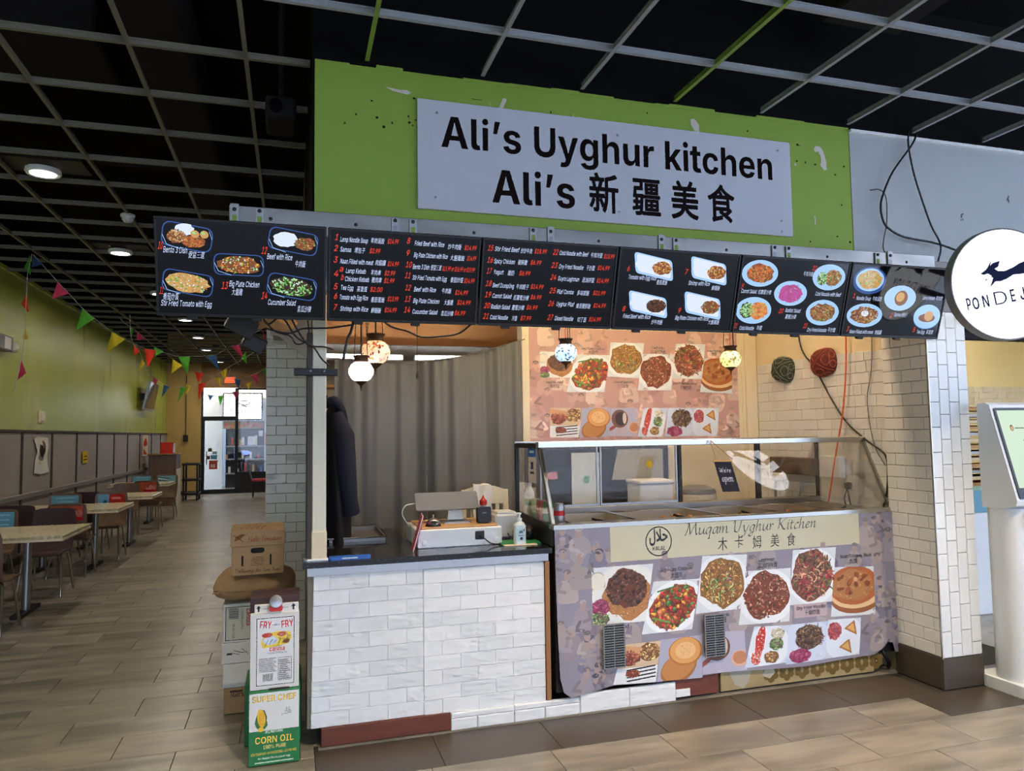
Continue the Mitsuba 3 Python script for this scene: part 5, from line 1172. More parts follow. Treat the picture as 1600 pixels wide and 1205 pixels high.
def sheet_shell(m):
    prof = np.array([(-.27, .865), (-.262, .80), (-.245, .66), (-.228, .56), (-.205, .485), (-.16, .447), (-.1, .437), (0, .437), (.1, .445), (.17, .447), (.205, .436), (.22, .418)])
    t = np.linspace(-1, 1, 9); w = np.array([.19, .2, .205, .2, .195, .195, .2, .205, .205, .205, .195, .17])
    dish = np.array([.018, .02, .022, .016, .006, .0, -.004, -.006, -.006, -.004, 0, 0])
    pts = np.array([[(t_ * w[i], y + dish[i] * (t_ * t_ - .5) * (1 if i < 5 else 0), z + (abs(dish[i]) * (t_ * t_ - .4) if i >= 5 else 0) - (.02 * abs(t_) ** 6 if i == 0 else 0)) for t_ in t] for i, (y, z) in enumerate(prof)])
    return MB(m).sheet(pts, .013)
CHK = {}
def chair(x, y, rz, label, tint, front):
    """bent plywood shell on chrome legs; tint: the printed panel, on the back's rear or front face"""
    k = thing('dining_chair', label, 'chair', 'plywood dining chairs of the hall')
    m = rotz(rz, (x, y, 0)); to = T(m.tolist())
    if 'shell' not in CHK:
        CHK['shell'] = mikit.ply(sheet_shell(None).mesh(), 'm_ply', 40)
        CHK['shelld'] = mikit.ply(sheet_shell(None).mesh(), 'm_maroon', 40)
        CHK['legs'] = [mikit.ply(MB().tube([(sx * .12, sy * .04, .425), (sx * .16, sy * .10, .41), (sx * .175, sy * .13, .36), (sx * .2, sy * .215 - (.02 if sy < 0 else 0), .0)], .0115, 8, smooth=4).mesh(), 'm_chrome', True) for sx in (-1, 1) for sy in (1, -1)]
        CHK['bar'] = mikit.ply(MB().tube([(-.15, .06, .422), (.15, .06, .422)], .01, 8).tube([(-.15, -.08, .422), (.15, -.08, .422)], .01, 8).mesh(), 'm_chrome', True)
    scene[k + '__seat_shell'] = {**CHK['shell' if not label.startswith('dark') else 'shelld'], 'to_world': to}
    for i, l in enumerate(CHK['legs']):
        scene[k + '__leg' + (f'_{i:03d}' if i else '')] = {**l, 'to_world': to}
    scene[k + '__seat_support'] = {**CHK['bar'], 'to_world': to}
    if tint:
        P = Print(); c = {'red': (204, 92, 72), 'blue': (112, 172, 196), 'both': (190, 54, 50), 'stripe': (130, 180, 190)}[tint]
        P.rect(-.165, .0, .165, .17, c, 0)
        if tint == 'red':
            P.rect(-.04, .0, .165, .045, (196, 40, 50), 1); P.rect(-.165, .0, -.04, .17, (214, 112, 74), 1); P.ell(.07, .085, .035, .045, (226, 150, 140), 2); P.ell(.07, .10, .05, .04, (150, 60, 50), 1); P.ell(.13, .08, .03, .045, (214, 130, 120), 2); P.ell(.02, .06, .03, .02, (230, 170, 150), 3)
        elif tint == 'blue':
            for q in range(3): P.rect(-.13, .03 + .05 * q, .06 + .03 * q, .045 + .05 * q, (160, 206, 220), 1)
        elif tint == 'both':
            P.rect(.03, .0, .165, .17, (112, 172, 200), 1); P.ell(.08, .07, .03, .03, (40, 90, 130), 2); P.rect(-.12, .1, .0, .13, (226, 140, 120), 1)
        else:
            for q in range(4): P.line([(-.06 - .0 * q, .02 + .03 * q), (.165, .06 + .03 * q)], .012, (30, 32, 40) if q % 2 else (230, 232, 232), 1 + q)
        P.split(.028); v, f, cc = P.tris(); s = (v[:, 1]) / .17
        yy = np.interp(.665 + v[:, 1], [.56, .66, .80, .865], [-.228, -.245, -.262, -.27])
        curve = .022 * ((v[:, 0] / .2) ** 2 - .5)
        off = .0085 if front else -.0085
        w = np.column_stack([v[:, 0], yy + curve + off + (v[:, 2] if front else -v[:, 2]), .665 + v[:, 1]])
        # densify across so that the panel follows the curved back
        w = w @ m[:3, :3].T + m[:3, 3]
        part(k, 'printed_panel', (w, f if not front else f[:, ::-1]), 'm_print_matte', color=cc, label={'red': 'red printed panel', 'blue': 'blue printed panel', 'both': 'red and blue printed panel', 'stripe': 'striped blue panel'}[tint])
_heap_split = Print.tris
def _split_tris(self, keep=None):
    return _heap_split(self, keep)
def table(x0, x1, y0, y1, px, label):
    k = thing('dining_table', label, 'table', 'dining tables along the left wall')
    part(k, 'tabletop', MB().box(x0, x1, y0, y1, .715, .75, .006), 'm_table')
    part(k, 'edge_band', MB().box(x0 - .003, x1 + .003, y0 - .003, y1 + .003, .70, .722, .003), 'm_cream')
    yc = (y0 + y1) / 2
    for x in px:
        p = part(k, 'pedestal', MB().tube([[x, yc, .02], [x, yc, .70]], .035, 16), 'm_alu', smooth=40)
        part(p, 'foot_plate', MB().rbox(x - .045, x + .045, yc - .28, yc + .28, .0, .03, .02), 'm_dark_metal', smooth=30)
        part(p, 'top_plate', MB().box(x - .12, x + .12, yc - .12, yc + .12, .69, .702), 'm_dark_metal')
table(-3.25, -1.94, 7.44, 8.38, (-2.35, -2.95), 'nearest fully seen speckled table, cut by the left edge of the picture')
table(-3.25, -2.02, 10.0, 10.95, (-2.37, -2.95), 'second speckled table along the wall, between blue and red chairs')
table(-3.25, -1.97, 11.98, 12.88, (-2.35, -2.95), 'third speckled table along the wall')
table(-3.25, -2.2, 15.1, 15.9, (-2.6,), 'farthest speckled table, before the brown cabinet')
table(-3.25, -2.0, 4.95, 5.9, (-2.3, -2.95), 'foremost table, only its corner in the picture')
chair(-2.44, 7.18, 0, 'plywood chair with a red printed back before the nearest table', 'red', False)
chair(-2.44, 8.78, 180, 'dark brown chair behind the nearest table', None, True)
chair(-3.0, 8.85, 180, 'plywood chair with a blue printed panel by the wall, behind the nearest table', 'blue', True)
chair(-2.47, 9.86, 0, 'plywood chair with a red printed back before the second table', 'red', False)
chair(-2.98, 9.84, 0, 'dark chair by the wall before the second table', None, False)
chair(-2.38, 11.1, 180, 'plywood chair with a red and blue panel behind the second table', 'both', True)
chair(-2.95, 11.13, 180, 'plywood chair with a blue panel by the wall, behind the second table', 'blue', True)
chair(-2.74, 11.84, 0, 'dark chair before the third table', None, False)
chair(-2.62, 13.3, 180, 'brown plywood chair without a print behind the third table', None, True)
chair(-2.42, 14.4, 0, 'plywood chair with a pale red printed back before the farthest table', 'red', False)
chair(-2.9, 16.2, 180, 'plywood chair with a blue panel by the wall, behind the farthest table', 'blue', True)
chair(-2.42, 16.1, 180, 'plywood chair with a striped blue panel behind the farthest table', 'stripe', True)

k = thing('waste_cabinet', 'brown cabinet with a pale side panel at the far end of the seating', 'cabinet')
part(k, 'body', MB().box(-3.22, -2.62, 19.0, 19.7, 0, 1.2, .006), 'm_ply')
part(k, 'side_panel', one(-2.619, -2.60, 19.02, 19.68, .0, .86, .004), 'm_cream_white', label='pale side panel')
part(k, 'top_board', one(-3.24, -2.56, 18.97, 19.72, 1.2, 1.23, .005), 'm_tan_dark')
k = thing('red_menu_box', 'red box with a white edge on top of the brown cabinet', 'box')
part(k, 'body', MB().prism([(19.15, 1.23), (19.55, 1.23), (19.5, 1.5), (19.25, 1.5)], .28, frame([-3.0, 0, 0], [0, 1, 0], [0, 0, 1])), 'm_red_plastic')
part(k, 'label', MB().prism([(19.16, 1.25), (19.53, 1.25), (19.48, 1.48), (19.26, 1.48)], .012, frame([-2.719, 0, 0], [0, 1, 0], [0, 0, 1])), 'm_box_white')
k = thing('service_cart', 'black cart with shelves against the tan far wall', 'cart')
for x in (-2.62, -2.3):
    for y in (20.3, 20.8):
        part(k, 'post', one(x - .02, x + .02, y - .02, y + .02, .06, .95), 'm_black')
        part(k, 'caster', MB().lathe([(.001, -.02), (.05, -.02), (.05, .02), (.001, .02)], 14, frame([x, y, .05], [0, 1, 0], [0, 0, 1])), 'm_black', smooth=30)
for z in (.14, .5, .9): part(k, 'shelf', MB().box(-2.66, -2.26, 20.26, 20.84, z, z + .05, .008), 'm_black')
k = thing('wall_television', 'grey wall television tilted down on the green wall', 'television')
fm = frame([-3.12, 18.35, 2.92], [0, 1, 0], [-.12, 0, -.66] / np.hypot(.12, .66))
part(k, 'casing', MB(fm).box(0, 1.15, 0, .67, -.03, .03, .01), 'm_alu')
part(k, 'screen', MB(fm).box(.02, 1.13, .02, .63, -.033, -.0301), 'm_black_gloss'); part(k, 'screen', MB(fm).box(.02, 1.13, .02, .63, .0301, .033), 'm_black_gloss')
part(k, 'wall_arm', MB().box(-3.37, -3.16, 18.85, 18.97, 2.5, 2.66), 'm_dark_metal')
k = thing('emergency_light', 'emergency light with a round lamp head on the green wall', 'lamp')
part(k, 'body', MB().box(-3.373, -3.27, 9.85, 10.28, 2.68, 2.86, .01), 'm_grey_plastic'); part(k, 'sticker', one(-3.27, -3.268, 10.0, 10.2, 2.70, 2.84), 'm_box_white')
part(k, 'lamp_head', MB().lathe([(.001, .08), (.05, .075), (.068, .05), (.07, -.01), (.03, -.03), (.001, -.03)], 18, frame([-3.3, 10.36, 2.74], [1, 0, 0], [0, 0, 1], [0, -1, 0])), 'm_cream_white', smooth=40)
def wallprint(nm, lb, cat, polys):
    k = thing(nm, lb, cat); P = Print()
    for po, c, ly in polys: P.add(po, c, ly)
    fmw = frame([-3.354, 0, 0], [0, 1, 0], [0, 0, 1], [1, 0, 0])
    P.STEP = 2e-4
    P.place(k, 'print', fmw, bsdf='m_print_matte', bend=lambda v: v + np.column_stack([v[:, 0] * 0, v[:, 0] * 0, .004 + .012 * np.abs(np.sin(v[:, 0] * 9 + v[:, 1] * 5))]))
wallprint('torn_poster', 'torn black and white poster with a curled outline on the grey panels', 'poster', [
    ([(11.38, 1.62), (11.5, 1.65), (12.0, 1.63), (12.02, 1.5), (11.93, 1.38), (11.98, 1.25), (12.06, 1.14), (11.7, 1.12), (11.4, 1.15), (11.46, 1.32), (11.52, 1.45)], (222, 220, 216), 0),
    (affinity.scale(Point(11.75, 1.47).buffer(1), .12, .12).buffer(0), (60, 54, 52), 2), (affinity.scale(Point(11.76, 1.5).buffer(1), .07, .09), (150, 110, 100), 3), (sbox(11.6, 1.2, 11.85, 1.3), (190, 176, 140), 2), (affinity.scale(Point(11.72, 1.36).buffer(1), .14, .05), (130, 128, 126), 2)])
wallprint('yellow_notice', 'small yellow notice on the grey panels', 'notice', [(sbox(13.8, 1.2, 14.13, 1.4), (216, 186, 62), 0), (sbox(13.84, 1.3, 14.08, 1.32), (110, 90, 30), 1), (sbox(13.84, 1.25, 14.1, 1.27), (110, 90, 30), 1)])
wallprint('red_poster', 'white poster with red marks near the far end of the panels', 'poster', [(sbox(18.95, 1.18, 19.65, 1.68), (222, 206, 190), 0), ([(19.05, 1.5), (19.4, 1.62), (19.55, 1.45), (19.2, 1.4)], (196, 70, 54), 1), (sbox(19.1, 1.22, 19.5, 1.34), (190, 80, 60), 1)])
k = thing('wall_switch_plate', 'small pale plate on the green wall above the panels', 'wall plate')
part(k, 'plate', one(-3.374, -3.352, 11.62, 11.84, 1.84, 2.01, .005), 'm_cream'); part(k, 'box', one(-3.352, -3.33, 11.68, 11.78, 1.87, 1.97, .004), 'm_cream_white')
k = thing('wall_socket', 'socket with a cable running up the tan far wall', 'socket')
part(k, 'box', one(-2.92, -2.8, 22.42, 22.5, 1.5, 1.68, .006), 'm_dark_metal'); part(k, 'cable', MB().tube([[-2.86, 22.46, 1.68], [-2.86, 22.46, 3.4]], .01, 6), 'm_cable', smooth=True)
k = thing('red_chair', 'chair with a red seat beside the far entrance', 'chair')
part(k, 'seat', MB().box(-1.0, -.55, 20.6, 21.0, .42, .48, .015), 'm_red_plastic'); part(k, 'backrest', MB().tube([[-.98, 20.62, .45], [-1.05, 20.6, .7], [-1.1, 20.58, .95], [-.6, 20.58, .95], [-.58, 20.62, .45]], .015, 8), 'm_alu', smooth=True)
for x in (-.97, -.6):
    for y in (20.64, 20.96): part(k, 'leg', MB().tube([[x, y, .43], [x, y, 0]], .014, 8), 'm_black', smooth=True)
k = thing('orange_sign', 'small orange lit sign above the far entrance', 'sign')
part(k, 'casing', one(-1.82, -1.5, 21.8, 21.86, 3.1, 3.3, .005), 'm_black')
put(k + '__face', one(-1.8, -1.52, 21.795, 21.8, 3.115, 3.285), 'm_black', emitter=glow((255, 96, 40), 1.0))
part(k, 'rod', MB().tube([[-1.66, 21.83, 3.3], [-1.66, 21.83, 3.69]], .01, 6), 'm_black')

# ================================================================ cartons by the counter
def carton_print(k, x0, z0, y, fn):
    P = Print(); P.STEP = 6e-5; fn(P); P.place(k, 'front_print', frame([x0, y, z0], [1, 0, 0], [0, 0, 1]), bsdf='m_print')
k = thing('corn_oil_carton', 'green and white carton of corn oil standing on the floor, lowest of the front stack', 'carton')
part(k, 'box', MB().box(-.192, .048, 3.86, 4.10, .003, .358, .004), 'm_box_green')
part(k, 'side_label', one(-.1935, -.1915, 3.88, 4.08, .19, .33), 'm_box_white'); part(k, 'side_label', one(-.1935, -.1915, 3.9, 4.06, .05, .15), 'm_cream')
def f1(P):
    P.rect(.004, .165, .236, .345, (224, 224, 222), 1)
    P.text('SUPER CHEF', .016, .302, .03, (70, 60, 40), 2, width=.208); P.text('SUPER CHEF', .018, .303, .028, (238, 196, 60), 3, width=.204)
    P.add([(.03, .20), (.04, .245), (.055, .268), (.075, .262), (.086, .23), (.08, .195), (.06, .175), (.04, .178)], (46, 90, 50), 2)
    P.add(affinity.translate(affinity.rotate(affinity.scale(Point(0, 0).buffer(1), .019, .045), 8, origin=(0, 0)), .06, .225), (232, 190, 60), 4)
    for r in range(7):
        for c in range(4): P.ell(.049 + .0065 * c + r * .0008, .197 + .009 * r, .0024, .003, (206, 150, 40), 5, n=2)
    P.add([(.036, .235), (.03, .205), (.04, .18), (.062, .172), (.046, .195)], (60, 120, 64), 6); P.add([(.084, .215), (.09, .19), (.075, .172), (.06, .172), (.074, .19)], (60, 120, 64), 6)
    P.ell(.058, .172, .014, .011, (236, 196, 70), 7)
    P.text("It's", .175, .255, .011, (60, 60, 66), 2, width=.02, rot=8, weight='Medium'); P.text('Totally', .165, .243, .009, (60, 60, 66), 2, width=.035, rot=8, weight='Medium'); P.text('Amazing!', .155, .23, .009, (60, 60, 66), 2, width=.05, rot=10, weight='Medium')
    P.text('ALL NATURAL', .078, .152, .012, (236, 236, 230), 2, width=.085)
    P.text('CORN OIL', .028, .103, .036, (30, 76, 44), 2, width=.186); P.text('CORN OIL', .03, .105, .032, (240, 206, 90), 3, width=.182)
    P.text('100% PURE', .068, .078, .018, (240, 214, 130), 3, width=.108)
    P.text('ZERO TRANS FAT \u2022 NO CHOLESTEROL \u2022 GLUTEN FREE', .012, .05, .012, (226, 190, 80), 3, width=.214, rot=1)
    P.text('Net Weight 35 Lbs (15.87 Kg)', .045, .03, .009, (230, 232, 226), 3, width=.15); P.rect(.03, .012, .21, .018, (190, 210, 190), 2)
carton_print(k, -.192, .003, 3.8595, f1)
k = thing('fry_oil_carton', 'white and maroon carton of canola frying oil on top of the corn oil carton', 'carton')
part(k, 'box', MB().box(-.19, .045, 3.905, 4.10, .36, .80, .004), 'm_maroon')
part(k, 'front_panel', MB().box(-.188, .043, 3.868, 3.905, .36, .728, .003).box(-.17, .04, 3.885, 3.905, .72, .768, .003), 'm_box_white', label='white front panel')
part(k, 'jug_handle', MB().box(-.1, -.0, 3.862, 3.9, .342, .366, .005), 'm_black')
cp = part(k, 'cap', MB().lathe([(.031, 0), (.033, .01), (.03, .028), (.024, .03), (.001, .031)], 20, frame([-.068, 3.880, .778], [1, 0, 0], [0, .3, .95])), 'm_alu', smooth=35, label='silver cap')
part(cp, 'tab', MB().prism(rrect(0, 0, .032, .014, .01), .012, frame([-.068, 3.866, .752], [1, 0, 0], [0, 0, 1])), 'm_red_plastic', label='red tab')
def f2(P):
    P.rect(.03, .02, .208, .346, (24, 24, 28), 1); P.rect(.033, .023, .205, .343, (224, 224, 224), 2)
    P.text('FRY', .042, .30, .034, (196, 30, 40), 3, width=.058, rot=-6); P.text('FRY', .146, .293, .034, (196, 30, 40), 3, width=.06, rot=5); P.text('\u2014on\u2014', .102, .305, .012, (90, 30, 34), 3, width=.04)
    g = np.random.default_rng(3)
    P.add([(.06, .2), (.05, .23), (.07, .268), (.13, .278), (.19, .272), (.195, .24), (.18, .215), (.12, .205)], (232, 204, 70), 3)
    heap(P, .16, .25, .03, .02, 'mush', g, 4, dens=.6, under=False); heap(P, .095, .235, .035, .022, 'white', g, 4, dens=.5); heap(P, .08, .262, .025, .012, 'tomato', g, 8, dens=.6); heap(P, .15, .264, .022, .011, 'tomato', g, 8, dens=.6); heap(P, .17, .228, .016, .011, 'kebab', g, 8, dens=.6)
    for a in range(6): P.line([(.07 + .02 * a, .212 + .006 * (a % 3)), (.085 + .02 * a, .238 + .004 * (a % 2))], .0022, (40, 36, 34), 30)
    P.text('canola', .09, .183, .024, (196, 40, 44), 3, width=.075); P.text('HEAVY DUTY', .105, .203, .006, (50, 50, 54), 3, width=.045); P.text('LIQUID FRYING OIL', .075, .17, .009, (40, 40, 44), 3, width=.1, weight='Medium')
    for r in range(10): P.rect(.042, .085 + .007 * r, .125 - .006 * (r % 3), .088 + .007 * r, (96, 96, 100), 3)
    P.rect(.132, .04, .196, .15, (44, 44, 48), 3); P.rect(.134, .042, .194, .148, (214, 214, 214), 4)
    for r in range(11): P.rect(.137, .046 + .009 * r, .19 - .006 * (r % 4), .05 + .009 * r, (70, 70, 74), 5)
    x = .06
    for r in range(18): w = g.uniform(.0008, .0028); P.rect(x, .04, x + w, .076, (30, 30, 34), 3); x += w + g.uniform(.0008, .0018)
carton_print(k, -.188, .36, 3.8675, f2)
def f3(P):
    P.rect(.045, .016, .165, .022, (176, 176, 184), 1)
    for x in (.025, .19): P.add([(x - .004, .006), (x + .004, .006), (x + .004, .022), (x + .011, .022), (x, .036), (x - .011, .022), (x - .004, .022)], (26, 26, 30), 1)
carton_print(k, -.175, .729, 3.8842, f3)
k = thing('second_oil_carton', 'green carton half hidden behind the front stack', 'carton')
part(k, 'box', MB().box(-.225, .06, 4.12, 4.40, .003, .31, .004), 'm_box_green'); part(k, 'label', one(.0595, .0615, 4.15, 4.3, .12, .26), 'm_cream'); part(k, 'label', one(-.2265, -.2245, 4.15, 4.38, .2, .28), 'm_cream')
BX0, BX1, BY0, BY1 = -.372, -.03, 4.62, 4.98
k = thing('tomato_sauce_carton', 'brown carton on the floor, lowest of the rear stack', 'carton')
part(k, 'box', MB().box(BX0 + .005, BX1, BY0, BY1, .003, .148, .004), 'm_card'); carton_print(k, BX0, .003, BY0 - .0006, lambda P: (P.text("Hunt's", .045, .095, .026, (80, 46, 34), 1, width=.07), P.rect(.04, .12, .11, .132, (90, 50, 36), 1)))
k = thing('plain_white_carton', 'plain white carton above the brown one in the rear stack', 'carton')
part(k, 'box', MB().box(BX0, BX1, BY0, BY1, .15, .285, .004), 'm_box_white')
k = thing('printed_white_carton', 'white carton with a small black print in the rear stack', 'carton')
part(k, 'box', MB().box(BX0 - .008, BX1, BY0, BY1, .287, .405, .004), 'm_box_white')
carton_print(k, BX0, .287, BY0 - .0006, lambda P: (P.rect(.02, .05, .05, .062, (60, 60, 66), 1), P.line([(.06, .075), (.1, .06), (.13, .062)], .004, (90, 90, 96), 1), P.line([(.1, .085), (.14, .05)], .003, (120, 120, 126), 1), P.line([(.05, .06), (.09, .05)], .003, (70, 70, 76), 1)))
k = thing('canola_carton', 'canola oil carton lying on its side, topmost box of the rear stack', 'carton')
part(k, 'box', MB().box(BX0 - .003, BX1, BY0, BY1, .407, .63, .004), 'm_box_white')
def f4(P):
    P.rect(.012, .012, .3, .205, (30, 30, 34), 1); P.rect(.016, .016, .3, .201, (206, 204, 190), 2)
    P.text('canola', .125, .19, .032, (176, 36, 40), 3, width=.1, rot=-90); P.text('LIQUID FRYING OIL', .098, .19, .012, (40, 40, 44), 3, width=.12, rot=-90, weight='Medium'); P.text('NET WT. 35 LB', .05, .11, .012, (150, 50, 44), 3, width=.085, rot=-90)
    x = .135
    for r in range(12): P.rect(.03, x, .085, x + .003, (40, 40, 44), 3); x += .0045 + .002 * (r % 3 == 0)
carton_print(k, BX0, .407, BY0 - .0006, f4)
k = thing('paper_sack', 'bulging brown paper sack lying on the rear stack of cartons', 'sack')
a_, b_ = np.meshgrid(np.linspace(0, 2 * np.pi, 81), np.linspace(-np.pi / 2, np.pi / 2, 35), indexing='ij')
sup = lambda t, p: np.sign(t) * np.abs(t) ** p
sx = sup(np.cos(a_), .55) * sup(np.cos(b_), .6) * .235; sy = sup(np.sin(a_), .55) * sup(np.cos(b_), .6) * .25; sz = sup(np.sin(b_), .8) * .082
nz = meshkit.fbm(np.stack([sx * 11, sy * 11, sz * 11], -1) + 5, 4) - .5; nz = nz + .7 * (np.abs(meshkit.fbm(np.stack([sx * 18, sy * 26, sz * 20], -1), 2) - .5) - .1)
pts = np.stack([-.205 + sx * (1 + .08 * nz), 4.80 + sy * (1 + .08 * nz), .715 + sz * (1 + .7 * nz) - .02 * np.clip((-sx - .12) / .1, 0, 1) * (sz > 0)], -1)
part(k, 'body', MB().grid(pts), 'm_paper_bag', smooth=60)
part(k, 'seam', MB().tube([[-.43, 4.6, .70], [-.3, 4.548, .715], [-.1, 4.548, .72]], .004, 5, smooth=5), 'm_paper_bag')
k = thing('tomato_box', 'brown lidded produce box lettered Hello Tomatoes on top of the paper sack', 'box')
m = rotz(2.5, (-.19, 4.74, .80))
part(k, 'body', MB(m).box(-.145, .145, -.19, .2, 0, .2, .004), 'm_card')
part(k, 'lid', MB(m).box(-.15, .15, -.196, .206, .165, .255, .004), 'm_card', label='lid with red lettering')
for x in (-.085, .07): part(k, 'slot', MB(m).rbox(x - .005, x + .005, -.1915, -.189, .055, .115, .004, axis=1), 'm_black_matte')
part(k, 'hand_hole', MB(m).rbox(-.04, .035, -.1915, -.189, .125, .155, .014, axis=1), 'm_black_matte')
P = Print(); P.STEP = 6e-5
hand(P, 'Hello Tomatoes', -.055, .195, .026, (156, 48, 36), 1, width=.185, nib=(.07, .03))
P.add([(-.13, .2), (-.1, .21), (-.07, .235), (-.09, .24), (-.12, .225)], (130, 90, 40), 1); P.line([(-.135, .235), (-.08, .195)], .004, (120, 56, 34), 2)
v, f, c = P.tris(); fr = m @ frame([0, -.1965, 0], [1, 0, 0], [0, 0, 1]); part(k, 'lid_print', (v @ fr[:3, :3].T + fr[:3, 3], f), 'm_print_matte', color=c)
P = Print(); P.STEP = 6e-5
hand(P, 'Following the Sun, Seed', -.125, .018, .02, (62, 40, 30), 1, width=.25, nib=(.07, .03))
for r in range(6): P.rect(-.04 + .004 * (r % 3), .055 + .009 * r, .035 - .003 * (r % 2), .0575 + .009 * r, (110, 76, 50), 1)
v, f, c = P.tris(); fr = m @ frame([0, -.1906, 0], [1, 0, 0], [0, 0, 1]); part(k, 'front_print', (v @ fr[:3, :3].T + fr[:3, 3], f), 'm_print_matte', color=c)
P = Print()
for r in range(5): P.line([(-.1 + .03 * r, -.1), (-.09 + .03 * r, -.02 + .02 * (r % 2)), (-.07 + .03 * r, .06)], .006, (150, 66, 44), 1)
v, f, c = P.tris(); fr = m @ frame([0, 0, .2555], [1, 0, 0], [0, 1, 0]); part(k, 'top_print', (v @ fr[:3, :3].T + fr[:3, 3], f), 'm_print_matte', color=c)
# ================================================================ on the counter
CT = .947
k = thing('sheet_pan', 'empty dark sheet pan at the left end of the black counter', 'pan')
pts = []
for s_, z in ((.0, .004), (.0, .002), (.006, .006), (.014, .026), (.024, .028), (.024, .024)):
    pts.append(s_)
x0, x1, y0, y1 = .215, .575, 4.62, 5.2
mb = MB()
mb.box(x0 + .014, x1 - .014, y0 + .014, y1 - .014, CT, CT + .003)
for (a, b, c, d) in [(x0, x1, y0, y0 + .014), (x0, x1, y1 - .014, y1), (x0, x0 + .014, y0 + .014, y1 - .014), (x1 - .014, x1, y0 + .014, y1 - .014)]: mb.box(a, b, c, d, CT + .02, CT + .026, .002)
for (a, b, c, d) in [(x0 + .01, x1 - .01, y0 + .01, y0 + .014), (x0 + .01, x1 - .01, y1 - .014, y1 - .01), (x0 + .01, x0 + .014, y0 + .01, y1 - .01), (x1 - .014, x1 - .01, y0 + .01, y1 - .01)]: mb.box(a, b, c, d, CT, CT + .022)
part(k, 'body', mb, 'm_pan_dark')
part(k, 'rim', MB().tube([[x0, y0, CT + .025], [x1, y0, CT + .025], [x1, y1, CT + .025], [x0, y1, CT + .025], [x0, y0, CT + .025]], .005, 6), 'm_alu', smooth=True)
k = thing('blue_strip', 'flat blue plastic strip at the front left of the black counter', 'strip')
part(k, 'body', MB().rbox(.195, .41, 3.985, 4.035, CT, CT + .016, .012), 'm_blue', smooth=30); part(k, 'lettering', one(.26, .34, 3.9835, 3.985, CT + .005, CT + .011), 'm_box_white')
k = thing('white_strip', 'white strip at the left corner of the black counter', 'strip')
part(k, 'body', MB().box(.075, .19, 3.985, 4.03, CT, CT + .012, .003), 'm_white'); part(k, 'end_piece', MB().box(.065, .085, 3.985, 4.03, CT, CT + .016, .003), 'm_grey_plastic')
k = thing('cash_drawer', 'white cash drawer box on the black counter', 'cash drawer')
part(k, 'body', MB().box(.695, 1.20, 4.20, 4.62, CT, CT + .105, .005), 'm_white_gloss')
part(k, 'wooden_board', MB().box(.72, 1.18, 4.22, 4.6, CT + .105, CT + .117, .003), 'm_light_wood', label='light wooden board on top')
part(k, 'power_socket', MB().box(1.035, 1.09, 4.194, 4.202, CT + .035, CT + .085, .004), 'm_black')
for x in (.735, 1.165): part(k, 'screw_cover', MB().lathe([(.015, 0), (.013, .004), (.001, .005)], 16, frame([x, 4.20, CT + .03], [1, 0, 0], [0, 0, 1], [0, -1, 0])), 'm_white', smooth=40)
part(k, 'power_cord', MB().tube([[1.062, 4.194, CT + .055], [1.075, 4.17, CT + .05], [1.12, 4.15, CT + .015], [1.2, 4.17, CT + .006], [1.27, 4.25, CT + .005], [1.30, 4.4, CT + .02], [1.27, 4.5, CT + .1]], .004, 6, smooth=6), 'm_cable', smooth=True)
k = thing('tablet_stand', 'tablet on a white tilting stand seen from behind, on the cash drawer', 'tablet')
TZ = CT + .117
part(k, 'base_plate', MB().rbox(.87, 1.05, 4.34, 4.5, TZ, TZ + .008, .02), 'm_alu', smooth=30)
part(k, 'neck', MB().prism([(-.05, .0), (.05, .0), (.038, .07), (.05, .11), (.06, .13), (-.06, .13), (-.05, .11), (-.038, .07)], .03, frame([.965, 4.44, TZ + .008], [1, 0, 0], [0, .25, .97])), 'm_white_gloss')
fm = frame([.72, 4.40, TZ + .075], [1, 0, 0], [0, .55, .835])
part(k, 'tablet', MB(fm).rbox(0, .39, 0, .12, -.004, .010, .012), 'm_grey_plastic', smooth=30)
part(k, 'screen', MB(fm).box(.01, .38, .01, .11, -.0045, -.004), 'm_black_gloss')
part(k, 'cable', MB().tube([[.72, 4.44, TZ + .12], [.66, 4.42, TZ + .11], [.64, 4.42, TZ + .06], [.68, 4.44, TZ - .01], [.69, 4.46, TZ - .04]], .0035, 6, smooth=6), 'm_cable_white', smooth=True)
k = thing('call_bell', 'chrome call bell on the cash drawer', 'bell')
bm = rotz(0, (.80, 4.27, TZ))
part(k, 'base', MB(bm).lathe([(.001, 0), (.045, 0), (.045, .01), (.04, .014)], 24), 'm_black', smooth=35)
part(k, 'dome', MB(bm).lathe([(.041, .015), (.039, .025), (.03, .038), (.015, .046), (.001, .048)], 24), 'm_chrome', smooth=60)
part(k, 'button', MB(bm).lathe([(.003, .046), (.003, .058), (.007, .06), (.006, .065), (.001, .066)], 12), 'm_chrome', smooth=40)
k = thing('card_terminal', 'black card terminal on the cash drawer', 'card reader')
part(k, 'body', MB(rotx(-8, (0, 4.30, TZ))).rbox(1.075, 1.155, -.03, .03, .002, .095, .012, axis=1), 'm_black', smooth=30)
part(k, 'logo', MB(rotx(-8, (0, 4.30, TZ))).rbox(1.10, 1.125, -.0312, -.03, .055, .062, .003, axis=1), 'm_grey_plastic')
k = thing('menu_card', 'reddish menu card leaning on the cash drawer', 'card')
fm = frame([.655, 4.12, CT], [.985, .17, 0], [.055, .06, .9966] / np.linalg.norm([.055, .06, .9966]))
fm = frame([.652, 4.10, CT + .002], [.12, .99, 0], np.array([.30, .1, .95]) / np.linalg.norm([.30, .1, .95]))
part(k, 'card', MB(fm).box(0, .16, 0, .2, -.004, .008, .002), 'm_pinkcard'); part(k, 'border', MB(fm).box(-.004, .164, -.0, .204, -.001, .003, .001), 'm_box_white')
k = thing('receipt_printer', 'white receipt printer behind the cash drawer', 'printer')
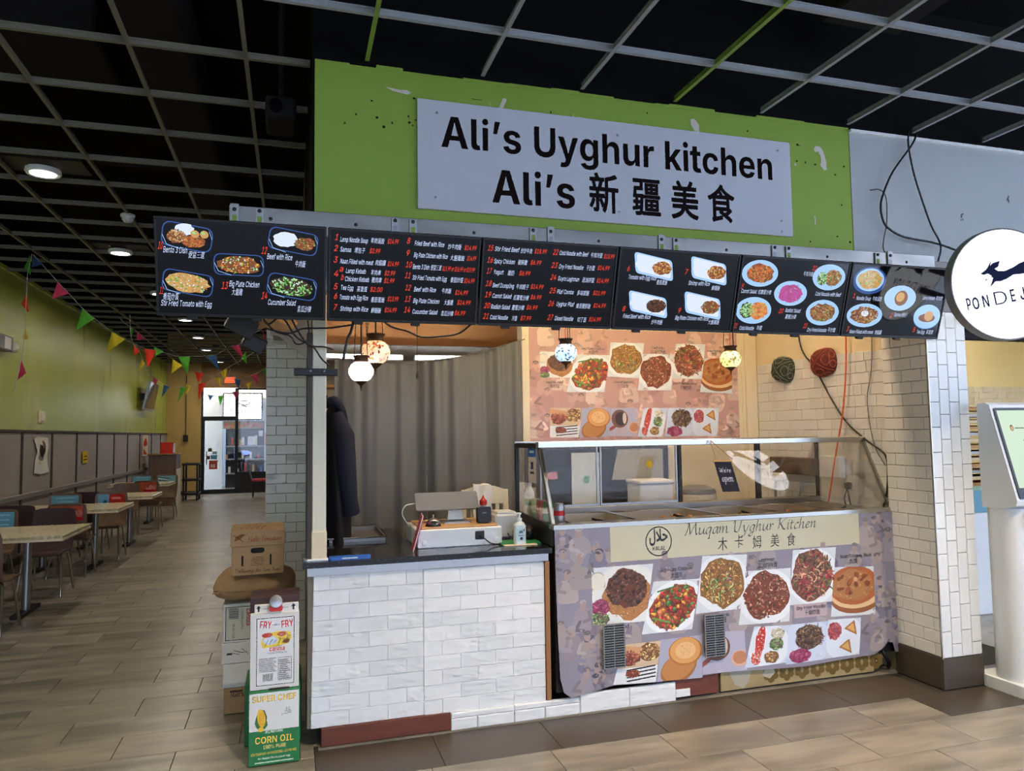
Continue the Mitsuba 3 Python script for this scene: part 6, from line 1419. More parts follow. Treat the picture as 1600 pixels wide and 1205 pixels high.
part(k, 'body', MB().box(1.22, 1.37, 4.42, 4.6, CT, CT + .15, .012), 'm_white_gloss', smooth=30); part(k, 'lid', MB().box(1.235, 1.36, 4.43, 4.59, CT + .15, CT + .162, .005), 'm_white'); part(k, 'switch', one(1.33, 1.355, 4.415, 4.42, CT + .01, CT + .05, .002), 'm_black')
k = thing('sauce_bottle', 'clear squeeze bottle with an orange cap behind the card terminal', 'bottle')
bm = rotz(0, (1.15, 4.45, TZ))
part(k, 'body', MB(bm).lathe([(.001, 0), (.024, 0), (.026, .01), (.026, .07), (.012, .09), (.01, .095)], 16), 'm_clear_plastic', smooth=40); part(k, 'cap', MB(bm).lathe([(.022, .092), (.024, .12), (.012, .13), (.004, .15), (.001, .152)], 14), 'm_red_plastic', smooth=35)
k = thing('sanitizer_bottle', 'clear pump bottle of sanitizer at the right end of the black counter', 'bottle')
bm = rotz(0, (1.285, 4.13, CT))
part(k, 'body', MB(bm).rbox(-.036, .036, -.026, .026, .0, .115, .018, n=6), 'm_water', smooth=35)
part(k, 'shoulder', MB(bm).lathe([(.034, .115), (.028, .128), (.013, .138), (.012, .142)], 18), 'm_water', smooth=50)
part(k, 'pump', MB(bm).lathe([(.016, .14), (.016, .155), (.007, .158), (.007, .175), (.013, .177), (.013, .187), (.001, .189)], 14).box(-.035, .0, -.006, .006, .178, .188, .003), 'm_white', smooth=30)
P = Print(); P.rect(-.024, .025, .024, .10, (190, 214, 222), 0); P.rect(-.01, .07, .012, .085, (90, 110, 120), 1); P.rect(-.016, .055, .018, .06, (90, 110, 120), 1); P.ell(.004, .04, .009, .009, (40, 50, 60), 1); P.ell(.02, .088, .005, .005, (50, 60, 70), 1)
v, f, c = P.tris(); fr = bm @ frame([0, -.0265, 0], [1, 0, 0], [0, 0, 1]); part(k, 'label', (v @ fr[:3, :3].T + fr[:3, 3], f), 'm_print', color=c)
k = thing('snack_packet', 'flat green and white packet at the right end of the black counter', 'packet')
fm = rotz(-4, (1.30, 4.20, CT))
g_ = np.array([[(x, y, .010 * math.cos(x * 11) * math.cos(y * 16) + .004) for y in np.linspace(-.07, .07, 9)] for x in np.linspace(-.12, .12, 13)])
part(k, 'body', MB(fm).sheet(g_, .008), 'm_box_green', smooth=60); part(k, 'base_sheet', MB(fm).box(-.11, .09, -.11, -.05, .0, .006, .002), 'm_cream')
k = thing('black_bag', 'crumpled black bag under the left side of the food counter', 'bag')
sx = np.cos(a_) * np.cos(b_) * .09; sy = np.sin(a_) * np.cos(b_) * .14; sz = np.sin(b_) * .05
nz = meshkit.fbm(np.stack([sx * 20, sy * 20, sz * 20], -1), 3) - .5
part(k, 'body', MB().grid(np.stack([1.325 + sx * (1 + .4 * nz), 4.47 - .02 + sy * (1 + .4 * nz) * .2, .2 * 0 + CT + .045 + sz * (1 + .5 * nz)], -1)), 'm_black', smooth=60) if False else part(k, 'body', MB().grid(np.stack([1.375 + sx * .5 * (1 + .4 * nz), 4.30 + sy * .8 * (1 + .4 * nz), CT + .052 + sz * (1 + .5 * nz)], -1)), 'm_black', smooth=60)

# chair with a towel behind the counter
k = thing('high_chair', 'cream wooden slat-back chair behind the cash drawer', 'chair')
m = rotz(-8, (1.33, 5.10, 0))
for sx_ in (-1, 1):
    part(k, 'rear_leg', MB(m).prism([(sx_ * .165 - .018, 0), (sx_ * .165 + .018, 0), (sx_ * .15 + .018, 1.2), (sx_ * .15 - .018, 1.2)], .03, frame([0, .02, 0], [1, 0, 0], [0, 0, 1])), 'm_white_wood')
    part(k, 'front_leg', MB(m).box(sx_ * .165 - .018, sx_ * .165 + .018, -.31, -.28, 0, .72, .003), 'm_white_wood')
part(k, 'seat', MB(m).box(-.19, .19, -.33, .03, .70, .735, .008), 'm_white_wood')
part(k, 'top_rail', MB(m).prism([(-.145, 1.10), (.145, 1.10), (.145, 1.20), (.07, 1.225), (-.07, 1.225), (-.145, 1.20)], .024, frame([0, .018, 0], [1, 0, 0], [0, 0, 1])), 'm_white_wood')
part(k, 'lower_rail', MB(m).box(-.15, .15, -.005, .015, .80, .84, .003), 'm_white_wood')
for x in (-.09, -.03, .03, .09): part(k, 'slat', MB(m).box(x - .014, x + .014, -.002, .012, .84, 1.10, .002), 'm_white_wood')
for z in (.25, .45): part(k, 'stretcher', MB(m).box(-.15, .15, .0, .02, z, z + .03, .003), 'm_white_wood')
k = thing('towel', 'white cloth hung over the back of the cream chair', 'towel')
uu = np.linspace(-1, 1, 13); tt = np.linspace(0, 1, 16)
pts = np.array([[((.065 + .02 * t * (1 if t < .6 else .2)) * u + .004 * math.sin(9 * t) - .02, (-.018 - .006 * math.sin(5 * u + 2 * t) - .012 * t), 1.236 - .30 * t * (1 - .18 * abs(u + .3))) for u in uu] for t in tt])
top_ = np.array([[(.06 * u - .02, y, 1.236 + .004 * math.sin(4 * u)) for u in uu] for y in (.045, .03, .01, -.01)])
part(k, 'front_fold', MB(m).sheet(np.concatenate([top_, pts]), .005), 'm_towel', smooth=60)
part(k, 'rear_fold', MB(m).sheet(np.array([[(.055 * u - .02, .047 + .004 * math.sin(5 * u), 1.236 - .16 * t) for u in uu] for t in tt]), .005), 'm_towel', smooth=60)

# curtain in two widths
wire = [[.29, 5.32, 2.15], [.7, 5.32, 2.135], [1.0, 5.32, 2.148], [1.3, 5.32, 2.20], [1.69, 5.32, 2.315]]
wz = lambda x: np.interp(x, [.29, .5, .7, .85, 1.0, 1.15, 1.3, 1.5, 1.69], [2.15, 2.142, 2.135, 2.138, 2.148, 2.168, 2.20, 2.255, 2.315])
k = thing('curtain', 'grey curtain hung on a wire behind the counter', 'curtain')
for x0, x1, n, ph in [(.295, .955, 3.6, .4), (.962, 1.69, 4.7, 1.6)]:
    xs = np.linspace(x0, x1, 90); ss = np.linspace(0, 1, 24)
    P_ = []
    for s_ in ss:
        row_ = []
        for x in xs:
            t = (x - x0) / (x1 - x0)
            a = .009 + .015 * s_ + .006 * math.sin(7 * t + 2)
            fold = a * math.sin(2 * math.pi * n * t + ph + .5 * math.sin(3 * s_ + 2 * t)) + .020 * math.sin(2 * math.pi * (n * .37) * t + 1.3 + s_) + .006 * math.sin(2 * math.pi * n * 2.2 * t) * (1 - s_)
            row_.append((x - .012 * s_ * (1 if x0 < .5 else -.2), 5.33 + fold - .03 * math.sin(math.pi * t) * s_, wz(x) - s_ * (wz(x) - .35)))
        P_.append(row_)
    part(k, 'panel', MB().sheet(np.array(P_), .003), 'm_curtain', smooth=60)
part(k, 'wire', MB().tube([[.17, 5.33, 2.16]] + wire + [[1.715, 5.40, 2.325]], .004, 6, smooth=4), 'm_cable_gray', smooth=True)
k = thing('curtain_pull', 'thin dark pull cord with a clip in front of the curtain', 'cord')
part(k, 'cord', MB().tube([[.862, 5.18, 2.95], [.862, 5.18, 2.05]], .0025, 5), 'm_cable', smooth=True); part(k, 'clip', MB().box(.855, .869, 5.174, 5.186, 2.0, 2.05, .003), 'm_black')

# dark jacket on the left wall
k = thing('jacket', 'dark blue jacket hanging on the left wall of the stall', 'jacket')
zs = np.linspace(.93, 1.83, 34); an = np.linspace(0, 2 * np.pi, 41)
W_ = np.interp(zs, [.93, 1.1, 1.4, 1.6, 1.75, 1.83], [.085, .09, .085, .08, .06, .02]); D_ = np.interp(zs, [.93, 1.2, 1.5, 1.7, 1.83], [.25, .26, .25, .2, .05])
pts = np.array([[(.275 + W_[i] * math.cos(t) * (1 + .16 * math.sin(7 * t + 5 * z)), 4.85 + D_[i] * math.sin(t) * (1 + .10 * math.sin(5 * t + 3 * z)), z) for t in an] for i, z in enumerate(zs)])
part(k, 'body', MB().grid(pts[:, ::-1]), 'm_jacket_black', smooth=60)
part(k, 'sleeve', MB().tube([[.27, 4.62, 1.74], [.315, 4.60, 1.6], [.325, 4.60, 1.4], [.345, 4.62, 1.2], [.36, 4.64, 1.12]], [.035, .06, .06, .05, .052], 14), 'm_jacket', smooth=50)
part(k, 'collar', MB().tube([[.21, 4.76, 1.80], [.26, 4.68, 1.82], [.31, 4.74, 1.74], [.30, 4.84, 1.66]], .028, 10, smooth=5), 'm_jacket', smooth=50)
part(k, 'hook', MB().tube([[.166, 4.85, 1.86], [.2, 4.85, 1.85], [.22, 4.85, 1.82]], .006, 6), 'm_dark_metal', smooth=True)
# cream post and bits at the left edge
k = thing('cream_post', 'cream wooden post at the left end of the counter', 'post')
part(k, 'post', MB().box(.107, .178, 4.0, 4.075, .95, 2.42, .004), 'm_cream_white'); part(k, 'foot', MB().box(.104, .182, 3.996, 4.08, .948, 1.10, .004), 'm_cream')
k = thing('black_rail', 'short flat black rail fixed across the cream post', 'rail')
part(k, 'bar', MB(rotx(0)).box(.012, .235, 3.955, 3.99, 1.918, 1.955, .003), 'm_black'); 
for x in (.095, .165): part(k, 'screw', MB().lathe([(.006, 0), (.005, .003), (.001, .004)], 8, frame([x, 3.955, 1.942], [1, 0, 0], [0, 0, 1], [0, -1, 0])), 'm_alu')
k = thing('ceiling_panel', 'torn grey wall board sloping above the tiled pillar', 'board')
part(k, 'board', MB().prism([(-.115, 2.23), (.098, 2.23), (.098, 2.03), (.05, 2.065), (-.03, 2.135), (-.07, 2.165), (-.115, 2.17)], .02, frame([0, 4.3, 0], [1, 0, 0], [0, 0, 1])), 'm_gray_wall')
part(k, 'upper_board', MB().box(-.115, .098, 4.28, 5.0, 2.23, 2.5), 'm_gray_wall')
part(k, 'insulation', MB().tube([[-.20, 4.1, 2.19], [-.12, 4.1, 2.215], [-.03, 4.12, 2.20], [.02, 4.12, 2.23]], [.02, .035, .03, .02], 8, smooth=4), 'm_light_wood', smooth=True, label='crumpled tan insulation')
k = thing('black_speaker', 'pair of dark tilted speaker boxes under the leftmost menu screen', 'speaker')
for (x, y, z, s_, rx) in [(-.25, 4.0, 2.185, .058, 28), (-.19, 4.05, 2.095, .045, -24)]:
    mm = frame([x, y, z], [.88, .2, -.42], [-.1, .96, .25]); mm[:3, 1] -= mm[:3, 0] * (mm[:3, 0] @ mm[:3, 1]); mm[:3, 0] /= np.linalg.norm(mm[:3, 0]); mm[:3, 1] /= np.linalg.norm(mm[:3, 1]); mm[:3, 2] = np.cross(mm[:3, 0], mm[:3, 1])
    q = part(k, 'cabinet', MB(mm).box(-s_ * 1.25, s_ * 1.25, -s_, s_, -s_ * .9, s_ * .9, .006), 'm_dark_metal'); part(q, 'grille', MB(mm).box(-s_ * 1.1, s_ * 1.1, -s_ - .002, -s_, -s_ * .75, s_ * .75), 'm_black')
part(k, 'bracket', MB().tube([[-.25, 4.0, 2.2], [-.24, 3.8, 2.38], [-.22, 3.68, 2.4]], .014, 8).tube([[-.25, 4.0, 2.17], [-.19, 4.05, 2.1]], .012, 8), 'm_black', smooth=True)
for lb, pts, r, mt in [
    ('black cable sagging in a loop under the leftmost menu screens', [[-.16, 3.8, 2.26], [-.12, 3.86, 2.17], [-.05, 3.92, 2.215], [.02, 3.93, 2.12], [.1, 3.95, 2.075], [.16, 3.95, 2.07], [.21, 3.97, 2.06]], .0045, 'm_cable'),
    ('black cable running level under the second menu screen', [[-.13, 3.88, 2.15], [-.02, 3.9, 2.13], [.05, 3.9, 2.155], [.1, 3.9, 2.16], [.2, 3.9, 2.165], [.31, 3.9, 2.185]], .0045, 'm_cable'),
    ('black cable drooping in front of the cream post', [[-.02, 3.86, 2.24], [.02, 3.88, 2.16], [.07, 3.9, 2.085], [.11, 3.9, 2.06], [.15, 3.9, 2.0], [.19, 3.9, 1.965]], .0045, 'm_cable'),
    ('thick black cable pair knotted left of the pendants', [[.318, 3.95, 2.22], [.30, 3.95, 2.15], [.285, 3.95, 2.12], [.27, 3.95, 2.05], [.262, 3.95, 2.0]], .007, 'm_cable'),
    ('thin black cable waving behind the second and third screens', [[.40, 3.66, 2.31], [.42, 3.8, 2.24], [.5, 3.9, 2.185], [.6, 3.92, 2.16], [.68, 3.95, 2.135], [.78, 3.95, 2.14], [.9, 3.95, 2.165], [.97, 3.8, 2.24], [.98, 3.66, 2.31]], .0045, 'm_cable'),
    ('small black cable loop above the tiled pillar', [[-.14, 3.9, 2.2], [-.08, 3.92, 2.14], [-.01, 3.92, 2.12], [.02, 3.92, 2.08], [.06, 3.92, 2.085], [.085, 3.92, 2.12], [.08, 3.9, 2.2]], .004, 'm_cable')]:
    k = thing('cable', lb, 'cable'); put(k + '__core', MB().tube(pts, r, 7, smooth=6), mt, smooth=True)
# kitchen shelf seen past the curtain
k = thing('kitchen_shelf', 'narrow shelf on the kitchen wall seen between post and curtain', 'shelf')
part(k, 'board', one(.17, .62, 6.5, 6.8, 1.76, 1.785, .003), 'm_redwood'); part(k, 'upright', one(.56, .60, 6.52, 6.78, 1.0, 2.3), 'm_light_wood'); part(k, 'board', one(.17, .62, 6.5, 6.8, 2.02, 2.045, .003), 'm_light_wood')
for x, lb, m1, m2, h in [(.28, 'white bottle with a black cap on the kitchen shelf', 'm_white', 'm_black', .15), (.37, 'green and white tub on the kitchen shelf', 'm_box_green', 'm_white', .11), (.46, 'brown jar on the kitchen shelf', 'm_redwood', 'm_red_plastic', .12)]:
    k = thing('kitchen_jar', lb, 'jar'); bm = rotz(0, (x, 6.6, 1.786))
    part(k, 'body', MB(bm).lathe([(.001, 0), (.04, 0), (.042, .01), (.042, h * .7), (.02, h * .85), (.018, h)], 18), m1, smooth=40); part(k, 'cap', MB(bm).lathe([(.022, h * .9), (.022, h * 1.15), (.001, h * 1.16)], 14), m2, smooth=40)

k = thing('ceiling_projector', 'dark projector box hung in the ceiling grid left of the green bulkhead', 'projector')
part(k, 'body', MB().box(-.16, .02, 4.45, 4.75, 3.50, 3.64, .015), 'm_duct'); part(k, 'lens', MB().lathe([(.001, .03), (.035, .03), (.04, 0)], 18, frame([-.1, 4.45, 3.57], [1, 0, 0], [0, 0, 1], [0, -1, 0])), 'm_black_gloss', smooth=40)
part(k, 'pole', MB().tube([[-.07, 4.6, 3.64], [-.07, 4.6, 4.6]], .02, 10), 'm_duct', smooth=True)
# pendants
def pendant(x, y, z, R, label, base, dots, k_):
    k = thing('mosaic_pendant', label, 'pendant lamp', None)
    m = rotz(0, (x, y, z))
    H = R * .78
    prof = [(R * .5, H * .98), (R * .78, H * .72), (R * .97, H * .25), (R, 0), (R * .95, -H * .3), (R * .74, -H * .75), (R * .45, -H)]
    put(k + '__globe', MB(m).lathe(prof[::-1], 28), 'm_white', smooth=True, emitter=glow(base, k_))
    rg = np.random.default_rng(int(x * 1000)); j = 0
    for col, n in dots:
        mb = MB(m)
        for i in range(n):
            a = rg.uniform(0, 2 * np.pi); zz = rg.uniform(-.85, .9); rr = np.interp(zz * H, [p[1] for p in prof[::-1]], [p[0] for p in prof[::-1]]) * 1.006
            o = np.array([rr * math.cos(a), rr * math.sin(a), zz * H]); ex = np.array([-math.sin(a), math.cos(a), 0]); ez = np.array([math.cos(a), math.sin(a), zz * .6]); ez /= np.linalg.norm(ez); ey = np.cross(ez, ex)
            t = np.sort(rg.uniform(0, 2 * np.pi, 5)); s_ = R * rg.uniform(.06, .15)
            vv = np.array([o + ex * s_ * math.cos(q) + ey * s_ * math.sin(q) + ez * .0012 for q in t])
            mb.add(vv, [[0, 1, 2], [0, 2, 3], [0, 3, 4]])
        e = glow(col, max(k_ * .8, .8)); e['sampling_weight'] = 0.0
        part(k, 'mosaic', mb, 'm_black', emitter=e, kind='stuff', label='glass mosaic pieces')
    part(k, 'crown', MB(m).lathe([(R * .5, H * .96), (R * .56, H * 1.05), (R * .52, H * 1.3), (R * .62, H * 1.55), (R * .66, H * 1.6), (R * .6, H * 1.62), (R * .3, H * 1.5)], 22), 'm_bronze', smooth=40)
    part(k, 'finial', MB(m).lathe([(.001, -H * 1.95), (R * .05, -H * 1.85), (R * .03, -H * 1.7), (R * .09, -H * 1.6), (R * .06, -H * 1.45), (R * .3, -H * 1.2), (R * .48, -H * .99), (R * .47, -H * .95)], 18), 'm_bronze', smooth=40)
    for i in range(3):
        a = 2 * np.pi * i / 3 + .5
        part(k, 'chain', MB(m).tube([[R * .6 * math.cos(a), R * .6 * math.sin(a), H * 1.58], [R * .25 * math.cos(a), R * .25 * math.sin(a), .62]], .0022, 5), 'm_bronze')
    part(k, 'cord', MB(m).tube([[0, 0, H * 1.5], [0, 0, 2.95 - z]], .003, 6), 'm_cable_orange' if x > 1 else 'm_cable')
pendant(.378, 4.2, 1.962, .072, 'white glowing mosaic pendant, lower left of the pair', (255, 250, 240), [((190, 214, 255), 8), ((120, 120, 140), 5)], 3)
pendant(.470, 4.30, 2.085, .086, 'orange and red mosaic pendant beside the white one', (250, 170, 90), [((236, 80, 36), 60), ((255, 220, 120), 26), ((150, 30, 20), 30), ((255, 250, 240), 10)], .95)
pendant(1.624, 4.2, 2.092, .070, 'blue and white mosaic pendant before the poster', (190, 226, 250), [((40, 120, 190), 40), ((110, 200, 220), 22), ((30, 50, 90), 14), ((255, 255, 255), 14)], .95)
pendant(2.795, 4.2, 2.072, .070, 'yellow-green mosaic pendant, rightmost of the four', (246, 226, 120), [((206, 200, 30), 40), ((130, 170, 40), 24), ((190, 80, 30), 14), ((255, 255, 240), 14)], 1.0)

# ================================================================ in and on the deli case
for i, (x0, x1, lb, food) in enumerate([(1.60, 2.06, 'steel pan at the left end of the food counter', None), (2.06, 2.66, 'wide steel pan with orange scraps, second in the food counter', 'm_orange_food'), (2.66, 3.10, 'steel pan in the middle of the food counter', 'm_redwood'), (3.10, 3.48, 'steel pan with yellow food, fourth in the food counter', 'm_orange_food'), (3.48, 3.80, 'steel pan at the right end of the food counter', 'm_redwood')]):
    k = thing('food_pan', lb, 'pan', 'food pans of the deli counter')
    a, b, c, d, zb, zt = x0 + .014, x1 - .014, 4.065, 4.595, .985, 1.056
    part(k, 'basin', MB().box(a, b, c, d, zb, zb + .003).box(a, a + .003, c, d, zb, zt).box(b - .003, b, c, d, zb, zt).box(a, b, c, c + .003, zb, zt).box(a, b, d - .003, d, zb, zt), 'm_pan')
    part(k, 'rim', MB().tube([[a, c, zt], [b, c, zt], [b, d, zt], [a, d, zt], [a, c, zt]], .005, 6), 'm_steel_plain', smooth=True)
    if food:
        mb = MB(); g = np.random.default_rng(i)
        n = 40
        for _ in range(n):
            x, y = (g.uniform(a + .22, b - .12), g.uniform(c + .08, c + .3)) if i == 1 else (g.uniform(a + .03, b - .03), g.uniform(c + .03, d - .03))
            s_ = g.uniform(.008, .016); zz = zb + .004 + g.uniform(0, .05 if i == 1 else .02)
            mb.box(x - s_, x + s_, y - s_ * .8, y + s_ * .8, zz, zz + s_ * 1.3, .003, rotz(0))
        kf = thing('leftover_food', {1: 'orange scraps of food heaped in the second pan', 2: 'brown leftovers in the middle pan', 3: 'yellow leftovers in the fourth pan', 4: 'reddish leftovers in the right pan'}[i], 'food')
        labels[kf]['kind'] = 'stuff'
        put(kf, mb, food)
    if i in (0, 1, 2, 4):
        kt = thing('serving_tongs', {0: 'dark tongs lying across the left pan', 1: 'dark tongs lying in the second pan', 2: 'tongs lying across the middle pan', 4: 'tongs in the right pan'}[i], 'tongs')
        yy = c + .12; mbt = MB().tube([[a + .16 + .1 * (i == 1), yy, zt + .012], [a + .36 + .1 * (i == 1) if b - a > .4 else b - .03, yy + .12, zb + .03]], .008, 6)
        part(kt, 'arm', mbt, 'm_black', smooth=True)
        part(kt, 'arm', MB().tube([[a + .16 + .1 * (i == 1), yy, zt + .012], [a + .34 + .1 * (i == 1) if b - a > .4 else b - .05, yy + .17, zb + .03]], .008, 6), 'm_black', smooth=True)
def can(x, y, label, mt, band):
    k = thing('soda_can', label, 'can', None); bm = rotz(0, (x, y, 1.057))
    part(k, 'body', MB(bm).lathe([(.001, .004), (.024, .0), (.026, .004), (.033, .014), (.033, .104), (.027, .118), (.027, .121)], 24), mt, smooth=35)
    part(k, 'lid', MB(bm).lathe([(.027, .121), (.025, .123), (.023, .118), (.001, .118)], 20), 'm_alu', smooth=30)
    part(k, 'print_band', MB(bm).lathe([(.0333, .05), (.0333, .08)], 24), band, smooth=True)
can(1.505, 4.48, 'green soda can second from the back inside the glass end', 'm_sprite', 'm_white')
can(1.51, 4.375, 'red soda can inside the glass end', 'm_coke', 'm_coke')
can(1.515, 4.265, 'green soda can in front of the red one', 'm_sprite', 'm_white')
can(1.535, 4.13, 'silver and red soda can standing foremost behind the front glass', 'm_alu', 'm_coke')
k = thing('water_bottle', 'clear water bottle behind the soda cans', 'bottle'); bm = rotz(0, (1.50, 4.585, 1.057))
part(k, 'body', MB(bm).lathe([(.001, 0), (.03, 0), (.033, .01), (.033, .06), (.031, .065), (.033, .07), (.033, .14), (.028, .165), (.014, .19), (.013, .2)], 20), 'm_water', smooth=40)
part(k, 'cap', MB(bm).lathe([(.0155, .198), (.0155, .216), (.001, .217)], 14), 'm_white', smooth=35); part(k, 'label', MB(bm).lathe([(.0335, .075), (.0335, .115)], 20), 'm_box_green', smooth=True)
k = thing('price_sticker', 'blue and white sticker on the glass end of the food counter', 'sticker')
P = Print(); P.rect(-4.42, 1.29, -4.27, 1.515, (214, 206, 206), 0); P.rect(-4.42, 1.45, -4.27, 1.515, (30, 96, 180), 1); P.rect(-4.37, 1.375, -4.32, 1.42, (30, 50, 110), 1); P.rect(-4.38, 1.345, -4.31, 1.36, (60, 60, 70), 1); P.rect(-4.395, 1.475, -4.305, 1.49, (190, 212, 240), 2)
P.items = [(affinity.scale(affinity.translate(g, 0, 0), -1, 1, origin=(0, 0)), c, l) for g, c, l in P.items] if False else P.items
P.place(k, 'print', frame([1.4405, 0, 0], [0, -1, 0], [0, 0, 1]))
k = thing('open_sign', "small chalkboard reading We're open hung on the front glass", 'sign')
fo = frame([2.585, 4.058, 1.215], np.array([.995, .0, -.02]), gl); fo[:3, 1] = gl; fo[:3, 2] = np.cross(fo[:3, 0], gl)
part(k, 'board', MB(fo).box(.02, .145, -.005, .2, .006, .012, .002), 'm_jacket'); part(k, 'rail', MB(fo).box(.012, .153, .198, .212, .004, .014, .002), 'm_light_wood')
P = Print(); hand(P, "We're", .036, .125, .032, (214, 210, 226), 1, width=.085, nib=(.05, .04)); hand(P, 'open', .036, .062, .05, (206, 202, 222), 1, width=.085, nib=(.04, .035))
v, f, c = P.tris(); v[:, 2] += .0125; part(k, 'chalk_lettering', (v @ fo[:3, :3].T + fo[:3, 3], f), 'm_print_matte', color=c)
part(k, 'string', MB().tube([[2.60, 4.10, 1.41], [2.598, 4.160, 1.53], [2.60, 4.163, 1.535], [2.73, 4.115, 1.412]], .003, 5), 'm_light_wood', smooth=True)
# things behind the case
k = thing('dark_reflection_counter', 'steel back counter with an added dark panel for the dark hall mirrored in the case glass', 'counter')
part(k, 'panel', one(1.72, 2.95, 5.36, 5.395, .2, 1.50, .004), 'm_dark_metal'); part(k, 'shelf', MB().box(1.72, 2.95, 5.0, 5.36, .88, .92, .004), 'm_steel_plain'); part(k, 'front', MB().box(1.74, 2.93, 5.04, 5.36, .1, .88), 'm_dark_metal')  # upright dark panel added to stand for the dark hall mirrored in glass
k = thing('steel_side_counter', 'steel counter with a sink under the tiled side wall', 'counter')
part(k, 'top', MB().box(2.96, 3.845, 4.95, 5.36, .90, .935, .004), 'm_steel_plain'); part(k, 'body', MB().box(2.98, 3.83, 4.98, 5.36, 0, .90), 'm_dark_metal')
k = thing('foam_box', 'white foam container box behind the food counter', 'box'); part(k, 'body', MB().box(2.52, 2.80, 5.02, 5.25, .922, 1.20, .01), 'm_white'); part(k, 'lid', MB().box(2.51, 2.81, 5.01, 5.26, 1.20, 1.23, .008), 'm_white')
k = thing('foam_lid_stack', 'stack of white foam lids behind the food counter', 'lids')
for j in range(6): part(k, 'lid', MB().prism([(-.1 + .004 * j, 0), (.1 - .004 * j, 0), (.09 - .004 * j, .016), (-.09 + .004 * j, .016)], .12, frame([2.37, 5.1, .922 + .017 * j], [1, 0, 0], [0, 0, 1], [0, -1, 0])), 'm_white')
k = thing('rice_cooker', 'round pale rice cooker behind the chalkboard', 'rice cooker'); bm = rotz(0, (3.06, 5.12, .935))
part(k, 'body', MB(bm).lathe([(.001, 0), (.13, 0), (.15, .03), (.15, .16), (.14, .18)], 28), 'm_cream_white', smooth=40); part(k, 'lid', MB(bm).lathe([(.15, .18), (.14, .21), (.08, .235), (.001, .24)], 28), 'm_grey_plastic', smooth=40)
for lb, po, c, ic in [('white and blue paper sheet on the added dark back panel', [(2.1, 1.02), (2.34, 1.02), (2.36, 1.44), (2.1, 1.44)], (206, 214, 220), (120, 170, 150)), ('pink paper corner on the added dark back panel', [(1.86, 1.24), (1.98, 1.24), (1.98, 1.30), (1.9, 1.285)], (214, 150, 170), (214, 150, 170)), ('grey paper with a yellow mark on the added dark back panel', [(2.44, 1.22), (2.9, 1.2), (2.9, 1.46), (2.5, 1.46)], (170, 168, 160), (226, 190, 60))]:
    k = thing('taped_paper', lb, 'paper'); P = Print(); P.add(po, c, 0); x_, z_ = np.mean(po, axis=0); P.add(Point(x_ + .09 * (c[0] < 180), z_).buffer(.03), ic, 1); P.place(k, 'print', frame([0, 5.357, 0], [1, 0, 0], [0, 0, 1]), bsdf='m_print_matte')
# side wall
k = thing('faucet', 'small curved chrome faucet before the side wall', 'faucet'); part(k, 'spout', MB().tube([[3.70, 5.0, .93], [3.70, 5.0, 1.16], [3.70, 4.975, 1.20], [3.70, 4.92, 1.205], [3.70, 4.88, 1.18], [3.70, 4.87, 1.14]], .012, 10, smooth=6), 'm_chrome', smooth=True); part(k, 'base', MB().lathe([(.001, .0), (.03, 0), (.026, .03), (.014, .04)], 16, rotz(0, (3.70, 5.0, .935))), 'm_chrome', smooth=40)
k = thing('wall_shelf', 'brown wall shelf with a white bracket box on the tiled side wall', 'shelf'); part(k, 'board', MB().box(3.74, 3.843, 4.62, 5.12, 1.25, 1.38, .004), 'm_bar_brown'); part(k, 'bracket_box', MB().box(3.79, 3.843, 4.38, 4.60, 1.24, 1.40, .006), 'm_tile_white2'); part(k, 'hanging_cloth', MB().box(3.66, 3.70, 4.85, 5.0, 1.2, 1.26, .01), 'm_white')
k = thing('power_outlet', 'wall outlet with a black plug on the tiled side wall', 'outlet'); part(k, 'plate', MB().box(3.838, 3.845, 4.30, 4.37, 1.16, 1.27, .003), 'm_box_white'); part(k, 'plug', MB().box(3.80, 3.838, 4.32, 4.36, 1.17, 1.215, .005), 'm_black'); part(k, 'cord', MB().tube([[3.81, 4.34, 1.17], [3.80, 4.36, 1.1], [3.80, 4.35, 1.06]], .005, 6).tube([[3.81, 4.335, 1.17], [3.80, 4.31, 1.1], [3.80, 4.30, 1.06]], .005, 6), 'm_cable', smooth=True)
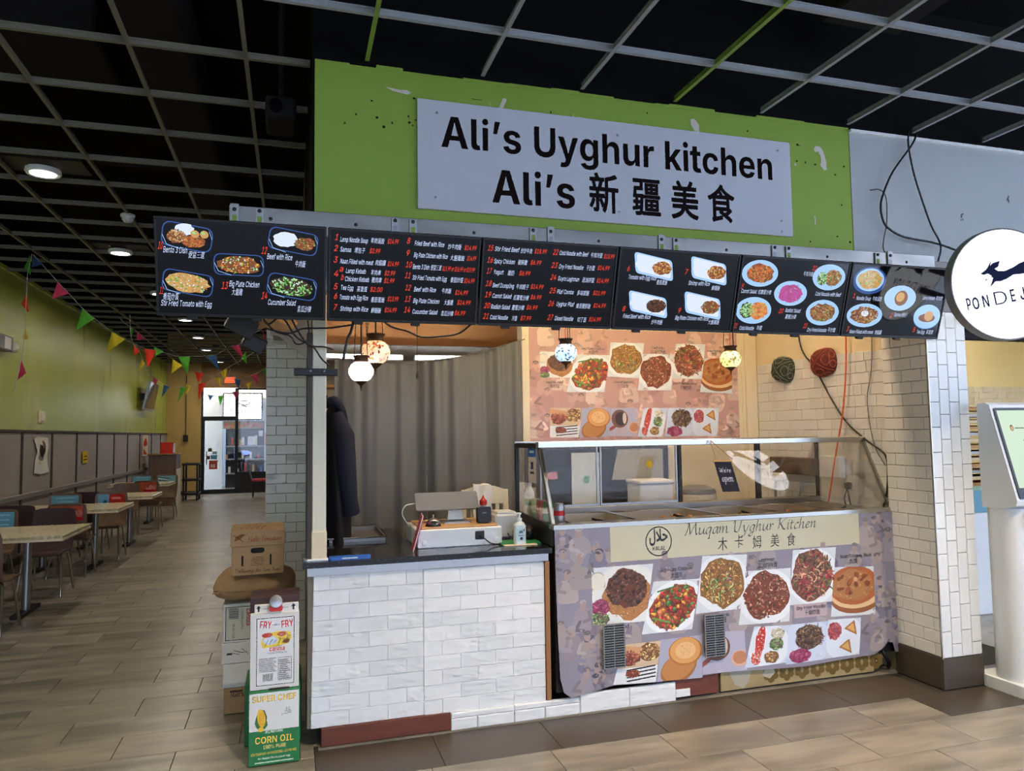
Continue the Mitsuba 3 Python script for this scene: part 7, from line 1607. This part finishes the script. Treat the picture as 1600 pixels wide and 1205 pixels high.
for lb, y, z, col, lc, tilt in [('dark green embroidered skullcap on the side wall', 5.01, 2.085, (32, 38, 36), (140, 146, 130), 12), ('red embroidered skullcap on the side wall', 4.54, 2.10, (82, 22, 24), (186, 96, 76), -8)]:
    k = thing('embroidered_cap', lb, 'cap'); mm = frame([3.845, y, z], [0, math.cos(math.radians(tilt)), math.sin(math.radians(tilt))], [0, -math.sin(math.radians(tilt)), math.cos(math.radians(tilt))], [-1, 0, 0])
    nm = 'm_cap_' + lb.split()[0]; mat(nm, col, .8, sheen=.5); mat(nm + '_line', lc, .7)
    u_ = np.linspace(0, 1, 14); t_ = np.linspace(0, 2 * np.pi, 49)
    sq = lambda t: 1 / (abs(math.cos(t)) ** 2.6 + abs(math.sin(t)) ** 2.6) ** (1 / 2.6)
    g = np.array([[(.118 * sq(t) * math.sin(u * np.pi / 2) ** .8 * math.cos(t), .105 * sq(t) * math.sin(u * np.pi / 2) ** .8 * math.sin(t), .095 * math.cos(u * np.pi / 2) ** .9) for t in t_] for u in u_])
    part(k, 'crown', MB(mm).grid(g[:, ::-1]), nm, smooth=50)
    mb = MB(mm); at_ = lambda u, t: np.array((.119 * sq(t) * math.sin(u * np.pi / 2) ** .8 * math.cos(t), .106 * sq(t) * math.sin(u * np.pi / 2) ** .8 * math.sin(t), .096 * math.cos(u * np.pi / 2) ** .9 + .001))
    for q in range(4):
        mb.tube([at_(u, np.pi / 4 + q * np.pi / 2) for u in np.linspace(.02, 1, 10)], .002, 4)
        for (uc, tc, ur, tr) in [(.45, 0, .2, .5), (.8, .35, .14, .24), (.8, -.35, .14, .24)]:
            mb.tube([at_(min(max(uc + ur * math.cos(w), .05), .99), q * np.pi / 2 + tc + tr * math.sin(w)) for w in np.linspace(0, 2 * np.pi, 15)], .002, 4)
    part(k, 'embroidery', mb, nm + '_line', kind='stuff', label='raised embroidered lines')
for lb, pts, r, mt in [
    ('orange cable hanging down in front of the side wall', [[3.80, 4.28, 2.95], [3.80, 4.275, 2.2], [3.80, 4.33, 1.75], [3.79, 4.42, 1.4], [3.78, 4.5, 1.06]], .006, 'm_cable_orange'),
    ('black cable running down the side wall to the food counter', [[3.83, 4.82, 2.95], [3.83, 4.81, 2.3], [3.83, 4.64, 2.06], [3.83, 4.48, 1.82], [3.83, 4.33, 1.64], [3.835, 4.14, 1.505], [3.835, 4.0, 1.42], [3.835, 3.985, 1.28], [3.835, 4.01, 1.13], [3.84, 4.05, 1.06]], .006, 'm_cable'),
    ('thin grey cable hanging before the side wall', [[3.83, 4.05, 2.95], [3.83, 4.07, 2.1], [3.83, 4.13, 1.8], [3.83, 4.09, 1.5], [3.83, 4.0, 1.35]], .003, 'm_cable_gray'),
    ('black cable looping down the white bulkhead from the ceiling grid', [[4.18, 3.93, 3.66], [4.12, 3.93, 3.56], [3.95, 3.93, 3.36], [3.86, 3.93, 3.2], [3.83, 3.93, 3.10], [3.85, 3.93, 3.0], [3.9, 3.93, 2.95], [4.0, 3.93, 2.91], [4.12, 3.93, 2.895], [4.25, 3.92, 2.88], [4.4, 3.9, 2.84], [4.50, 3.86, 2.77], [4.47, 3.8, 2.6], [4.2, 3.66, 2.5]], .007, 'm_cable'),
    ('black cable falling straight from the ceiling grid to the steel beam', [[4.10, 3.93, 3.66], [4.095, 3.93, 3.55], [4.13, 3.93, 3.36], [4.2, 3.93, 3.15], [4.26, 3.93, 3.0], [4.3, 3.9, 2.86], [4.05, 3.7, 2.68]], .006, 'm_cable'),
    ('thin dark cable coming out of the white bulkhead', [[3.80, 3.984, 3.235], [3.85, 3.95, 3.23], [3.89, 3.94, 3.17], [3.885, 3.94, 3.0], [3.84, 3.93, 2.8], [3.8, 3.72, 2.66]], .004, 'm_cable_gray')]:
    k = thing('cable', lb, 'cable'); put(k + '__core', MB().tube(pts, r, 7, smooth=6), mt, smooth=True)

# neighbouring shop: rack and counter
k = thing('bakery_rack', 'rack of stacked trays in the shop behind the column', 'rack')
for x in (6.5, 8.0):
    part(k, 'upright', one(x - .02, x + .02, 6.0, 6.5, 0, 1.86), 'm_alu')
for j in range(13):
    z = .98 + .066 * j
    part(k, 'tray', MB().box(6.5, 8.0, 6.0, 6.5, z, z + .012, .002).box(6.5, 8.0, 6.0, 6.012, z, z + .03), ['m_light_wood', 'm_cream', 'm_alu'][j % 3])
    if j % 4 != 3:
        kk = thing('tray_goods', f'row of pastries on shelf {["one","two","three","four","five","six","seven","eight","nine","ten","eleven","twelve","thirteen"][j]} from the bottom of the rack', 'pastry'); labels[kk]['kind'] = 'stuff'
        mb = MB()
        for q in range(16): mb.box(6.54 + .09 * q, 6.6 + .09 * q, 6.03, 6.2, z + .012, z + .04, .006)
        put(kk, mb, ['m_redwood', 'm_black_matte', 'm_tan_dark', 'm_red_plastic'][j % 4])
k = thing('glass_counter', 'low white counter with a blue top behind the kiosk', 'counter')
part(k, 'base', MB().box(5.2, 8.6, 4.9, 5.3, 0, .86, .006), 'm_white'); part(k, 'glass_top', MB().box(5.2, 8.6, 4.92, 5.28, .86, 1.05, .004), 'm_teal')  # top block in one even teal
k = thing('wall_paper_board', 'brown board with a white paper on the shop wall', 'board'); part(k, 'board', one(6.6, 7.75, 6.85, 6.9, 2.15, 2.72), 'm_tan_dark'); part(k, 'paper', MB().box(7.4, 7.7, 6.835, 6.85, 2.2, 2.45, .004), 'm_white')
